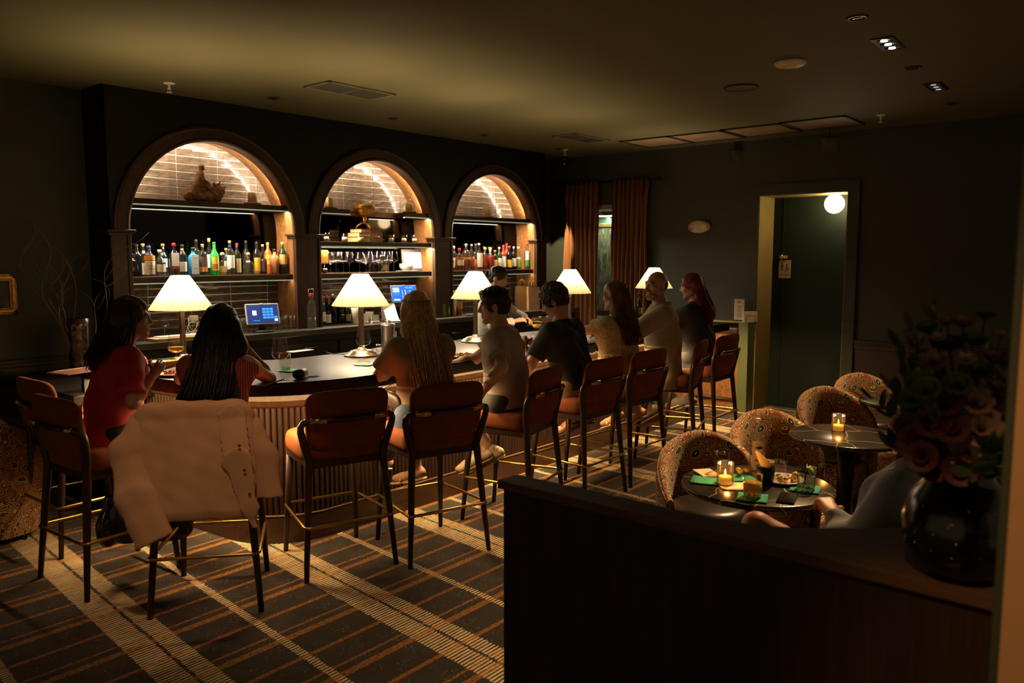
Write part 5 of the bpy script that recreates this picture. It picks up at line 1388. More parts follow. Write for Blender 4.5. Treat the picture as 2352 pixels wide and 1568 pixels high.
# blonde woman, back view
E_ = STOOL['E']
b = person('woman with very long blonde hair resting her elbow on the bar', (E_[0], E_[1]), deg(74), 'f', .97, .73, 14, 0, -4, (-4, 0), (atz(985, 806, 1.11), (.8, -.2, -.8)), (atz(925, 836, 1.11), (-1, .05, -.25)), {-1: (atz(872, 1066, .33), (-.5, .8, .6), (-.7, .6, .25)), 1: (atz(955, 1080, .36), (.1, .6, .8), (-.35, .9, -.1))}, 'fair', palmL=(.1, 0, -1), curlL=.4)
top_garment(b, OLIVET, .62, -.06, .018, .004, 'tshirt'); leg_garment(b, DENIM, 1.72, .016, .004, 'jeans', .012); sandals(b, SAND)
hair_long(b, H_BL, .53, .088, 300, 9, .014, thick=.05)
# bag strapped at her left hip
bg = thing('crossbody_bag', 'dark crossbody bag on the lap of the blonde woman', 'bag', tuple(b.t.location), b.t.rotation_euler.z)
sdb = Sdf(); sdb.cone((-.17, .05, .90), (-.20, .24, .93), .055, .05, .02, (np.array([1, 0, 0.3]), .5)); skin_obj('pouch', sdb.mesh(.008, disp=folds(.003, 60)), M('dark_leather', (.035, .022, .016), .5), bg)
MB().tube([(-.19, .22, .97), (-.16, .10, 1.02), (-.10, -.02, .99), (.02, -.155, .98)], .007, 6, flat=.4).build('strap', M('dark_leather', (.035, .022, .016), .5), bg)
# man in grey polo, profile to the left
F_ = STOOL['F']
b = person('man in a grey polo shirt turned in profile on his stool', (F_[0] - .03, F_[1] + .02), deg(112), 'm', .96, .73, 8, 0, 6, (14, -4), ((3.80, 3.86, 1.02), (.6, -.2, -.8)), (atd(1106, 902, 5.10), (-.5, -.6, -.5)), {-1: (atz(1128, 1035, .40), (-.3, .9, .5), (-.55, .5, -.30)), 1: (atz(1098, 1040, .40), (.3, .9, .5), (-.6, .55, -.35))}, 'fair', curlL=.5, palmL=(.3, .6, -.6))
top_garment(b, GREYP, .72, -.02, .020, .0045, 'polo_shirt', loose=.008)
sdc = Sdf(); sdc.cone(b.nb - b.u * .045, b.nb + b.u * .012 - b.fw * .004, .084, .070, .02, None, True); skin_obj('collar', sdc.mesh(.0075), GREYP, b.t)
leg_garment(b, DGREEN, .95, .022, .005, 'shorts', .015); shoes(b, SNEAK, SOLE, name='sneaker')
hair_short(b, hairm('hair_espresso', (.022, .012, .007)), grow=.014)
sdq = Sdf(); sdq.cone(b.h(-.035, .062, .098), b.h(.03, .078, .092), .018, .020, .01); skin_obj('quiff', sdq.mesh(.006, disp=lambda X, Y, Z: .003 * np.sin(130 * X + 60 * Y)), MATS['hair_espresso'], b.t)
# curly haired man in black, head bowed
G_ = STOOL['G']
b = person('curly haired man in a black shirt bowing his head over the bar', (G_[0] - .02, G_[1] + .02), deg(98), 'm', .98, .73, 15, 0, 0, (16, -26), ((4.86, 3.98, 1.12), (.6, -.4, -.6)), ((4.62, 3.80, 1.11), (-.7, -.35, -1)), {-1: (atz(1315, 975, .36), (-.5, .8, .5), (-.7, .5, -.3)), 1: (atz(1352, 965, .36), (.1, .9, .5), (.2, .9, -.3))}, 'fair')
top_garment(b, BLKS, .75, .0, .018, .004, 'black_shirt', loose=.006)
sdc = Sdf(); sdc.cone(b.nb - b.u * .05, b.nb + b.u * .012, .088, .072, .02, None, True); skin_obj('collar', sdc.mesh(.0075), BLKS, b.t)
leg_garment(b, KHAKI, 1.35, .022, .006, 'khaki_trousers', .02); shoes(b, BROWNS, DKSOLE, name='loafer')
hair_short(b, H_GR, grow=.020, curly=True)
# woman in cream knit
Hh = STOOL['H']
b = person('woman in a cream open knit top with brown hair, seen from behind', (Hh[0] - .04, Hh[1] + .02), deg(84), 'f', .97, .73, 3, 0, 0, (4, 0), ((5.55, 4.0, 1.12), (.7, -.3, -.6)), ((5.27, 3.98, 1.12), (-.9, -.3, -.6)), {1: (atz(1470, 945, .42), (.1, .9, .5), (.2, .9, -.3)), -1: (atz(1418, 955, .36), (-.2, .9, .5), (-.1, .9, -.3))}, 'fair')
top_garment(b, KNITC, .42, -.11, .020, .003, 'knit_top', loose=.006); leg_garment(b, DENIM, 1.75, .014, .003, 'jeans'); sandals(b, SAND)
hair_long(b, H_BR, .36, .080, 120, 12, .014, thick=.05)
# bald man in beige jacket
I_ = STOOL['I']
b = person('bald bearded man in a beige jacket turning towards his neighbour', (I_[0] - .10, I_[1] + .04), deg(118), 'm', 1.04, .75, 4, -2, 6, (34, 0), ((6.05, 4.0, 1.12), (.5, -.4, -.6)), ((5.72, 3.82, 1.12), (-.5, -.5, -.6)), {-1: (atz(1490, 940, .40), (-.3, .9, .5), (-.5, .6, -.4)), 1: (atz(1505, 950, .34), (.3, .9, .5), (-.3, .9, -.3))}, 'tan')
top_garment(b, M('white_shirt_in', (.42, .34, .24), .8), 0, .0, .010, .002, 'shirt', neck=.01)
top_garment(b, BLAZER, .9, -.18, .028, .006, 'jacket', long=True, vneck=True, loose=.012)
sdc = Sdf()
for s in (-1, 1): sdc.chain([b.nb - b.fw * .07 + b.rt * s * .01, b.nb + b.rt * s * .085 - b.u * .015, b.nb + b.rt * s * .075 + b.fw * .10 - b.u * .12, b.nb + b.rt * s * .03 + b.fw * .135 - b.u * .26], [.022, .022, .020, .012], .015)
skin_obj('lapel', sdc.mesh(.0085), BLAZER, b.t)
leg_garment(b, NAVY, 1.9, .018, .004, 'trousers'); shoes(b, M('taupe_suede', (.16, .10, .06), .85), SOLE, name='desert_boot', tall=.03)
st = Sdf(); st.ell(b.h(0, .045, -.082), (.0605, .054, .043), b.H, .02); st.cone(b.h(-.026, .086, -.047), b.h(.026, .086, -.047), .009, .009, .01); st.ell(b.h(0, .098, -.066), (.024, .03, .012), b.H, -.006)
n_c = b.H @ np.array([0, 0, 1.]); st.cut(n_c, b.h(0, 0, -.040) @ n_c)
skin_obj('beard', st.mesh(.006, disp=lambda X, Y, Z: .0015 * np.sin(300 * X) * np.sin(280 * Z)), M('beard_grey', (.20, .125, .08), .8, var=.3, scale=80), b.t)
sh = Sdf(); sh.ell(b.h(0, -.022, .012), (.0765, .089, .075), b.H, .01); n_c = b.H @ np.array([0, .55, 1.]); sh.cut(n_c, b.h(0, -.02, .045) @ n_c); n_c = b.H @ np.array([0, .3, -1.]); sh.cut(n_c, b.h(0, -.06, -.045) @ n_c); sh.ell(b.h(0, .10, -.01), (.09, .08, .08), b.H, -.01)
skin_obj('hair', sh.mesh(.0065), hairm('cropped_hair', (.075, .045, .030)), b.t)
# red haired woman at the far end
J_ = STOOL['J']
b = person('woman with red hair in a black top at the far end of the bar', (J_[0] - .06, J_[1] + .02), deg(100), 'f', .99, .75, 6, 0, 0, (18, -6), ((7.05, 4.05, 1.12), (.7, -.3, -.6)), ((6.75, 4.0, 1.12), (-.8, -.4, -.6)), {1: (atz(1582, 915, .36), (.2, .9, .5), (.1, .9, -.3)), -1: (atz(1565, 912, .36), (-.2, .9, .5), (-.3, .9, -.3))}, 'fair', width=1.18)
top_garment(b, BLK, .70, -.16, .024, .005, 'black_top', loose=.022); leg_garment(b, BLK, 1.3, .014, .003, 'trousers'); shoes(b, CANV, M('white_sole', (.5, .42, .3), .6), name='canvas_shoe')
hair_long(b, H_RED, .30, .085, 120, 21, .018, thick=.05, spread=1.15)
# bartender
b = person('bartender in a pale shirt and dark apron looking down behind the bar', (6.05, 5.46), deg(-62), 'f', 1.0, lean=10, twist=0, head=(-6, -14), armR=((6.05, 5.08, 1.14), (-.8, .2, -.5)), armL=((6.36, 5.20, 1.14), (.8, -.1, -.5)), skin='tan', stand=True, group=None, width=1.05)
top_garment(b, WHITES, .9, -.05, .016, .004, 'work_shirt', long=True); leg_garment(b, BLK, 1.95, .012, .003, 'trousers'); shoes(b, BLK, DKSOLE)
sa = Sdf()
for s in (-1, 1): sa.cone(b.P + b.u * -.30 + b.rt * s * .10 + b.fw * .03, b.P + b.u * .12 + b.rt * s * .07 + b.fw * .035, .115, .10, .06)
sa.cone(b.P + b.u * .12 + b.fw * .05, b.P + b.u * .33 + b.fw * .075, .105, .09, .05)
n_c = -b.fw; sa.cut(n_c, (b.P + b.fw * -.02) @ n_c)
skin_obj('apron', sa.mesh(.010, disp=folds(.003)), APRON, b.t)
hair_short(b, hairm('hair_sleek', (.014, .009, .006)), grow=.008)
sb = Sdf(); sb.ell(b.h(0, -.125, .02), (.036, .034, .036), b.H, .01); skin_obj('hair_bun', sb.mesh(.007), MATS['hair_sleek'], b.t)
# ------------------------------------------------------------------ things on the bar
TEAL = M('teal_napkin', (.02, .30, .20), .85, var=.08, scale=20); PAPER = M('white_paper', (.74, .66, .54), .8, var=.03)
LEATH = M('brown_leather_menu', (.10, .035, .018), .5, var=.2, scale=14); PORC = M('porcelain', (.66, .60, .50), .25, var=.03)
def napkin(loc, rot, sz, label, name='napkin', n=1, mat=None):
    mb = MB(); r = random.Random(int(loc[0] * 1000)); h = sz / 2; rows = []
    for i in range(6):
        rows.append([((i / 5 - .5) * sz, (j / 5 - .5) * sz, .002 + .004 * r.random() * (abs(i - 2.5) + abs(j - 2.5)) / 5) for j in range(6)])
    o = mb.grid(rows).build(name, mat or TEAL, None, loc, rot, flip=False); m_ = o.modifiers.new('thick', 'SOLIDIFY'); m_.thickness = .0015 * n; m_.offset = 1 if n > 1 else 0
    return tag(o, label, 'napkin')
def C(px, py, z=ZC): p_ = atz(px, py, z); return (p_.x, p_.y, z + .0015)
def up(l, d): return (l[0], l[1], l[2] + d)
napkin(C(838, 838), .5, .115, 'pale teal napkin under the empty wine glass')
wine_glass(up(C(836, 836), .008), .235, .095, 'empty wine glass on a teal napkin before the second lamp', 'wine glasses on the bar')
wine_glass(C(646, 872), .245, .098, 'wine glass of white wine beside the black haired woman', 'wine glasses on the bar', 'gold', .30)
napkin(C(664, 852), .3, .11, 'teal napkin under the water tumbler')
tumbler(up(C(655, 850), .008), .10, .075, 'water tumbler behind the white wine glass', 'tumblers on the bar', 'water', .6, taper=.95)
wine_glass((2.42, 4.80, ZC + .001), .235, .10, 'wine glass of white wine in front of the woman in red', 'wine glasses on the bar', 'gold', .30)
t = thing('shaker', 'tall steel cocktail shaker with lid on the inner edge of the bar', 'shaker', C(892, 806))
MB().lathe([(.050, 0), (.052, .004), (.052, .185), (.054, .190)], n=28).build('cup', CHROME, t)
MB().lathe([(.055, .188), (.055, .200), (.045, .206), (.012, .208), (.010, .218), (.020, .222), (.020, .230), (.001, .232)], n=28).build('lid', CHROME, t)
MB().box((.030, -.050, .02), (.036, -.056, .15), 0, .002).build('gauge_strip', M('dark_strip', (.08, .07, .06), .4), t)
tumbler(C(876, 818), .085, .075, 'short tumbler beside the steel shaker', 'tumblers on the bar', 'water', .4)
# leather pouch and keys
t = thing('sunglasses_case', 'black cylindrical leather case lying on the bar edge', 'case', C(690, 868))
MB().tube([(-.04, -.02, .026), (.045, .025, .026)], [.026, .026], 14).build('case_body', M('black_leather', (.012, .011, .010), .35, var=.2), t)
MB().lathe([(.0265, 0), (.0265, .006)], n=14).build('snap_band', M('grey_band', (.10, .09, .08), .3, .6), t).matrix_local = Matrix.Translation((.012, .009, .026)) @ Vector((.085, .045, 0)).to_track_quat('Z', 'Y').to_matrix().to_4x4()
t = thing('keys', 'small bunch of keys with a ring on the bar edge', 'keys', C(712, 866))
MB().tube([(.014 * math.cos(a), .014 * math.sin(a), .003) for a in [i * PI / 6 for i in range(12)]], .0014, 5, closed=True).build('ring', CHROME, t)
for a in (.2, .9, -.5):
    MB().rbox((.012, -.006, .001), (.055, .006, .004), Matrix.Rotation(a, 4, 'Z') @ Matrix.Translation((0, 0, .002 + a * .001)), 0).build('key', CHROME, t)
# menus and papers
for i, (px, py, z, w, d, rot, mat, lab) in enumerate(((598, 878, ZC, .26, .17, .6, LEATH, 'brown leather menu lying before the black haired woman'), (350, 836, ZC, .20, .14, .3, PAPER, 'white paper menu near the woman in red'), (185, 851, ZC, .24, .18, .25, PAPER, 'white menu lying on the left end of the bar'), (688, 806, .921, .24, .12, .1, PAPER, 'white card lying on the work shelf behind the bar'))):
    l = C(px, py, z); tag(MB().box((-w / 2, -d / 2, 0), (w / 2, d / 2, .004), 0, .001).build('menu', mat, None, l, rot), lab, 'menu')
tag(MB().box((-.14, -.10, 0), (.14, .10, .006), 0, .002).build('menu_cover', LEATH, None, up(C(180, 853), -.0012), .25), 'brown leather cover under the white menu at the left end', 'menu')
p0 = atz(735, 800, .95)
for i in range(9):
    tag(MB().box((-.15, -.11, 0), (.15, .11, .011), 0, .002).build('menu', LEATH, None, (p0.x + RND.uniform(-.012, .012), 4.96 + RND.uniform(-.012, .012), .921 + i * .0125), .12 + RND.uniform(-.08, .08)), 'brown leather menu, %s from the bottom of the pile behind the bar' % ORD[i], 'menu', 'menus piled behind the bar')
p0 = atz(600, 806, .95)
for i in range(6):
    tag(MB().lathe([(.05, 0), (.085, .008), (.088, .010), (.06, .004), (.001, .004)], n=28).build('plate', PORC, None, (p0.x + .05, 4.93, .921 + i * .0105)), 'white side plate, %s from the bottom of the pile behind the bar' % ORD[i], 'plate', 'plates piled behind the bar')
# food plate and fork near the blonde woman
def plate_food(loc, r, cols, label, n=40, seed=1):
    t = thing('plate', label, 'plate', loc)
    MB().lathe([(r * .6, 0), (r, .012), (r * 1.02, .015), (r * .98, .016), (r * .62, .006), (.001, .006)], n=32).build('dish', PORC, t)
    rr = random.Random(seed); f = MB()
    for i in range(n):
        a = rr.uniform(0, 6.28); d = r * .62 * math.sqrt(rr.random()); f.ball((d * math.cos(a), d * math.sin(a), .012 + .012 * rr.random()), (rr.uniform(.006, .012), rr.uniform(.005, .010), rr.uniform(.004, .009)), rr.randrange(len(cols)), 6)
    o = f.build('food', [M('food_%d%d%d' % tuple(int(v * 99) for v in c), c, .5) for c in cols], t); o['kind'] = 'stuff'
    return t
plate_food(C(1062, 820), .12, [(.55, .20, .04), (.16, .20, .04), (.60, .45, .25), (.20, .06, .03)], 'plate of mixed food beside the blonde woman', 60, 3)
t = thing('fork', 'steel fork lying beside the food plate', 'fork', C(1096, 818), -.2)
fk = MB().box((-.09, -.004, .001), (.03, .004, .004), 0, .001)
fk.build('handle', CHROME, t)
for j in range(4): MB().box((.03, -.010 + j * .0063, .002), (.085, -.008 + j * .0063, .004)).build('tine', CHROME, t)
plate_food((2.30, 4.60, ZC + .001), .10, [(.45, .04, .03), (.50, .10, .05)], 'small plate of red food before the woman in red', 36, 5)
# snifter, phone and pouch near the curly man
t = thing('brandy_snifter', 'brandy snifter with a little amber spirit beside the man in black', 'glass', C(1232, 772))
MB().lathe([(.004, .070), (.03, .078), (.050, .105), (.050, .130), (.040, .165), (.034, .180)], n=22, cap=False).build('bowl', CLEAR, t, flip=False)
MB().lathe([(.036, 0), (.036, .003), (.005, .008), (.004, .05), (.006, .072)], n=16).build('stem', CLEAR, t, flip=False)
MB().lathe([(.004, .073), (.028, .080), (.046, .105)], n=20).build('brandy', LIQ('liquid_gold', LIQS['gold'], .45), t, flip=False)
t = thing('phone', 'phone with bright blue case lying on the bar edge', 'phone', C(1244, 798), -.15)
MB().box((-.075, -.037, 0), (.075, .037, .009), 0, .004).build('case', M('blue_case', (.02, .20, .48), .4), t); MB().box((-.07, -.033, .009), (.07, .033, .0095)).build('screen', M('phone_glass', (.01, .05, .10), .1), t)
t = thing('pouch', 'dark folded pouch on the bar before the man in black', 'pouch', C(1262, 784))
s = Sdf(); s.cone((-.07, 0, .022), (.07, .02, .025), .05, .045, .02, (np.array([0, 0, 1.]), .5)); skin_obj('pouch_body', s.mesh(.008, disp=folds(.006, 50)), BLK, t); MB().tube([(-.06, -.03, .03), (-.10, -.05, .015), (-.12, -.01, .008)], .004, 6).build('strap', BLK, t)
for i in range(4): napkin((C(1276, 752)[0], 4.60, ZC + .002 + i * .006), .1 + .03 * i, .12, 'teal cocktail napkin, %s from the bottom of the small pile' % ORD[i], n=3)['group'] = 'teal napkins piled on the bar'
t = thing('bar_tray', 'low wooden garnish tray on the inner edge of the bar', 'tray', C(1262, 738), .0)
MB().box((-.22, -.07, 0), (.22, .07, .012), 0, .003).build('tray_base', AMBERX, t)
for s_ in (-1, 1): MB().box((-.22, s_ * .07 - .005, .012), (.22, s_ * .07 + .005, .045), 0, .002).build('tray_side', AMBERX, t)
for j in range(3): MB().lathe([(.035, .012), (.04, .06)], (-.13 + j * .13, 0, 0), 16).build('tray_cup', M('tray_cup_black', (.02, .02, .02), .4), t)
# far end: menu card, napkin holder, bottle
fe = atx(1679, 745, 8.50)
t = thing('menu_card', 'upright cream menu card with a monogram at the far end', 'menu', (8.66, fe.y - .02, 1.041), -PI / 2 + .25)
MB().box((-.065, -.004, 0), (.065, .004, .010), 0, .002).build('foot', LEGW, t); MB().box((-.055, -.002, .008), (.055, .002, .250)).build('card', PAPER, t)
text('RS', .035, t, (0, -.0025, .215), (PI / 2, 0, 0), INK)
ln = MB()
for j in range(9): ln.box((-.03 + .006 * (j % 3), -.0026, .17 - j * .016), (.03 - .006 * (j % 2), -.0021, .173 - j * .016))
ln.build('printed_lines', INK, t)
t = thing('napkin_holder', 'wire napkin holder filled with cream napkins at the far end', 'napkin holder', (8.55, fe.y - .20, 1.071 if False else 1.041), -.9)
for j in range(8): MB().box((-.075, -.03 + j * .007, .006), (.075, -.025 + j * .007, .115 + .004 * (j % 3)), 0, .001).build('napkin_leaf', PAPER, t)
for s_ in (-1, 1): MB().tube([(-.05, s_ * .04, 0), (-.05, s_ * .04, .075), (.05, s_ * .04, .075), (.05, s_ * .04, 0)], .003, 6).build('wire_side', BLACKM, t)
bottle((7.55, 4.30, ZC + .001), .30, .075, 'swing', 'clear', 'water', .5, 'red', [], 'clear water bottle with red stopper near the far end of the bar', 'bottles on the bar')
bottle((7.35, 4.46, ZC + .001), .33, .06, 'tall', 'black', 'amaro', .5, 'black', [(.3, .5, (.35, .3, .2))], 'slim black bottle behind the bald man', 'bottles on the bar')

# ------------------------------------------------------------------ back counter
def BC(px, y): p_ = aty(px, 700, y); return (p_.x, y, ZB + .001)
def tablet(px, y, wpx, ytop, ybot, label, kind, rot, tilt):
    base_ = BC(px, y); t = thing('pos_terminal', label, 'till screen', base_, rot)
    w, h = .30, .195
    MB().lathe([(.09, 0), (.09, .012), (.07, .018), (.04, .022)], n=28, sy=.8).build('foot', BLACKM, t)
    MB().tube([(0, .02, .02), (0, .03, .06), (0, .02, .12)], [.03, .026, .024], 12).build('neck', BLACKM, t)
    hd = D.objects.new('screen_head', MB().box((-w / 2, 0, -h / 2), (w / 2, .014, h / 2), 0, .006).mesh('screen_head', [M('pale_bezel', (.45, .42, .38), .35)])); COL.objects.link(hd); hd.parent = t
    hd.location = (0, -.01, .165); hd.rotation_euler = (-tilt, 0, 0)
    scr = EMIT('screen_navy', (.004, .014, .075), 1.1) if kind == 0 else EMIT('screen_blue', (.008, .065, .42), 1.5)
    MB().box((-w / 2 + .012, -.0012, -h / 2 + .012), (w / 2 - .012, 0, h / 2 - .012)).build('display', scr, hd)
    key = EMIT('screen_key', (.02, .14, .50), 1.2); wht = EMIT('screen_white', (.75, .85, 1.0), 1.1)
    def r_(x0, x1, z0, z1, m): return MB().box((x0, -.0022, z0), (x1, -.0012, z1)).build('screen_tile', m, hd)
    if kind == 0:
        r_(-.09, -.055, -.012, .030, wht); text('RS', .022, hd, (-.0725, -.0026, .009), (PI / 2, 0, 0), M('screen_ink', (.01, .01, .02), .5)); r_(-.09, -.03, -.065, -.060, key)
        for i in range(3):
            for j in range(4): r_(.0 + i * .033, .028 + i * .033, .032 - j * .026, .052 - j * .026, key)
        r_(.10, .128, -.044, -.024, key); r_(.10, .128, -.070, -.050, wht)
    else:
        for j in range(5): r_(-.125, -.055, .058 - j * .018, .068 - j * .018, wht if j < 3 else key)
        r_(-.12, -.055, -.07, -.055, wht)
        for j in range(4): r_(.02 + .022 * j, .03 + .022 * j, .065, .070, wht); r_(.06, .067, .03 - j * .025, .037 - j * .025, wht)
        for (a, b_) in ((-.02, -.018), (.012, .016)): r_(a, b_, -.06, .045, wht)
        r_(-.02, .016, -.062, -.058, wht)
    MB().box((w / 2, .0, -.03), (w / 2 + .022, .03, .03), 0, .004).build('card_reader', BLACKM, hd)
    MB().box((-.012, -.004, h / 2 - .010), (.012, .004, h / 2 + .002), 0, .002).build('webcam', M('cam_cream', (.6, .55, .4), .4), hd)
    return t
tablet(602, 6.34, 90, 700, 755, 'till screen with keypad below the first arch', 0, -.30, .35)
t2 = tablet(928, 6.42, 60, 657, 705, 'till screen with blue order page below the middle arch', 1, -.35, .30)
pr = thing('receipt_printer', 'black receipt printer under the second till screen', 'printer', BC(935, 6.40), -.35)
MB().box((-.10, -.09, 0), (.10, .10, .11), 0, .012).build('case', BLACKM, pr); MB().box((-.07, -.092, .05), (.07, -.088, .062)).build('paper_slot', M('slot', (.03, .03, .03), .5), pr)
t2.location.z += .112
# rows of highball glasses
k = 0
for row, y in ((0, 6.42), (1, 6.52)):
    for kk, px in enumerate((548, 562, 576, 628, 642, 656, 668, 678) if row == 0 else (542, 556, 571, 586, 600, 614, 629, 643, 657, 669)):
        l = BC(px, y); k += 1
        tumbler(l, .125, .068, 'highball glass, %s from the left in the %s row below the first arch' % (ORD[kk], 'front' if row == 0 else 'back'), 'highball glasses in rows', None, name='highball_glass', taper=.92)
for px, y in ((375, 6.42), (1092, 6.42)):
    wine_glass(BC(px, y), .20, .085, 'stemmed glass at the left end of the back counter' if px < 500 else 'stemmed glass on the back counter behind the third lamp', 'glasses on the back counter')
# cables and charger behind the first lamp
t = thing('charging_cables', 'tangle of white charging cables with a plug on the back counter', 'cables', BC(440, 6.45))
r = random.Random(4)
for j in range(4):
    pts = [(.06 * math.cos(a + j) * (1 + .3 * math.sin(2 * a)), .04 * math.sin(a + j * 2), .02 + .05 * (1 + math.sin(a * 1.3 + j)) * (1 if j < 2 else .3)) for a in [i * PI / 7 for i in range(15)]]
    MB().tube(pts, .0032, 6).build('cable', PAPER, t)
MB().box((.02, .06, .12), (.09, .10, .17), 0, .006).build('plug', PAPER, t); MB().tube([(.03, .07, .13), (-.02, .03, .16), (-.03, .0, .09), (.02, .0, .02)], .0035, 6).build('cable', PAPER, t)
t = thing('cutting_board', 'pale wooden board lying on the back counter at the left', 'board', BC(430, 6.33)); MB().box((-.32, -.09, 0), (.32, .09, .022), 0, .004).build('board', M('pale_board', (.52, .32, .12), .6), t); MB().box((-.26, -.04, .022), (.20, .08, .030), 0, .002).build('towel', PAPER, t)
# holders, jar of straws, cards right of the second lamp
t = thing('straw_jar', 'white cup of black straws on the back counter', 'jar', BC(848, 6.45)); MB().lathe([(.035, 0), (.042, .11), (.038, .11), (.034, .01)], n=20).build('cup', PORC, t)
for j in range(7): a = j * .9; MB().tube([(.015 * math.cos(a), .015 * math.sin(a), .02), (.035 * math.cos(a), .035 * math.sin(a), .20)], .003, 5).build('straw', BLACKM, t)
for px, y, w, h, lab in ((818, 6.36, .085, .165, 'frosted white ice scoop jug on the back counter'), (841, 6.34, .045, .10, 'small white card box on the back counter'), (862, 6.30, .085, .085, 'square white card holder on the back counter'), (888, 6.44, .11, .15, 'white paper stand leaning on the back counter')):
    t = thing('card_holder', lab, 'card holder', BC(px, y), -.2)
    if 'jug' in lab: MB().lathe([(w * .42, 0), (w * .5, h * .5), (w * .62, h), (w * .58, h), (w * .38, .01)], n=22).build('jug', LIQ('frosted', (.66, .60, .50), .25), t)
    else:
        MB().rbox((-w / 2, 0, 0), (w / 2, .006, h), Matrix.Rotation(-.12, 4, 'X')).build('card', PAPER, t); MB().box((-w / 2, -.01, 0), (w / 2, .03, .02), 0, .002).build('stand', PORC, t)
t = thing('paper_roll', 'curled white till paper spilling from the receipt printer', 'paper', BC(900, 6.32), -.3); MB().grid([[(x, -.06 + .16 * j / 8, .10 - .10 * math.cos(j / 8 * 2.4) + .01) for x in (-.07, .07)] for j in range(9)]).build('sheet', PAPER, t, flip=False); MB().box((-.05, -.02, .0), (.05, .05, .012)).build('clip_board', M('ochre', (.5, .28, .04), .5), t)
napkin((BC(1085, 6.36)[0], 6.36, ZB + .002), .2, .20, 'white cloth folded on the back counter behind the third lamp', 'cloth', 3, PAPER); napkin((BC(1080, 6.30)[0], 6.29, ZB + .010), .2, .12, 'dark folded cloth lying on the white cloth', 'cloth', 3, BLK)
# paper carrier bags
KRAFT = M('kraft_paper', (.40, .22, .09), .8, var=.08, scale=14, bmp=.1, bscale=40)
for px, y, w, h, rot, lab in ((1199, 6.46, .16, .30, -.5, 'kraft paper bag at the left of the pair, catching lamp light'), (1222, 6.38, .18, .29, -.2, 'kraft paper bag nearer the front, at the right of the pair')):
    t = thing('paper_bag', lab, 'bag', BC(px, y), rot); dd = .05; pts = [(-w / 2, -dd), (w / 2, -dd), (w / 2, 0), (w / 2, dd), (-w / 2, dd), (-w / 2, 0)]
    rows = []
    for f_ in (0, .5, 1.0): rows.append([(x, y_ * (1 - .35 * f_) * (1 if abs(y_) > .001 else 1) if abs(x) < w else 0, h * f_) if abs(y_) > .001 else (x * (1 - .18 * f_), 0, h * f_) for x, y_ in pts])
    MB().grid(rows, wrap=True, smooth=False).build('bag_body', KRAFT, t, flip=False)
    for s_ in (-1, 1): MB().tube([(-.04, s_ * .032, h - .01), (-.035, s_ * .03, h + .06), (0, s_ * .028, h + .085), (.035, s_ * .03, h + .06), (.04, s_ * .032, h - .01)], .003, 6).build('handle', KRAFT, t)

# ------------------------------------------------------------------ ornaments on the upper shelves
WAX = M('cream_wax', (.82, .58, .24), .6, var=.04); WOODB = M('turned_wood', (.20, .09, .04), .5)
def cloche(px, yy, label):
    p_ = aty(px, 470, yy); t = thing('candle_cloche', label, 'candle', (p_.x, yy, 2.241), 0, 'glass cloche candles')
    MB().lathe([(.075, 0), (.078, .012), (.070, .018)], n=28).build('base', WOODB, t)
    MB().lathe([(.038, .018), (.038, .105), (.030, .109), (.001, .106)], n=24).build('candle', WAX, t)
    MB().lathe([(.066, .018), (.067, .06), (.060, .10), (.042, .135), (.018, .150), (.001, .152)], n=28, cap=False).build('dome', CLEAR, t, flip=False)
cloche(580, 6.50, 'candle under a glass dome on the first arch top shelf'); cloche(756, 6.50, 'candle under a glass dome, left end of the middle top shelf'); cloche(940, 6.50, 'candle under a glass dome, right end of the middle top shelf'); cloche(1119, 6.50, 'candle under a glass dome on the third arch top shelf')
# carved figure on a rock
p_ = aty(472, 458, 6.55); t = thing('sculpture', 'weathered carving of a seated figure on a basket like rock', 'sculpture', (p_.x, 6.55, 2.241))
CARV = M('weathered_wood', (.20, .105, .05), .75, var=.5, scale=25, bmp=.5, bscale=45)
s = Sdf(); s.chain([(-.155, 0, .045), (-.10, -.01, .050), (0, -.02, .045), (.08, -.01, .060)], [.040, .052, .046, .060], .02); s.chain([(.04, 0, .08), (.12, 0, .10), (.185, 0, .145)], [.055, .050, .012], .02); s.cone((-.10, 0, .105), (-.01, 0, .120), .034, .036, .015)
skin_obj('rock', s.mesh(.0055, disp=lambda X, Y, Z: .005 * np.sin(110 * X + 3 * np.sin(70 * Z)) * np.sin(100 * Z) + .003 * np.sin(150 * Y + 60 * X)), CARV, t)
s = Sdf(); s.cone((-.075, 0, .135), (-.050, 0, .185), .040, .030, .02); s.cone((-.050, 0, .185), (-.040, 0, .235), .030, .034, .02); s.cone((-.040, 0, .24), (-.033, 0, .275), .016, .014, .01); s.ell((-.026, -.002, .292), (.024, .024, .028), None, .006); s.cone((-.012, -.004, .288), (.000, -.004, .284), .007, .006, .004)
s.chain([(-.045, -.036, .23), (-.035, -.050, .185), (.010, -.040, .165)], [.013, .012, .010], .006); s.chain([(-.07, -.02, .14), (.005, -.035, .155), (.030, -.035, .115), (.050, -.035, .110)], [.026, .020, .014, .010], .01); s.chain([(-.07, .02, .14), (.01, .03, .150), (.04, .03, .115)], [.026, .020, .014], .01)
skin_obj('figure', s.mesh(.0045), CARV, t)
MB().lathe([(.027, .300), (.027, .306), (.022, .320), (.012, .328), (.001, .330)], (-.028, -.002, 0), 16).build('cap', M('carved_cap', (.28, .20, .13), .5), t)
lf = MB()
for j in range(7): a = j * .9; lf.add([(.09, 0, .14), (.10 + .05 * math.cos(a), .04 * math.sin(a), .16), (.13 + .06 * math.cos(a), .06 * math.sin(a), .17 + .01 * j % .03), (.10 + .03 * math.cos(a + .5), .05 * math.sin(a + .5), .15)], [(0, 1, 2, 3)])
lf.build('leaf_spray', CARV, t, flip=False)
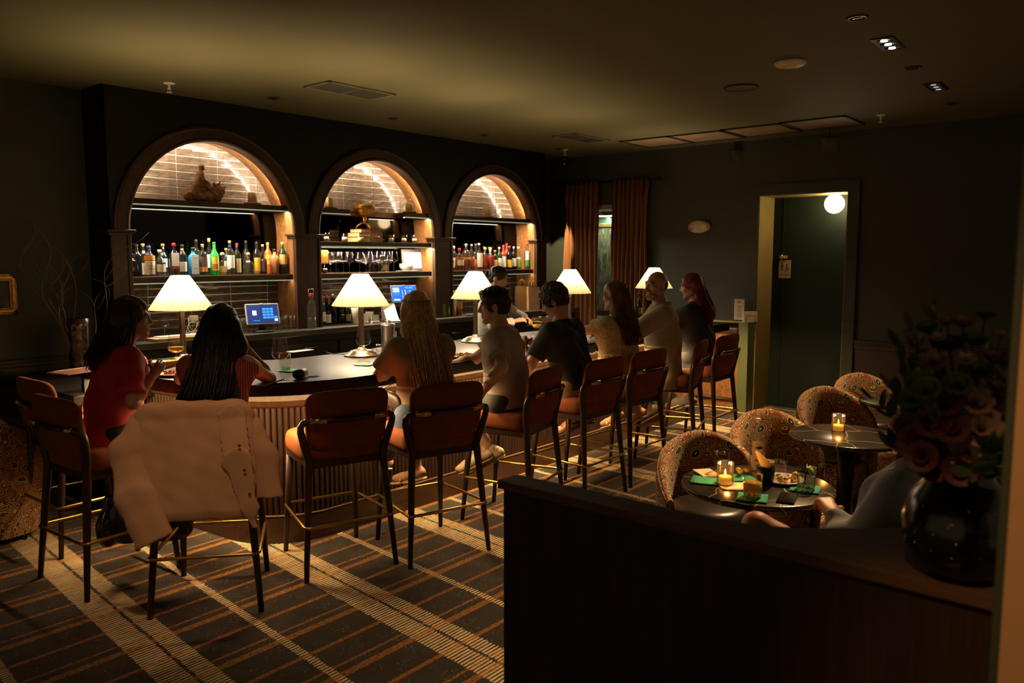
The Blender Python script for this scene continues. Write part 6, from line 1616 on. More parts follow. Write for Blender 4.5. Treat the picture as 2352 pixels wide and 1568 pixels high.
# books, gilt bowl, votive candles on the middle shelf
zb = 1.923
pb = aty(838, 545, 6.54)
for i, (w, d, h, col, lab) in enumerate(((.30, .20, .052, (.22, .12, .05), 'thick book at the bottom of the stack in the middle arch'), (.29, .20, .042, (.28, .15, .06), 'tan leather book in the middle of the stack'), (.26, .18, .036, (.30, .045, .025), 'red leather book on top of the stack'))):
    t = thing('book', lab, 'book', (pb.x + (.01 if i == 2 else 0), 6.54, zb + sum((.053, .043, .037)[:i])), .06 * i - .12, 'old books under the gilt bowl')
    MB().box((-w / 2, -d / 2, 0), (w / 2, d / 2, .004)).box((-w / 2, -d / 2, h - .004), (w / 2, d / 2, h)).box((-w * .05, -d / 2 - .003, 0), (w / 2, -d / 2 + .004, h)).build('cover', M('bookcloth%d' % i, col, .6, var=.15, scale=30), t)
    MB().box((-w / 2 + .004, -d / 2 + .003, .004), (w / 2 - .004, d / 2 - .004, h - .004)).build('pages', M('book_pages', (.62, .42, .18), .8, var=.12, scale=200), t)
zz = zb + .134
t = thing('gilt_bowl', 'gilt footed bowl standing on the stack of books', 'bowl', (pb.x - .01, 6.53, zz))
GOLD = M('old_gold', (.50, .27, .05), .35, 1.0, var=.35, scale=50, bmp=.6, bscale=60)
MB().lathe([(.030, .12), (.075, .14), (.105, .175), (.112, .205), (.110, .245), (.100, .245), (.098, .20), (.06, .155), (.001, .145)], n=32).build('bowl', GOLD, t)
MB().lathe([(.022, .055), (.016, .085), (.026, .105), (.014, .115), (.034, .125)], n=18).build('stem', GOLD, t)
for j in range(3): a = j * 2.094 + .5; MB().tube([(0, 0, .065), (.03 * math.cos(a), .03 * math.sin(a), .06), (.075 * math.cos(a), .075 * math.sin(a), .03), (.09 * math.cos(a), .09 * math.sin(a), .002)], [.012, .011, .008, .006], 8).build('foot', GOLD, t)
for i, (x, lab) in enumerate(((202, 'votive candle at the left end'), (487, 'votive candle second from the left'), (728, 'votive candle before the book pages'), (982, 'votive candle before the book spines'), (1215, 'votive candle right of the books'), (1415, 'votive candle second from the right end'), (1582, 'votive candle at the right end'))):
    px = 720 + x / 6.817; p_ = aty(px, 550, 6.455)
    t = thing('votive_candle', lab + ' of the middle arch shelf', 'candle', (p_.x, 6.455, zb), 0, 'votive candles in the middle arch')
    MB().lathe([(.034, 0), (.034, .004), (.036, .082)], n=20).build('glass_cup', CLEAR, t, flip=False); MB().lathe([(.024, .008), (.024, .046), (.001, .044)], n=18).build('candle', WAX, t); MB().tube([(0, 0, .044), (.001, 0, .053)], .0012, 5).build('wick', BLACKM, t)
# left and right ends of the glass shelf
def S2(px, y): p_ = aty(px, 600, y); return (p_.x, y, 1.613)
t = thing('gift_box', 'small amber yellow box with a figure print on the middle shelf', 'box', (S2(739, 6.47)[0], 6.47, 1.613 + .10), 0)
MB().box((-.055, -.03, 0), (.055, .03, .125), 0, .002).build('carton', M('amber_card', (.68, .32, .03), .5), t); pm = MB(); pm.ball((.01, -.031, .075), (.008, .001, .014), 0, 8); pm.build('print', PAPER, t)
MB().box((-.05, -.028, -.006), (.05, .028, 0)).build('stand_plate', PAPER, t); MB().tube([(-.03, 0, -.10), (-.03, 0, -.004)], .004, 6).tube([(.03, 0, -.10), (.03, 0, -.004)], .004, 6).build('stand_legs', CHROME, t)
t = thing('jam_jar', 'tiny dark jar with pale lid at the left of the middle shelf', 'jar', S2(746, 6.44)); MB().lathe([(.020, 0), (.021, .03), (.019, .035)], n=16).build('jar_body', M('jam', (.06, .008, .008), .2), t); MB().lathe([(.020, .036), (.020, .048)], n=16).build('lid', M('pale_lid', (.5, .4, .3), .4), t)
t = thing('picture_print', 'framed print leaning at the right of the middle shelf', 'picture', S2(952, 6.60), .0)
Mx = Matrix.Rotation(-.10, 4, 'X')
MB().rbox((-.17, 0, 0), (.15, .015, .245), Mx, 0, .003).build('frame', M('grey_frame', (.10, .08, .07), .4), t); MB().rbox((-.14, -.003, .035), (.115, .0, .21), Mx).build('print', M('bright_print', (.75, .66, .5), .5, var=.25, scale=6), t)
t = thing('tea_set', 'white porcelain teapot with cups on an oval tray', 'teapot', S2(934, 6.46))
MB().lathe([(.085, 0), (.10, .008), (.102, .011), (.08, .006), (.001, .006)], n=28, sx=1.3).build('tray', PORC, t)
MB().lathe([(.030, .012), (.050, .035), (.052, .06), (.040, .085), (.020, .092), (.012, .10), (.008, .105), (.010, .112), (.001, .116)], (-.02, 0, 0), 22).build('pot', PORC, t)
MB().tube([(-.07, 0, .07), (-.095, 0, .085), (-.10, 0, .06), (-.085, 0, .035), (-.068, 0, .03)], .005, 8).build('handle', PORC, t)
MB().tube([(.028, 0, .04), (.055, 0, .06), (.065, 0, .09)], [.010, .008, .006], 8).build('spout', PORC, t)
MB().lathe([(.018, .012), (.034, .05), (.036, .085), (.020, .098), (.001, .102)], (.06, .01, 0), 20).build('cup', PORC, t)
t = thing('glass_pitcher', 'small cut glass pitcher among the wine glasses', 'pitcher', S2(882, 6.64)); MB().lathe([(.035, 0), (.045, .04), (.032, .09), (.038, .12)], n=20, cap=False).build('pitcher_body', CLEAR, t, flip=False); MB().tube([(.036, 0, .10), (.065, 0, .09), (.06, 0, .04), (.044, 0, .03)], .005, 8).build('handle', CLEAR, t)
# ------------------------------------------------------------------ tub chairs with paisley covers
PAIS = base('paisley_tapestry'); p = P(PAIS)
vv = coords(PAIS, 'Object', (1, 1, 1)); nz = add(PAIS, 'ShaderNodeTexNoise'); nz.inputs['Scale'].default_value = 6; link(PAIS, vv, nz.inputs['Vector'])
wp = add(PAIS, 'ShaderNodeVectorMath', operation='MULTIPLY_ADD'); link(PAIS, nz.outputs['Color'], wp.inputs[0]); wp.inputs[1].default_value = (.13, .13, .13); link(PAIS, vv, wp.inputs[2])
def vor(scale, feat='F1'):
    v = add(PAIS, 'ShaderNodeTexVoronoi', feature=feat); v.inputs['Scale'].default_value = scale; link(PAIS, wp.outputs[0], v.inputs['Vector']); return v.outputs['Distance']
GO, RU, BR, OL, BKc = (.66, .48, .22), (.20, .055, .016), (.060, .022, .012), (.13, .12, .03), (.012, .010, .008)
r1 = ramp(PAIS, vor(8.5), [(.0, GO), (.05, BKc), (.14, BKc), (.16, GO), (.19, OL), (.25, OL), (.27, GO), (.295, RU), (.36, BR), (.385, GO), (.41, RU)], 'CONSTANT')
r2 = ramp(PAIS, vor(31), [(.0, GO), (.10, RU), (.28, RU), (.33, GO), (.40, BR), (.52, BR), (.56, GO), (.62, RU)], 'CONSTANT')
link(PAIS, mixc(PAIS, mth(PAIS, 'GREATER_THAN', vor(8.5), .40), r1, r2), p.inputs['Base Color']); p.inputs['Roughness'].default_value = .9; p.inputs['Sheen Weight'].default_value = .2
bump(PAIS, noise(PAIS, vv, 300, 2), .2, .003); MATS['paisley'] = PAIS
SEATL = M('black_leather_seat', (.018, .014, .012), .32, var=.2, scale=12, bmp=.06, bscale=120)
CW = .84
def make_tub(label):
    t = thing('tub_chair', label, 'chair', (0, 0, 0), 0, 'paisley tub chairs')
    n = 40; rows = []
    def top(a): return .79 - .30 * abs(a / 2.05) ** 1.8
    prof = []
    for k in range(n + 1):
        a = -2.05 + 4.1 * k / n; s_, c_ = math.sin(a), -math.cos(a); z = top(a); row = []
        for r, zz in ((.315, .045), (.335, .25), (.340, z - .06), (.335, z - .02), (.318, z), (.296, z + .004), (.278, z - .012), (.268, z - .05), (.262, .40), (.255, .30)):
            row.append((r * s_ * CW, r * c_ * CW, zz))
        rows.append(row)
    mb = MB().grid(rows)
    for e in (0, n): mb.add(rows[e], [tuple(range(10)) if e == 0 else tuple(range(10))[::-1]], 0, False)
    mb.build('shell', PAIS, t)
    wl = MB()   # welt along the rim
    wl.tube([(.330 * CW * math.sin(a), -.330 * CW * math.cos(a), top(a) - .012) for a in [-2.05 + 4.1 * k / n for k in range(n + 1)]], .006, 6).build('welt', PAIS, t)
    MB().lathe([(.205, .30), (.218, .32), (.222, .40), (.212, .435), (.17, .452), (.001, .458)], (0, .02, 0), 36).build('seat', SEATL, t)
    MB().lathe([(.205, .045), (.21, .30)], (0, .02, 0), 36).build('front_panel', PAIS, t)
    MB().lathe([(.20, 0), (.22, .045)], n=32).build('plinth', BLACKP, t)
    return t
TC = [(3.92, 1.92, 1, -142, 'paisley tub chair nearest the camera at the first round table'), (4.79, 1.90, 1, -140, 'paisley tub chair between the first and second round tables'), (5.97, 1.92, 1, -138, 'paisley tub chair behind the second table candle'), (6.87, 1.95, 1, -138, 'farthest paisley tub chair by the third round table'),
      (1.64, 5.72, 1, 60, 'paisley tub chair at the left picture edge, showing its back'), (1.66, 6.30, 1, 60, 'paisley tub chair behind the left one, against the wall')]
tub0 = make_tub(TC[0][4])
for i, (x, y, _, a, lab) in enumerate(TC):
    if i == 0: tub0.location = (x, y, 0); tub0.rotation_euler = (0, 0, math.radians(a - 90))
    else: dup(tub0, (x, y, 0), math.radians(a - 90), lab)

# ------------------------------------------------------------------ round tables
MARB = base('black_marble'); vv = coords(MARB, 'Object', (1, 1, 1))
nw = add(MARB, 'ShaderNodeTexNoise'); nw.inputs['Scale'].default_value = 3; link(MARB, vv, nw.inputs['Vector'])
wm = add(MARB, 'ShaderNodeVectorMath', operation='MULTIPLY_ADD'); link(MARB, nw.outputs['Color'], wm.inputs[0]); wm.inputs[1].default_value = (.22, .22, .22); link(MARB, vv, wm.inputs[2])
ve = add(MARB, 'ShaderNodeTexVoronoi', feature='DISTANCE_TO_EDGE'); ve.inputs['Scale'].default_value = 3.4; link(MARB, wm.outputs[0], ve.inputs['Vector'])
link(MARB, ramp(MARB, ve.outputs['Distance'], [(.0, (.55, .42, .26)), (.004, (.20, .15, .09)), (.009, (.020, .016, .013))]), P(MARB).inputs['Base Color']); P(MARB).inputs['Roughness'].default_value = .2
TOPZ = .74
def make_table(x, y, r, label, rot=0):
    t = thing('round_table', label, 'table', (x, y, 0), rot, 'round tables along the banquette')
    MB().lathe([(r - .012, TOPZ - .026), (r - .003, TOPZ - .022), (r, TOPZ - .012), (r - .003, TOPZ - .002), (r - .008, TOPZ), (.001, TOPZ)], n=56).build('table_top', MARB, t)
    MB().lathe([(r * .55, TOPZ - .05), (r * .60, TOPZ - .026)], n=32).build('under_plate', BLACKM, t)
    MB().lathe([(.05, .03), (.045, .40), (.05, TOPZ - .05)], n=20).build('column', BLACKM, t)
    MB().lathe([(.24, 0), (.24, .010), (.06, .030), (.001, .03)], n=36).build('foot', BLACKM, t)
    return t
T1 = (3.455, 1.455); T2 = (4.76, 1.47); T3 = (6.18, 1.50)
make_table(*T1, .340, 'round black marble table crowded with drinks and plates', .4); make_table(*T2, .325, 'round black marble table with one ribbed candle, in the middle', 2.1); make_table(*T3, .325, 'farthest round black marble table, partly behind the flowers', 4.0)
def T(px, py): p_ = atz(px, py, TOPZ); return (p_.x, p_.y, TOPZ + .0015)
# ribbed candle holders
RIB = GLASS('amber_ribbed_glass', (.62, .44, .22), 1.6, .08)
def ribbed(loc, label, w=.9):
    t = thing('ribbed_candle', label, 'candle', loc, 0, 'ribbed candle glasses')
    n = 48; rows = []
    for z in (0, .006, .10, .104): rows.append([((.036 + (.0018 if i % 2 else 0)) * math.cos(2 * PI * i / n), (.036 + (.0018 if i % 2 else 0)) * math.sin(2 * PI * i / n), z) for i in range(n)])
    MB().grid(rows, wrap=True, smooth=False).build('glass_holder', RIB, t, flip=False)
    MB().lathe([(.030, .004), (.030, .038), (.001, .037)], n=20).build('wax', M('glowing_wax', (.7, .45, .15), .6, emit=(1, .50, .10), es=.35), t)
    MB().lathe([(.001, .040), (.005, .048), (.004, .058), (.001, .070)], n=10).build('flame', EMIT('flame', (1, .55, .14), 8), t)
    lamp('candle_light', 'POINT', (0, 0, .082), w, (1, .52, .15), .008, parent=t)
ribbed(T(1665, 1112), 'ribbed candle glass on the near table beside the green napkin'); ribbed(T(1925, 990), 'ribbed candle glass alone on the middle table'); ribbed((T3[0] - .02, T3[1] - .12, TOPZ + .001), 'ribbed candle glass on the far table')
GRN = M('green_napkin', (.02, .26, .14), .9, var=.1, scale=20); CRM = M('cream_napkin', (.72, .55, .34), .9, var=.05)
napkin(T(1622, 1105), .35, .135, 'crumpled green napkin at the left rim of the near table', mat=GRN); napkin(T(1700, 1098), .9, .12, 'green napkin behind the candle on the near table', mat=GRN)
napkin(T(1728, 1145), .35, .125, 'green napkin under the front rocks glass', mat=GRN); napkin(T(1850, 1124), .2, .125, 'green napkin under the rocks glass with lime', mat=GRN)
napkin(T(1683, 1118), .7, .12, 'folded cream napkin in front of the ribbed candle', mat=CRM, n=3)
tag(MB().box((-.06, -.045, 0), (.06, .045, .008), 0, .002).build('menu', CRM, None, T(1622, 1088), .9), 'small cream card folder at the left of the near table', 'menu')
tumbler(up(T(1728, 1142), .008), .093, .082, 'cut rocks glass of pale whisky in front', 'rocks glasses on the near table', 'gold', .62, True)
g2 = tumbler(up(T(1851, 1124), .008), .095, .083, 'cut rocks glass with lime and a dark straw', 'rocks glasses on the near table', 'water', .55, True)
MB().tube([(-.02, .0, .015), (.03, .01, .10)], .003, 6).build('straw', BLACKM, g2); MB().lathe([(.022, 0), (.022, .006)], n=18).build('lime_slice', M('lime', (.30, .42, .05), .5), g2).matrix_local = Matrix.Translation((.018, -.01, .075)) @ Matrix.Rotation(1.2, 4, 'X')
tumbler(T(1788, 1102), .090, .078, 'plain water tumbler behind the plate on the near table', 'glasses on the near table', 'water', .45, taper=.97); tumbler(T(1657, 1086), .105, .075, 'empty tall tumbler behind the ribbed candle', 'glasses on the near table', None, taper=.85)
bt = bottle(T(1737, 1078), .262, .070, 'std', 'clear', 'water', .35, 'white', [(.04, .56, (.66, .50, .30), 1.0)], 'clear mineral water bottle with script label on the near table', None, False, None, -.85, (('Agua', .33, .017, INK), ('de', .265, .010, INK), ('Piedra', .20, .017, INK), ('MINERAL WATER', .51, .0050, REDINK)))
MB().prism_m([(-.024, 0), (-.008, .006), (0, .010), (.008, .006), (.024, 0), (.008, -.006), (0, -.010), (-.008, -.006)], 0, .001, Matrix.Translation((0, -.0362, .262 * .44)) @ Matrix.Rotation(PI / 2, 4, 'X')).build('label_emblem', INK, bt)
t = thing('fries_cup', 'dark metal cup holding a paper cone', 'cup', T(1757, 1112)); MB().lathe([(.036, 0), (.044, .085), (.042, .085), (.034, .004)], n=24).build('cup', BLACKM, t)
MB().grid([[(.040 * f_ * math.cos(a) - .010 * f_, .040 * f_ * math.sin(a), .03 + .075 * f_ + (.045 * f_ * max(0, math.cos(a - 2.6)))) for a in [i * 2 * PI / 18 for i in range(18)]] for f_ in (.3, .7, 1.0, 1.08)], wrap=True, smooth=False).build('paper_cone', CRM, t, flip=False)
t = plate_food(T(1797, 1106), .095, [(.50, .22, .06), (.58, .30, .10)], 'small rimmed plate with fritters and a lemon wedge', 26, 8)
t.children[0].name = 'dish'
lm = MB().lathe([(.001, -.02), (.014, -.012), (.018, 0), (.014, .012), (.001, .02)], n=14); lm.build('lemon_wedge', M('lemon', (.75, .50, .06), .45), t).location = (.03, -.05, .03)
MB().lathe([(.093, .0145), (.097, .0165)], n=32, cap=False).build('rim_line', M('brown_line', (.20, .06, .03), .4), t, flip=False)
for k_, (dx, dy) in enumerate(((0, 0), (.025, .02), (.04, -.012))):
    tl_ = T(1700, 1092); o = MB().ball((0, 0, .012), (.018, .013, .012), 0, 10).build('lemon_piece', M('lemon', (.75, .50, .06), .45), None, (tl_[0] + dx, tl_[1] + dy, TOPZ + .008), k_); tag(o, 'squeezed lemon piece, %s from the left behind the rocks glass' % ORD[k_], 'lemon', 'lemon pieces on the napkin')
t = thing('phone', 'black phone lying on the near table', 'phone', T(1808, 1146), .25); MB().box((-.075, -.037, 0), (.075, .037, .009), 0, .004).build('case', BLACKM, t); MB().box((-.072, -.034, .009), (.072, .034, .0095)).build('screen', M('phone_screen', (.008, .008, .008), .06), t)

# ------------------------------------------------------------------ guest at the near table: arm, hand on the table edge, knee
hand_at = atz(1898, 1186, .765)
bq = person('guest in a faded denim shirt resting a hand on the near table edge', (3.12, .86), math.radians(86), 'm', .98, .46, -17, 0, 0, (0, 6), ((3.36, 1.0, .60), (.6, -.3, -.6)), (atz(1912, 1180, .775), (-.55, -.2, -.8)), {-1: ((3.25, 1.20, .50), (-.27, .21, .25), (.8, .5, -.2)), 1: ((3.45, 1.30, .11), (.3, .2, .9), (.1, 1, 0))}, 'ruddy', curlL=.85, palmL=(.3, .2, -1), group=None)
top_garment(bq, M('faded_denim', (.24, .26, .27), .85, var=.15, scale=10, bmp=.15, bscale=200), .9, -.08, .022, .009, 'denim_shirt', long=True, loose=.01)
leg_garment(bq, M('rust_shorts', (.10, .04, .02), .8), .55, .016, .003, 'shorts', .01); shoes(bq, BROWNS, DKSOLE); hair_short(bq, H_DB)

# ------------------------------------------------------------------ partition in the foreground with a curved cap, banquette behind it
PWOOD = WOOD('partition_walnut', (.016, .009, .007), (.036, .017, .012), .6, .8, 2, spec=.2)
CAPW = WOOD('partition_cap', (.055, .026, .015), (.11, .056, .032), .6, .8, 1, spec=.15)
pt = thing('partition', 'low dark wood partition with a broad curved cap in the foreground', 'partition', (1.80, 1.54, 0))
near = [(.0, .02), (.0, -2.6)]
far = [(.075, .03), (.085, -.35), (.08, -.48), (.085, -.67), (.115, -.765), (.175, -.86), (.33, -1.04), (.50, -1.22), (.56, -1.5), (.56, -2.6)]
MB().prism([(-.012, .035)] + [(-.012, -2.6)] + far[::-1], 1.075, 1.10).build('cap', CAPW, pt)
MB().prism([(.0, .02)] + [(.0, -2.6)] + [(x - .015, y) for x, y in far[::-1]][:-1] + [(.06, .02)], 0, 1.075).build('panel', PWOOD, pt)
bench = thing('banquette', 'dark leather banquette bench behind the partition', 'bench', (2.2, .3, 0))
MB().box((.15, .05, .32), (4.4, .66, .46), 0, .03).build('seat', SEATL, bench); MB().box((.18, .08, 0), (4.4, .58, .32)).build('base', BLACKP, bench); MB().box((.15, -.06, .40), (4.4, .07, .92), 0, .03).build('backrest', SEATL, bench)

# ------------------------------------------------------------------ flower arrangement in a beaded black vase
vb = atz(2185, 1338, 1.10)
va = thing('flower_vase', 'round black beaded vase of mixed flowers standing on the partition', 'flowers', (vb.x + .06, vb.y, 1.101))
VB = M('black_glaze', (.008, .007, .009), .18, var=.1)
MB().lathe([(.055, 0), (.085, .02), (.110, .07), (.115, .12), (.100, .17), (.070, .205), (.060, .22), (.064, .23), (.055, .23), (.05, .2)], n=40).build('vase', VB, va)
r = random.Random(8); bd = MB()
for i in range(60):
    a = r.uniform(0, 6.28); z = r.uniform(.06, .17); rr = .110 + .005 * math.sin((z - .05) / .12 * 3.1)
    rr = np.interp(z, [.02, .07, .12, .17], [.085, .110, .115, .100]); bd.ball((rr * math.cos(a), rr * math.sin(a), z), r.uniform(.0014, .0028), 0, 6)
o = bd.build('beads', M('mirror_beads', (.7, .6, .5), .1, 1.0), va); o['kind'] = 'stuff'
LEAF = [M('leaf_dark', (.018, .035, .010), .5, var=.3), M('leaf_mid', (.05, .085, .018), .5, var=.3), M('leaf_olive', (.10, .10, .03), .5, var=.3)]
def leaf_mesh(L, w, mat):
    mb = MB(); rows = []
    for i in range(6):
        t_ = i / 5; ww = w * math.sin(PI * min(1, t_ * .92 + .08)) ** .8; rows.append([(-ww, L * t_, .25 * L * t_ * t_ + .15 * ww), (0, L * t_, .25 * L * t_ * t_), (ww, L * t_, .25 * L * t_ * t_ + .15 * ww)])
    return mb.grid(rows).mesh('leaf', [mat])
LM = [leaf_mesh(.048, .012, LEAF[0]), leaf_mesh(.040, .014, LEAF[1]), leaf_mesh(.055, .009, LEAF[2])]
stems = MB(); rr = random.Random(3)
def place(o, p, d, roll=0):
    o.matrix_local = Matrix.Translation(p) @ Vector(d).to_track_quat('Y', 'Z').to_matrix().to_4x4() @ Matrix.Rotation(roll, 4, 'Y')
nl = 0
tips = []
for i in range(30):
    a = rr.uniform(0, 6.28); el = rr.uniform(.35, 1.45); L = rr.uniform(.18, .36) * (.60 + .45 * math.sin(el)); d = Vector((math.cos(a) * math.cos(el), math.sin(a) * math.cos(el), math.sin(el)))
    p0 = Vector((.02 * math.cos(a), .02 * math.sin(a), .20)); p1 = p0 + d * L + Vector((0, 0, -.04 * math.cos(el)))
    stems.tube([p0, p0.lerp(p1, .5) + Vector((0, 0, .025)), p1], .0018, 5); tips.append((p1, d))
    for k_ in range(9):
        f_ = rr.uniform(.3, 1.0); q_ = p0.lerp(p1, f_) + Vector((0, 0, .02)); dd = (d + Vector((rr.uniform(-1, 1), rr.uniform(-1, 1), rr.uniform(-.5, .8))) * .9).normalized()
        o = put('leaf', rr.choice(LM), va); place(o, q_, dd, rr.uniform(-1, 1)); nl += 1
stems.build('stems', LEAF[0], va)['kind'] = 'stuff'
def flower(mat, r_, n, name):
    mb = MB()
    for ring in range(3):
        for i in range(n):
            a = 2 * PI * i / n + ring * .4; rad = r_ * (1 - .28 * ring); tilt = .5 + .45 * ring
            for_ = []
            for s_ in (0, .5, 1):
                w = rad * .42 * math.sin(PI * (.25 + .6 * s_)); h_ = rad * s_ * math.sin(tilt); rr_ = rad * s_ * math.cos(tilt)
                for_.append([(rr_ * math.cos(a) - w * math.sin(a), rr_ * math.sin(a) + w * math.cos(a), h_), (rr_ * math.cos(a) + w * math.sin(a), rr_ * math.sin(a) - w * math.cos(a), h_)])
            mb.grid(for_)
    return mb.mesh(name, [mat])
FM = [flower(M('petal_blush', (.30, .18, .13), .6, var=.15), .034, 7, 'blossom'), flower(M('petal_burgundy', (.05, .006, .008), .6, var=.2), .036, 11, 'blossom'), flower(M('petal_cream', (.50, .38, .24), .6, var=.15), .024, 6, 'blossom'), flower(M('petal_green', (.09, .13, .02), .6, var=.2), .032, 11, 'blossom')]
def bloom(px, py, dep, kind, s=1.0):
    w = atd(px, py, dep); l = Vector((w.x, w.y, w.z)) - Vector(va.location); o = put('blossom', FM[kind], va)
    dirv = (l - Vector((0, 0, .22))).normalized() + Vector((-.5, -.2, .2)); o.matrix_local = Matrix.Translation(l) @ dirv.to_track_quat('Z', 'Y').to_matrix().to_4x4() @ Matrix.Scale(s, 4)
    stem = MB().tube([(0, 0, .2), (l.x * .5, l.y * .5, .2 + (l.z - .2) * .6), (l.x, l.y, l.z)], .002, 5).build('flower_stem', LEAF[0], va)
dv = .763 * va.location.x + .647 * va.location.y
for px, py, dd, kd, s in ((2212, 748, 0, 0, .8), (2145, 838, -.03, 0, 1.0), (2218, 830, -.05, 2, .9), (2115, 885, -.03, 3, 1.0), (2110, 945, -.02, 3, 1.1), (2075, 968, .0, 2, 1.0), (2170, 930, -.08, 1, 1.1), (2110, 1020, -.05, 1, 1.2), (2150, 1065, -.06, 1, 1.2), (2250, 990, -.09, 0, 1.5), (2225, 1045, -.09, 0, 1.3), (2290, 900, -.02, 0, 1.0), (2175, 745, .02, 0, .6), (2300, 775, 0, 2, .8), (2262, 730, .03, 3, .7), (2180, 800, 0, 1, .9), (2130, 900, -.07, 3, 1.0), (2095, 920, -.04, 3, .9), (2145, 975, -.08, 1, 1.1), (2185, 985, -.10, 1, 1.1), (2120, 1050, -.08, 1, 1.0), (2095, 985, -.03, 1, 1.0), (2205, 1080, -.10, 1, 1.0), (2270, 1050, -.08, 3, 1.0), (2200, 890, -.08, 3, 1.0), (2240, 930, -.08, 0, 1.1), (2250, 860, -.03, 3, 1.0), (2155, 780, 0, 2, .8), (2235, 790, 0, 3, .9), (2280, 830, 0, 0, .9), (2110, 800, 0, 2, .8), (2130, 760, .02, 3, .8)):
    bloom(px, py, dv + dd, kd, s)

# ------------------------------------------------------------------ tan wall end at the right edge of the picture
ce = atd(2300, 1430, 1.25); xe, ye = ce.x, ce.y
struct(MB().box((xe, ye - .42, 0), (xe + .13, ye, CEIL)).build('wall_right', M('tan_plaster', (.30, .17, .08), .8, var=.06, scale=4)), 'tan plaster wall end at the right edge', 'wall')
struct(MB().box((xe + .004, ye, 0), (xe + .126, ye + .014, CEIL), 0, .003).build('trim_4', GREEN), 'dark green corner trim on the tan wall end', 'trim')
# ------------------------------------------------------------------ tall vase of twisted branches on the low counter
bv = thing('branch_vase', 'tall mottled vase of bare twisted branches on the low counter', 'vase', (2.42, 6.28, .901))
MB().lathe([(.060, 0), (.068, .02), (.070, .20), (.076, .36), (.080, .42), (.074, .42), (.068, .36), (.06, .03)], n=28).build('vase', M('mercury_glass', (.10, .07, .045), .25, .7, var=.8, scale=40), bv)
BRM = M('willow_bark', (.075, .045, .025), .8, var=.3); r = random.Random(5)
for i in range(11):
    a = r.uniform(0, 6.28) if i > 4 else PI + r.uniform(-.7, .7); L = r.uniform(.45, .95); sp = r.uniform(.25, .75); mb = MB()
    pts = []; p_ = Vector((.02 * math.cos(a), .02 * math.sin(a) * .3, .05)); d = Vector((math.cos(a) * sp * .6, math.sin(a) * sp * .22, 1)).normalized(); ph = r.uniform(0, 6)
    nseg = 16
    for k_ in range(nseg + 1):
        pts.append(p_.copy()); t_ = k_ / nseg; w = Vector((math.cos(ph + 9 * t_), .5 * math.sin(ph * 2 + 8 * t_), .35 * math.sin(7 * t_ + ph))) * (.9 * t_)
        dd = (d + w).normalized(); p_ = p_ + dd * (L + .42) / nseg
        p_.y = min(p_.y, .40)
    mb.tube(pts, [.0065 * (1 - .8 * k_ / nseg) + .001 for k_ in range(nseg + 1)], 6)
    for j in range(2):
        k0 = r.randrange(7, 13); q_ = pts[k0]; tw = []
        for k_ in range(7): tw.append(q_.copy()); q_ = q_ + Vector((math.cos(ph + j * 2 + k_ * .5) * .035, .02 * math.sin(k_ + ph), .03 + .02 * math.sin(k_ * 1.1))); q_.y = min(q_.y, .41)
        mb.tube(tw, [.003 * (1 - .12 * k_) for k_ in range(7)], 5)
    mb.build('branch', BRM, bv)
# ------------------------------------------------------------------ ceiling fittings
def CE(px, py): p_ = atz(px, py, CEIL); return (p_.x, p_.y, CEIL)
VENTM = M('vent_olive', (.014, .015, .009), .6)
def vent(c4, label):
    P4 = [Vector(CE(*q)) for q in c4]; c = sum(P4, Vector()) / 4; w = abs(P4[2].x - P4[0].x) if True else 0
    t = thing('ceiling_vent', label, 'vent', (c.x, c.y, CEIL), 0, 'ceiling vents'); W, H_ = .66, .32
    for (x0, x1, y0, y1) in ((-W / 2, W / 2, -H_ / 2, -H_ / 2 + .03), (-W / 2, W / 2, H_ / 2 - .03, H_ / 2), (-W / 2, -W / 2 + .03, -H_ / 2, H_ / 2), (W / 2 - .03, W / 2, -H_ / 2, H_ / 2), (-.012, .012, -H_ / 2, H_ / 2)):
        MB().box((x0, y0, -.012), (x1, y1, 0), 0, .003).build('frame_bar', M('vent_frame', (.10, .09, .04), .6), t)
    MB().box((-W / 2 + .02, -H_ / 2 + .02, -.002), (W / 2 - .02, H_ / 2 - .02, 0)).build('duct', M('duct_black', (.004, .004, .004), .9), t)
    sl = MB().box((-W / 2 + .03, -.004, -.010), (W / 2 - .03, .004, -.003)).mesh('slat', [VENTM])
    for k in range(11):
        o = put('slat', sl, t); o.location = (0, -H_ / 2 + .04 + k * .024, 0); o.rotation_euler = (.6, 0, 0)
vent(((700, 196), (748, 184), (908, 215), (855, 229)), 'dark slatted ceiling vent above the left part of the bar'); vent(((1272, 312), (1330, 305), (1395, 320), (1340, 327)), 'dark slatted ceiling vent near the curtains')
for px, py, lab in ((628, 225, 'small recessed downlight above the first pilaster'), (903, 272, 'small recessed downlight above the middle arch'), (1112, 310, 'small recessed downlight above the third arch'), (1285, 342, 'small recessed downlight near the corner'), (1970, 40, 'small recessed downlight nearest the camera on the right'), (2097, 155, 'small recessed downlight between the two triple spotlights'), (2187, 237, 'farthest small recessed downlight on the right')):
    t = thing('downlight', lab, 'ceiling light', CE(px, py), 0, 'small recessed downlights')
    MB().lathe([(.042, 0), (.055, 0), (.056, -.006), (.043, -.008), (.040, 0)], n=28).build('trim_ring', M('bronze_ring', (.09, .045, .02), .35, .8), t)
    MB().lathe([(.040, .0), (.001, .0005)], (0, 0, -.002), 24).build('lens', M('dark_lens', (.01, .008, .006), .1), t); MB().box((-.006, -.028, -.006), (.006, .028, -.003)).build('baffle', CHROME, t)
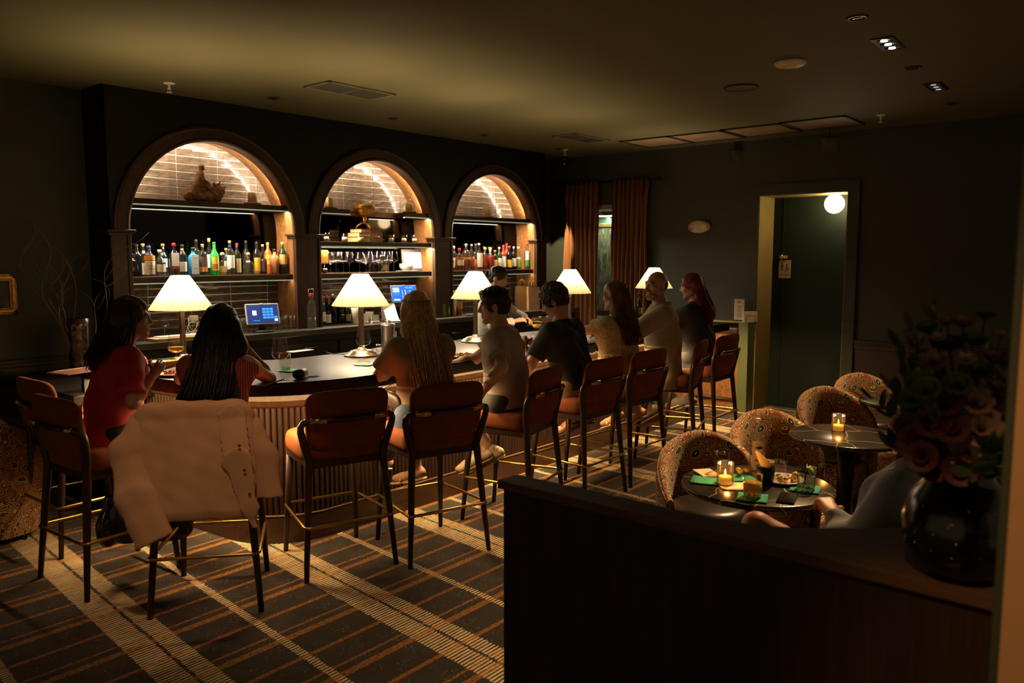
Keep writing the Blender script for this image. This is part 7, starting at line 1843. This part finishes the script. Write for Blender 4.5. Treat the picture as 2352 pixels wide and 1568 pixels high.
for px, py, w, dx, dy, ang_ in ((628, 225, 5, 0, .35, .9), (903, 272, 5, 0, .35, .9), (1112, 310, 5, 0, .35, .9), (1285, 342, 320, None, None, .34)):
    c = CE(px, py); lamp('downlight_beam', 'SPOT', (c[0], c[1], CEIL - .02), w, (1, .74, .45), .02, aim=(c[0] + dx, c[1] + dy, 1.0) if dx is not None else (XF, 6.68, 1.55), spot=ang_, blend=.25)
def sprinkler(px, py, lab, tag_=False):
    t = thing('sprinkler', lab, 'sprinkler', CE(px, py), 0, 'ceiling sprinklers')
    MB().lathe([(.042, 0), (.043, -.006), (.030, -.012), (.012, -.013)], n=24).build('escutcheon', WHITEP, t); MB().lathe([(.010, -.012), (.008, -.035), (.010, -.05)], n=12).build('body', WHITEP, t)
    for s in (-1, 1): MB().tube([(s * .008, 0, -.035), (s * .014, 0, -.05), (s * .006, 0, -.068)], .002, 5).build('yoke_arm', WHITEP, t)
    MB().lathe([(.020, -.068), (.021, -.072), (.001, -.073)], n=16).build('deflector', WHITEP, t)
    if tag_: MB().box((.018, -.012, -.020), (.046, .012, -.005), 0, .003).build('blue_guard', M('blue_plastic', (.02, .18, .55), .4), t)
sprinkler(388, 190, 'ceiling sprinkler with a blue guard above the first arch', True); sprinkler(2023, 263, 'ceiling sprinkler near the far right wall'); sprinkler(1298, 343, 'ceiling sprinkler near the dome camera')
t = thing('wifi_access_point', 'round white wireless access point on the ceiling', 'access point', CE(1815, 143))
MB().lathe([(.105, 0), (.105, -.010), (.095, -.022), (.06, -.031), (.001, -.034)], n=40).build('housing', M('access_white', (.80, .66, .52), .5), t); MB().lathe([(.040, -.0325), (.041, -.0335), (.044, -.0325)], n=32, cap=False).build('ring_mark', M('grey_mark', (.2, .15, .1), .5), t)
t = thing('ceiling_speaker', 'flat dark round ceiling speaker beside the access point', 'speaker', CE(1703, 200))
MB().lathe([(.125, 0), (.125, -.008), (.115, -.012), (.11, -.008), (.001, -.008)], n=40).build('grille', CEILM, t); MB().lathe([(.128, 0), (.130, -.010), (.124, -.012)], n=40, cap=False).build('rim', VENTM, t)
def triple(px, py, lab, lit, aim, w):
    c = CE(px, py); t = thing('triple_spotlight', lab, 'ceiling light', c, .05, 'recessed triple spotlights')
    MB().box((-.17, -.065, -.006), (.17, .065, 0), 0, .003).build('black_plate', BLACKM, t)
    for k in (-1, 0, 1):
        MB().lathe([(.048, -.007), (.046, -.008), (.034, -.002), (.001, -.001)], (k * .105, 0, 0), 24).build('reflector', M('spot_reflector', (.5, .42, .32), .15, 1.0), t)
        MB().lathe([(.020, 0), (.001, -.001)], (k * .105, 0, -.0085), 20).build('lens', EMIT('spot_lens_%s' % ('lit' if lit > 1 else 'dim'), (.9, .9, 1.0), lit), t)
    lamp('spot_beam', 'SPOT', (c[0], c[1], CEIL - .03), w, (1.0, .60, .27), .03, aim=aim, spot=1.0, blend=.8)
triple(2040, 100, 'lit triple spotlight recessed in the ceiling on the right', 8.0, (4.05, 1.55, .5), 330); triple(2150, 198, 'farther triple spotlight recessed in the ceiling', .25, (6.2, 1.85, .4), 190)
# shallow light coffers near the far wall
for i, (a, b) in enumerate((((1440, 327), (1580, 322)), ((1550, 317), (1700, 308)), ((1672, 303), (1830, 293)), ((1810, 286), (1972, 278)))):
    p0, p1 = Vector(CE(*a)), Vector(CE(*b)); c = (p0 + p1) / 2
    t = thing('ceiling_panel', ['pale flush ceiling panel nearest the curtains', 'second pale flush ceiling panel from the curtains', 'third pale flush ceiling panel from the curtains', 'pale flush ceiling panel farthest from the curtains'][i], 'ceiling panel', (c.x, c.y, CEIL), 0, 'flush panels near the far wall')
    MB().box((-.29, -.29, -.008), (.29, .29, 0), 0, .003).build('panel_face', M('panel_buff', (.22, .15, .09), .7), t)
    for (x0, x1, y0, y1) in ((-.31, .31, -.31, -.285), (-.31, .31, .285, .31), (-.31, -.285, -.31, .31), (.285, .31, -.31, .31)): MB().box((x0, y0, -.014), (x1, y1, 0)).build('panel_frame', VENTM, t)
# two clear glass shades hanging below the panels
for px, py, s in ((1690, 358, 1.0), (1905, 330, 1.1)):
    p_ = atz(px, py, CEIL - .16); t = thing('glass_pendant', 'faint clear glass pendant below the panels, %s the curtains' % ('nearer' if px < 1800 else 'farther from'), 'lamp', (p_.x, p_.y, CEIL - .24), 0, 'clear glass pendants')
    MB().lathe([(.075 * s, 0), (.08 * s, .14)], n=24, cap=False).build('glass_shade', CLEAR, t, flip=False); MB().tube([(0, 0, .10), (0, 0, .24)], .004, 6).build('cord', BLACKM, t); MB().lathe([(.03, .14), (.08 * s, .145)], n=20).build('shade_cap', BLACKM, t)
# added downlight, unseen behind the camera, put in to brighten the tan wall end
t = thing('downlight', 'added unseen downlight brightening the tan wall end', 'ceiling light', (.35, .25, CEIL), 0, 'small recessed downlights')
MB().lathe([(.042, 0), (.055, 0), (.056, -.006), (.043, -.008)], n=28).build('trim_ring', MATS['bronze_ring'], t)
lamp('added_wall_beam', 'SPOT', (.35, .25, CEIL - .03), 70, WARM2, .03, aim=(xe + .05, ye - .22, .8), spot=.66, blend=.8)

# unseen downlight added to lift the hung jacket, before the bar's left end
t = thing('downlight', 'added unseen downlight aimed at the hung jacket', 'ceiling light', (1.25, 2.55, CEIL), 0, 'small recessed downlights')
MB().lathe([(.042, 0), (.055, 0), (.056, -.006), (.043, -.008)], n=28).build('trim_ring', MATS['bronze_ring'], t)
lamp('added_jacket_beam', 'SPOT', (1.25, 2.55, CEIL - .03), 36, (1, .60, .32), .05, aim=(1.93, 3.60, .80), spot=.60, blend=.9)
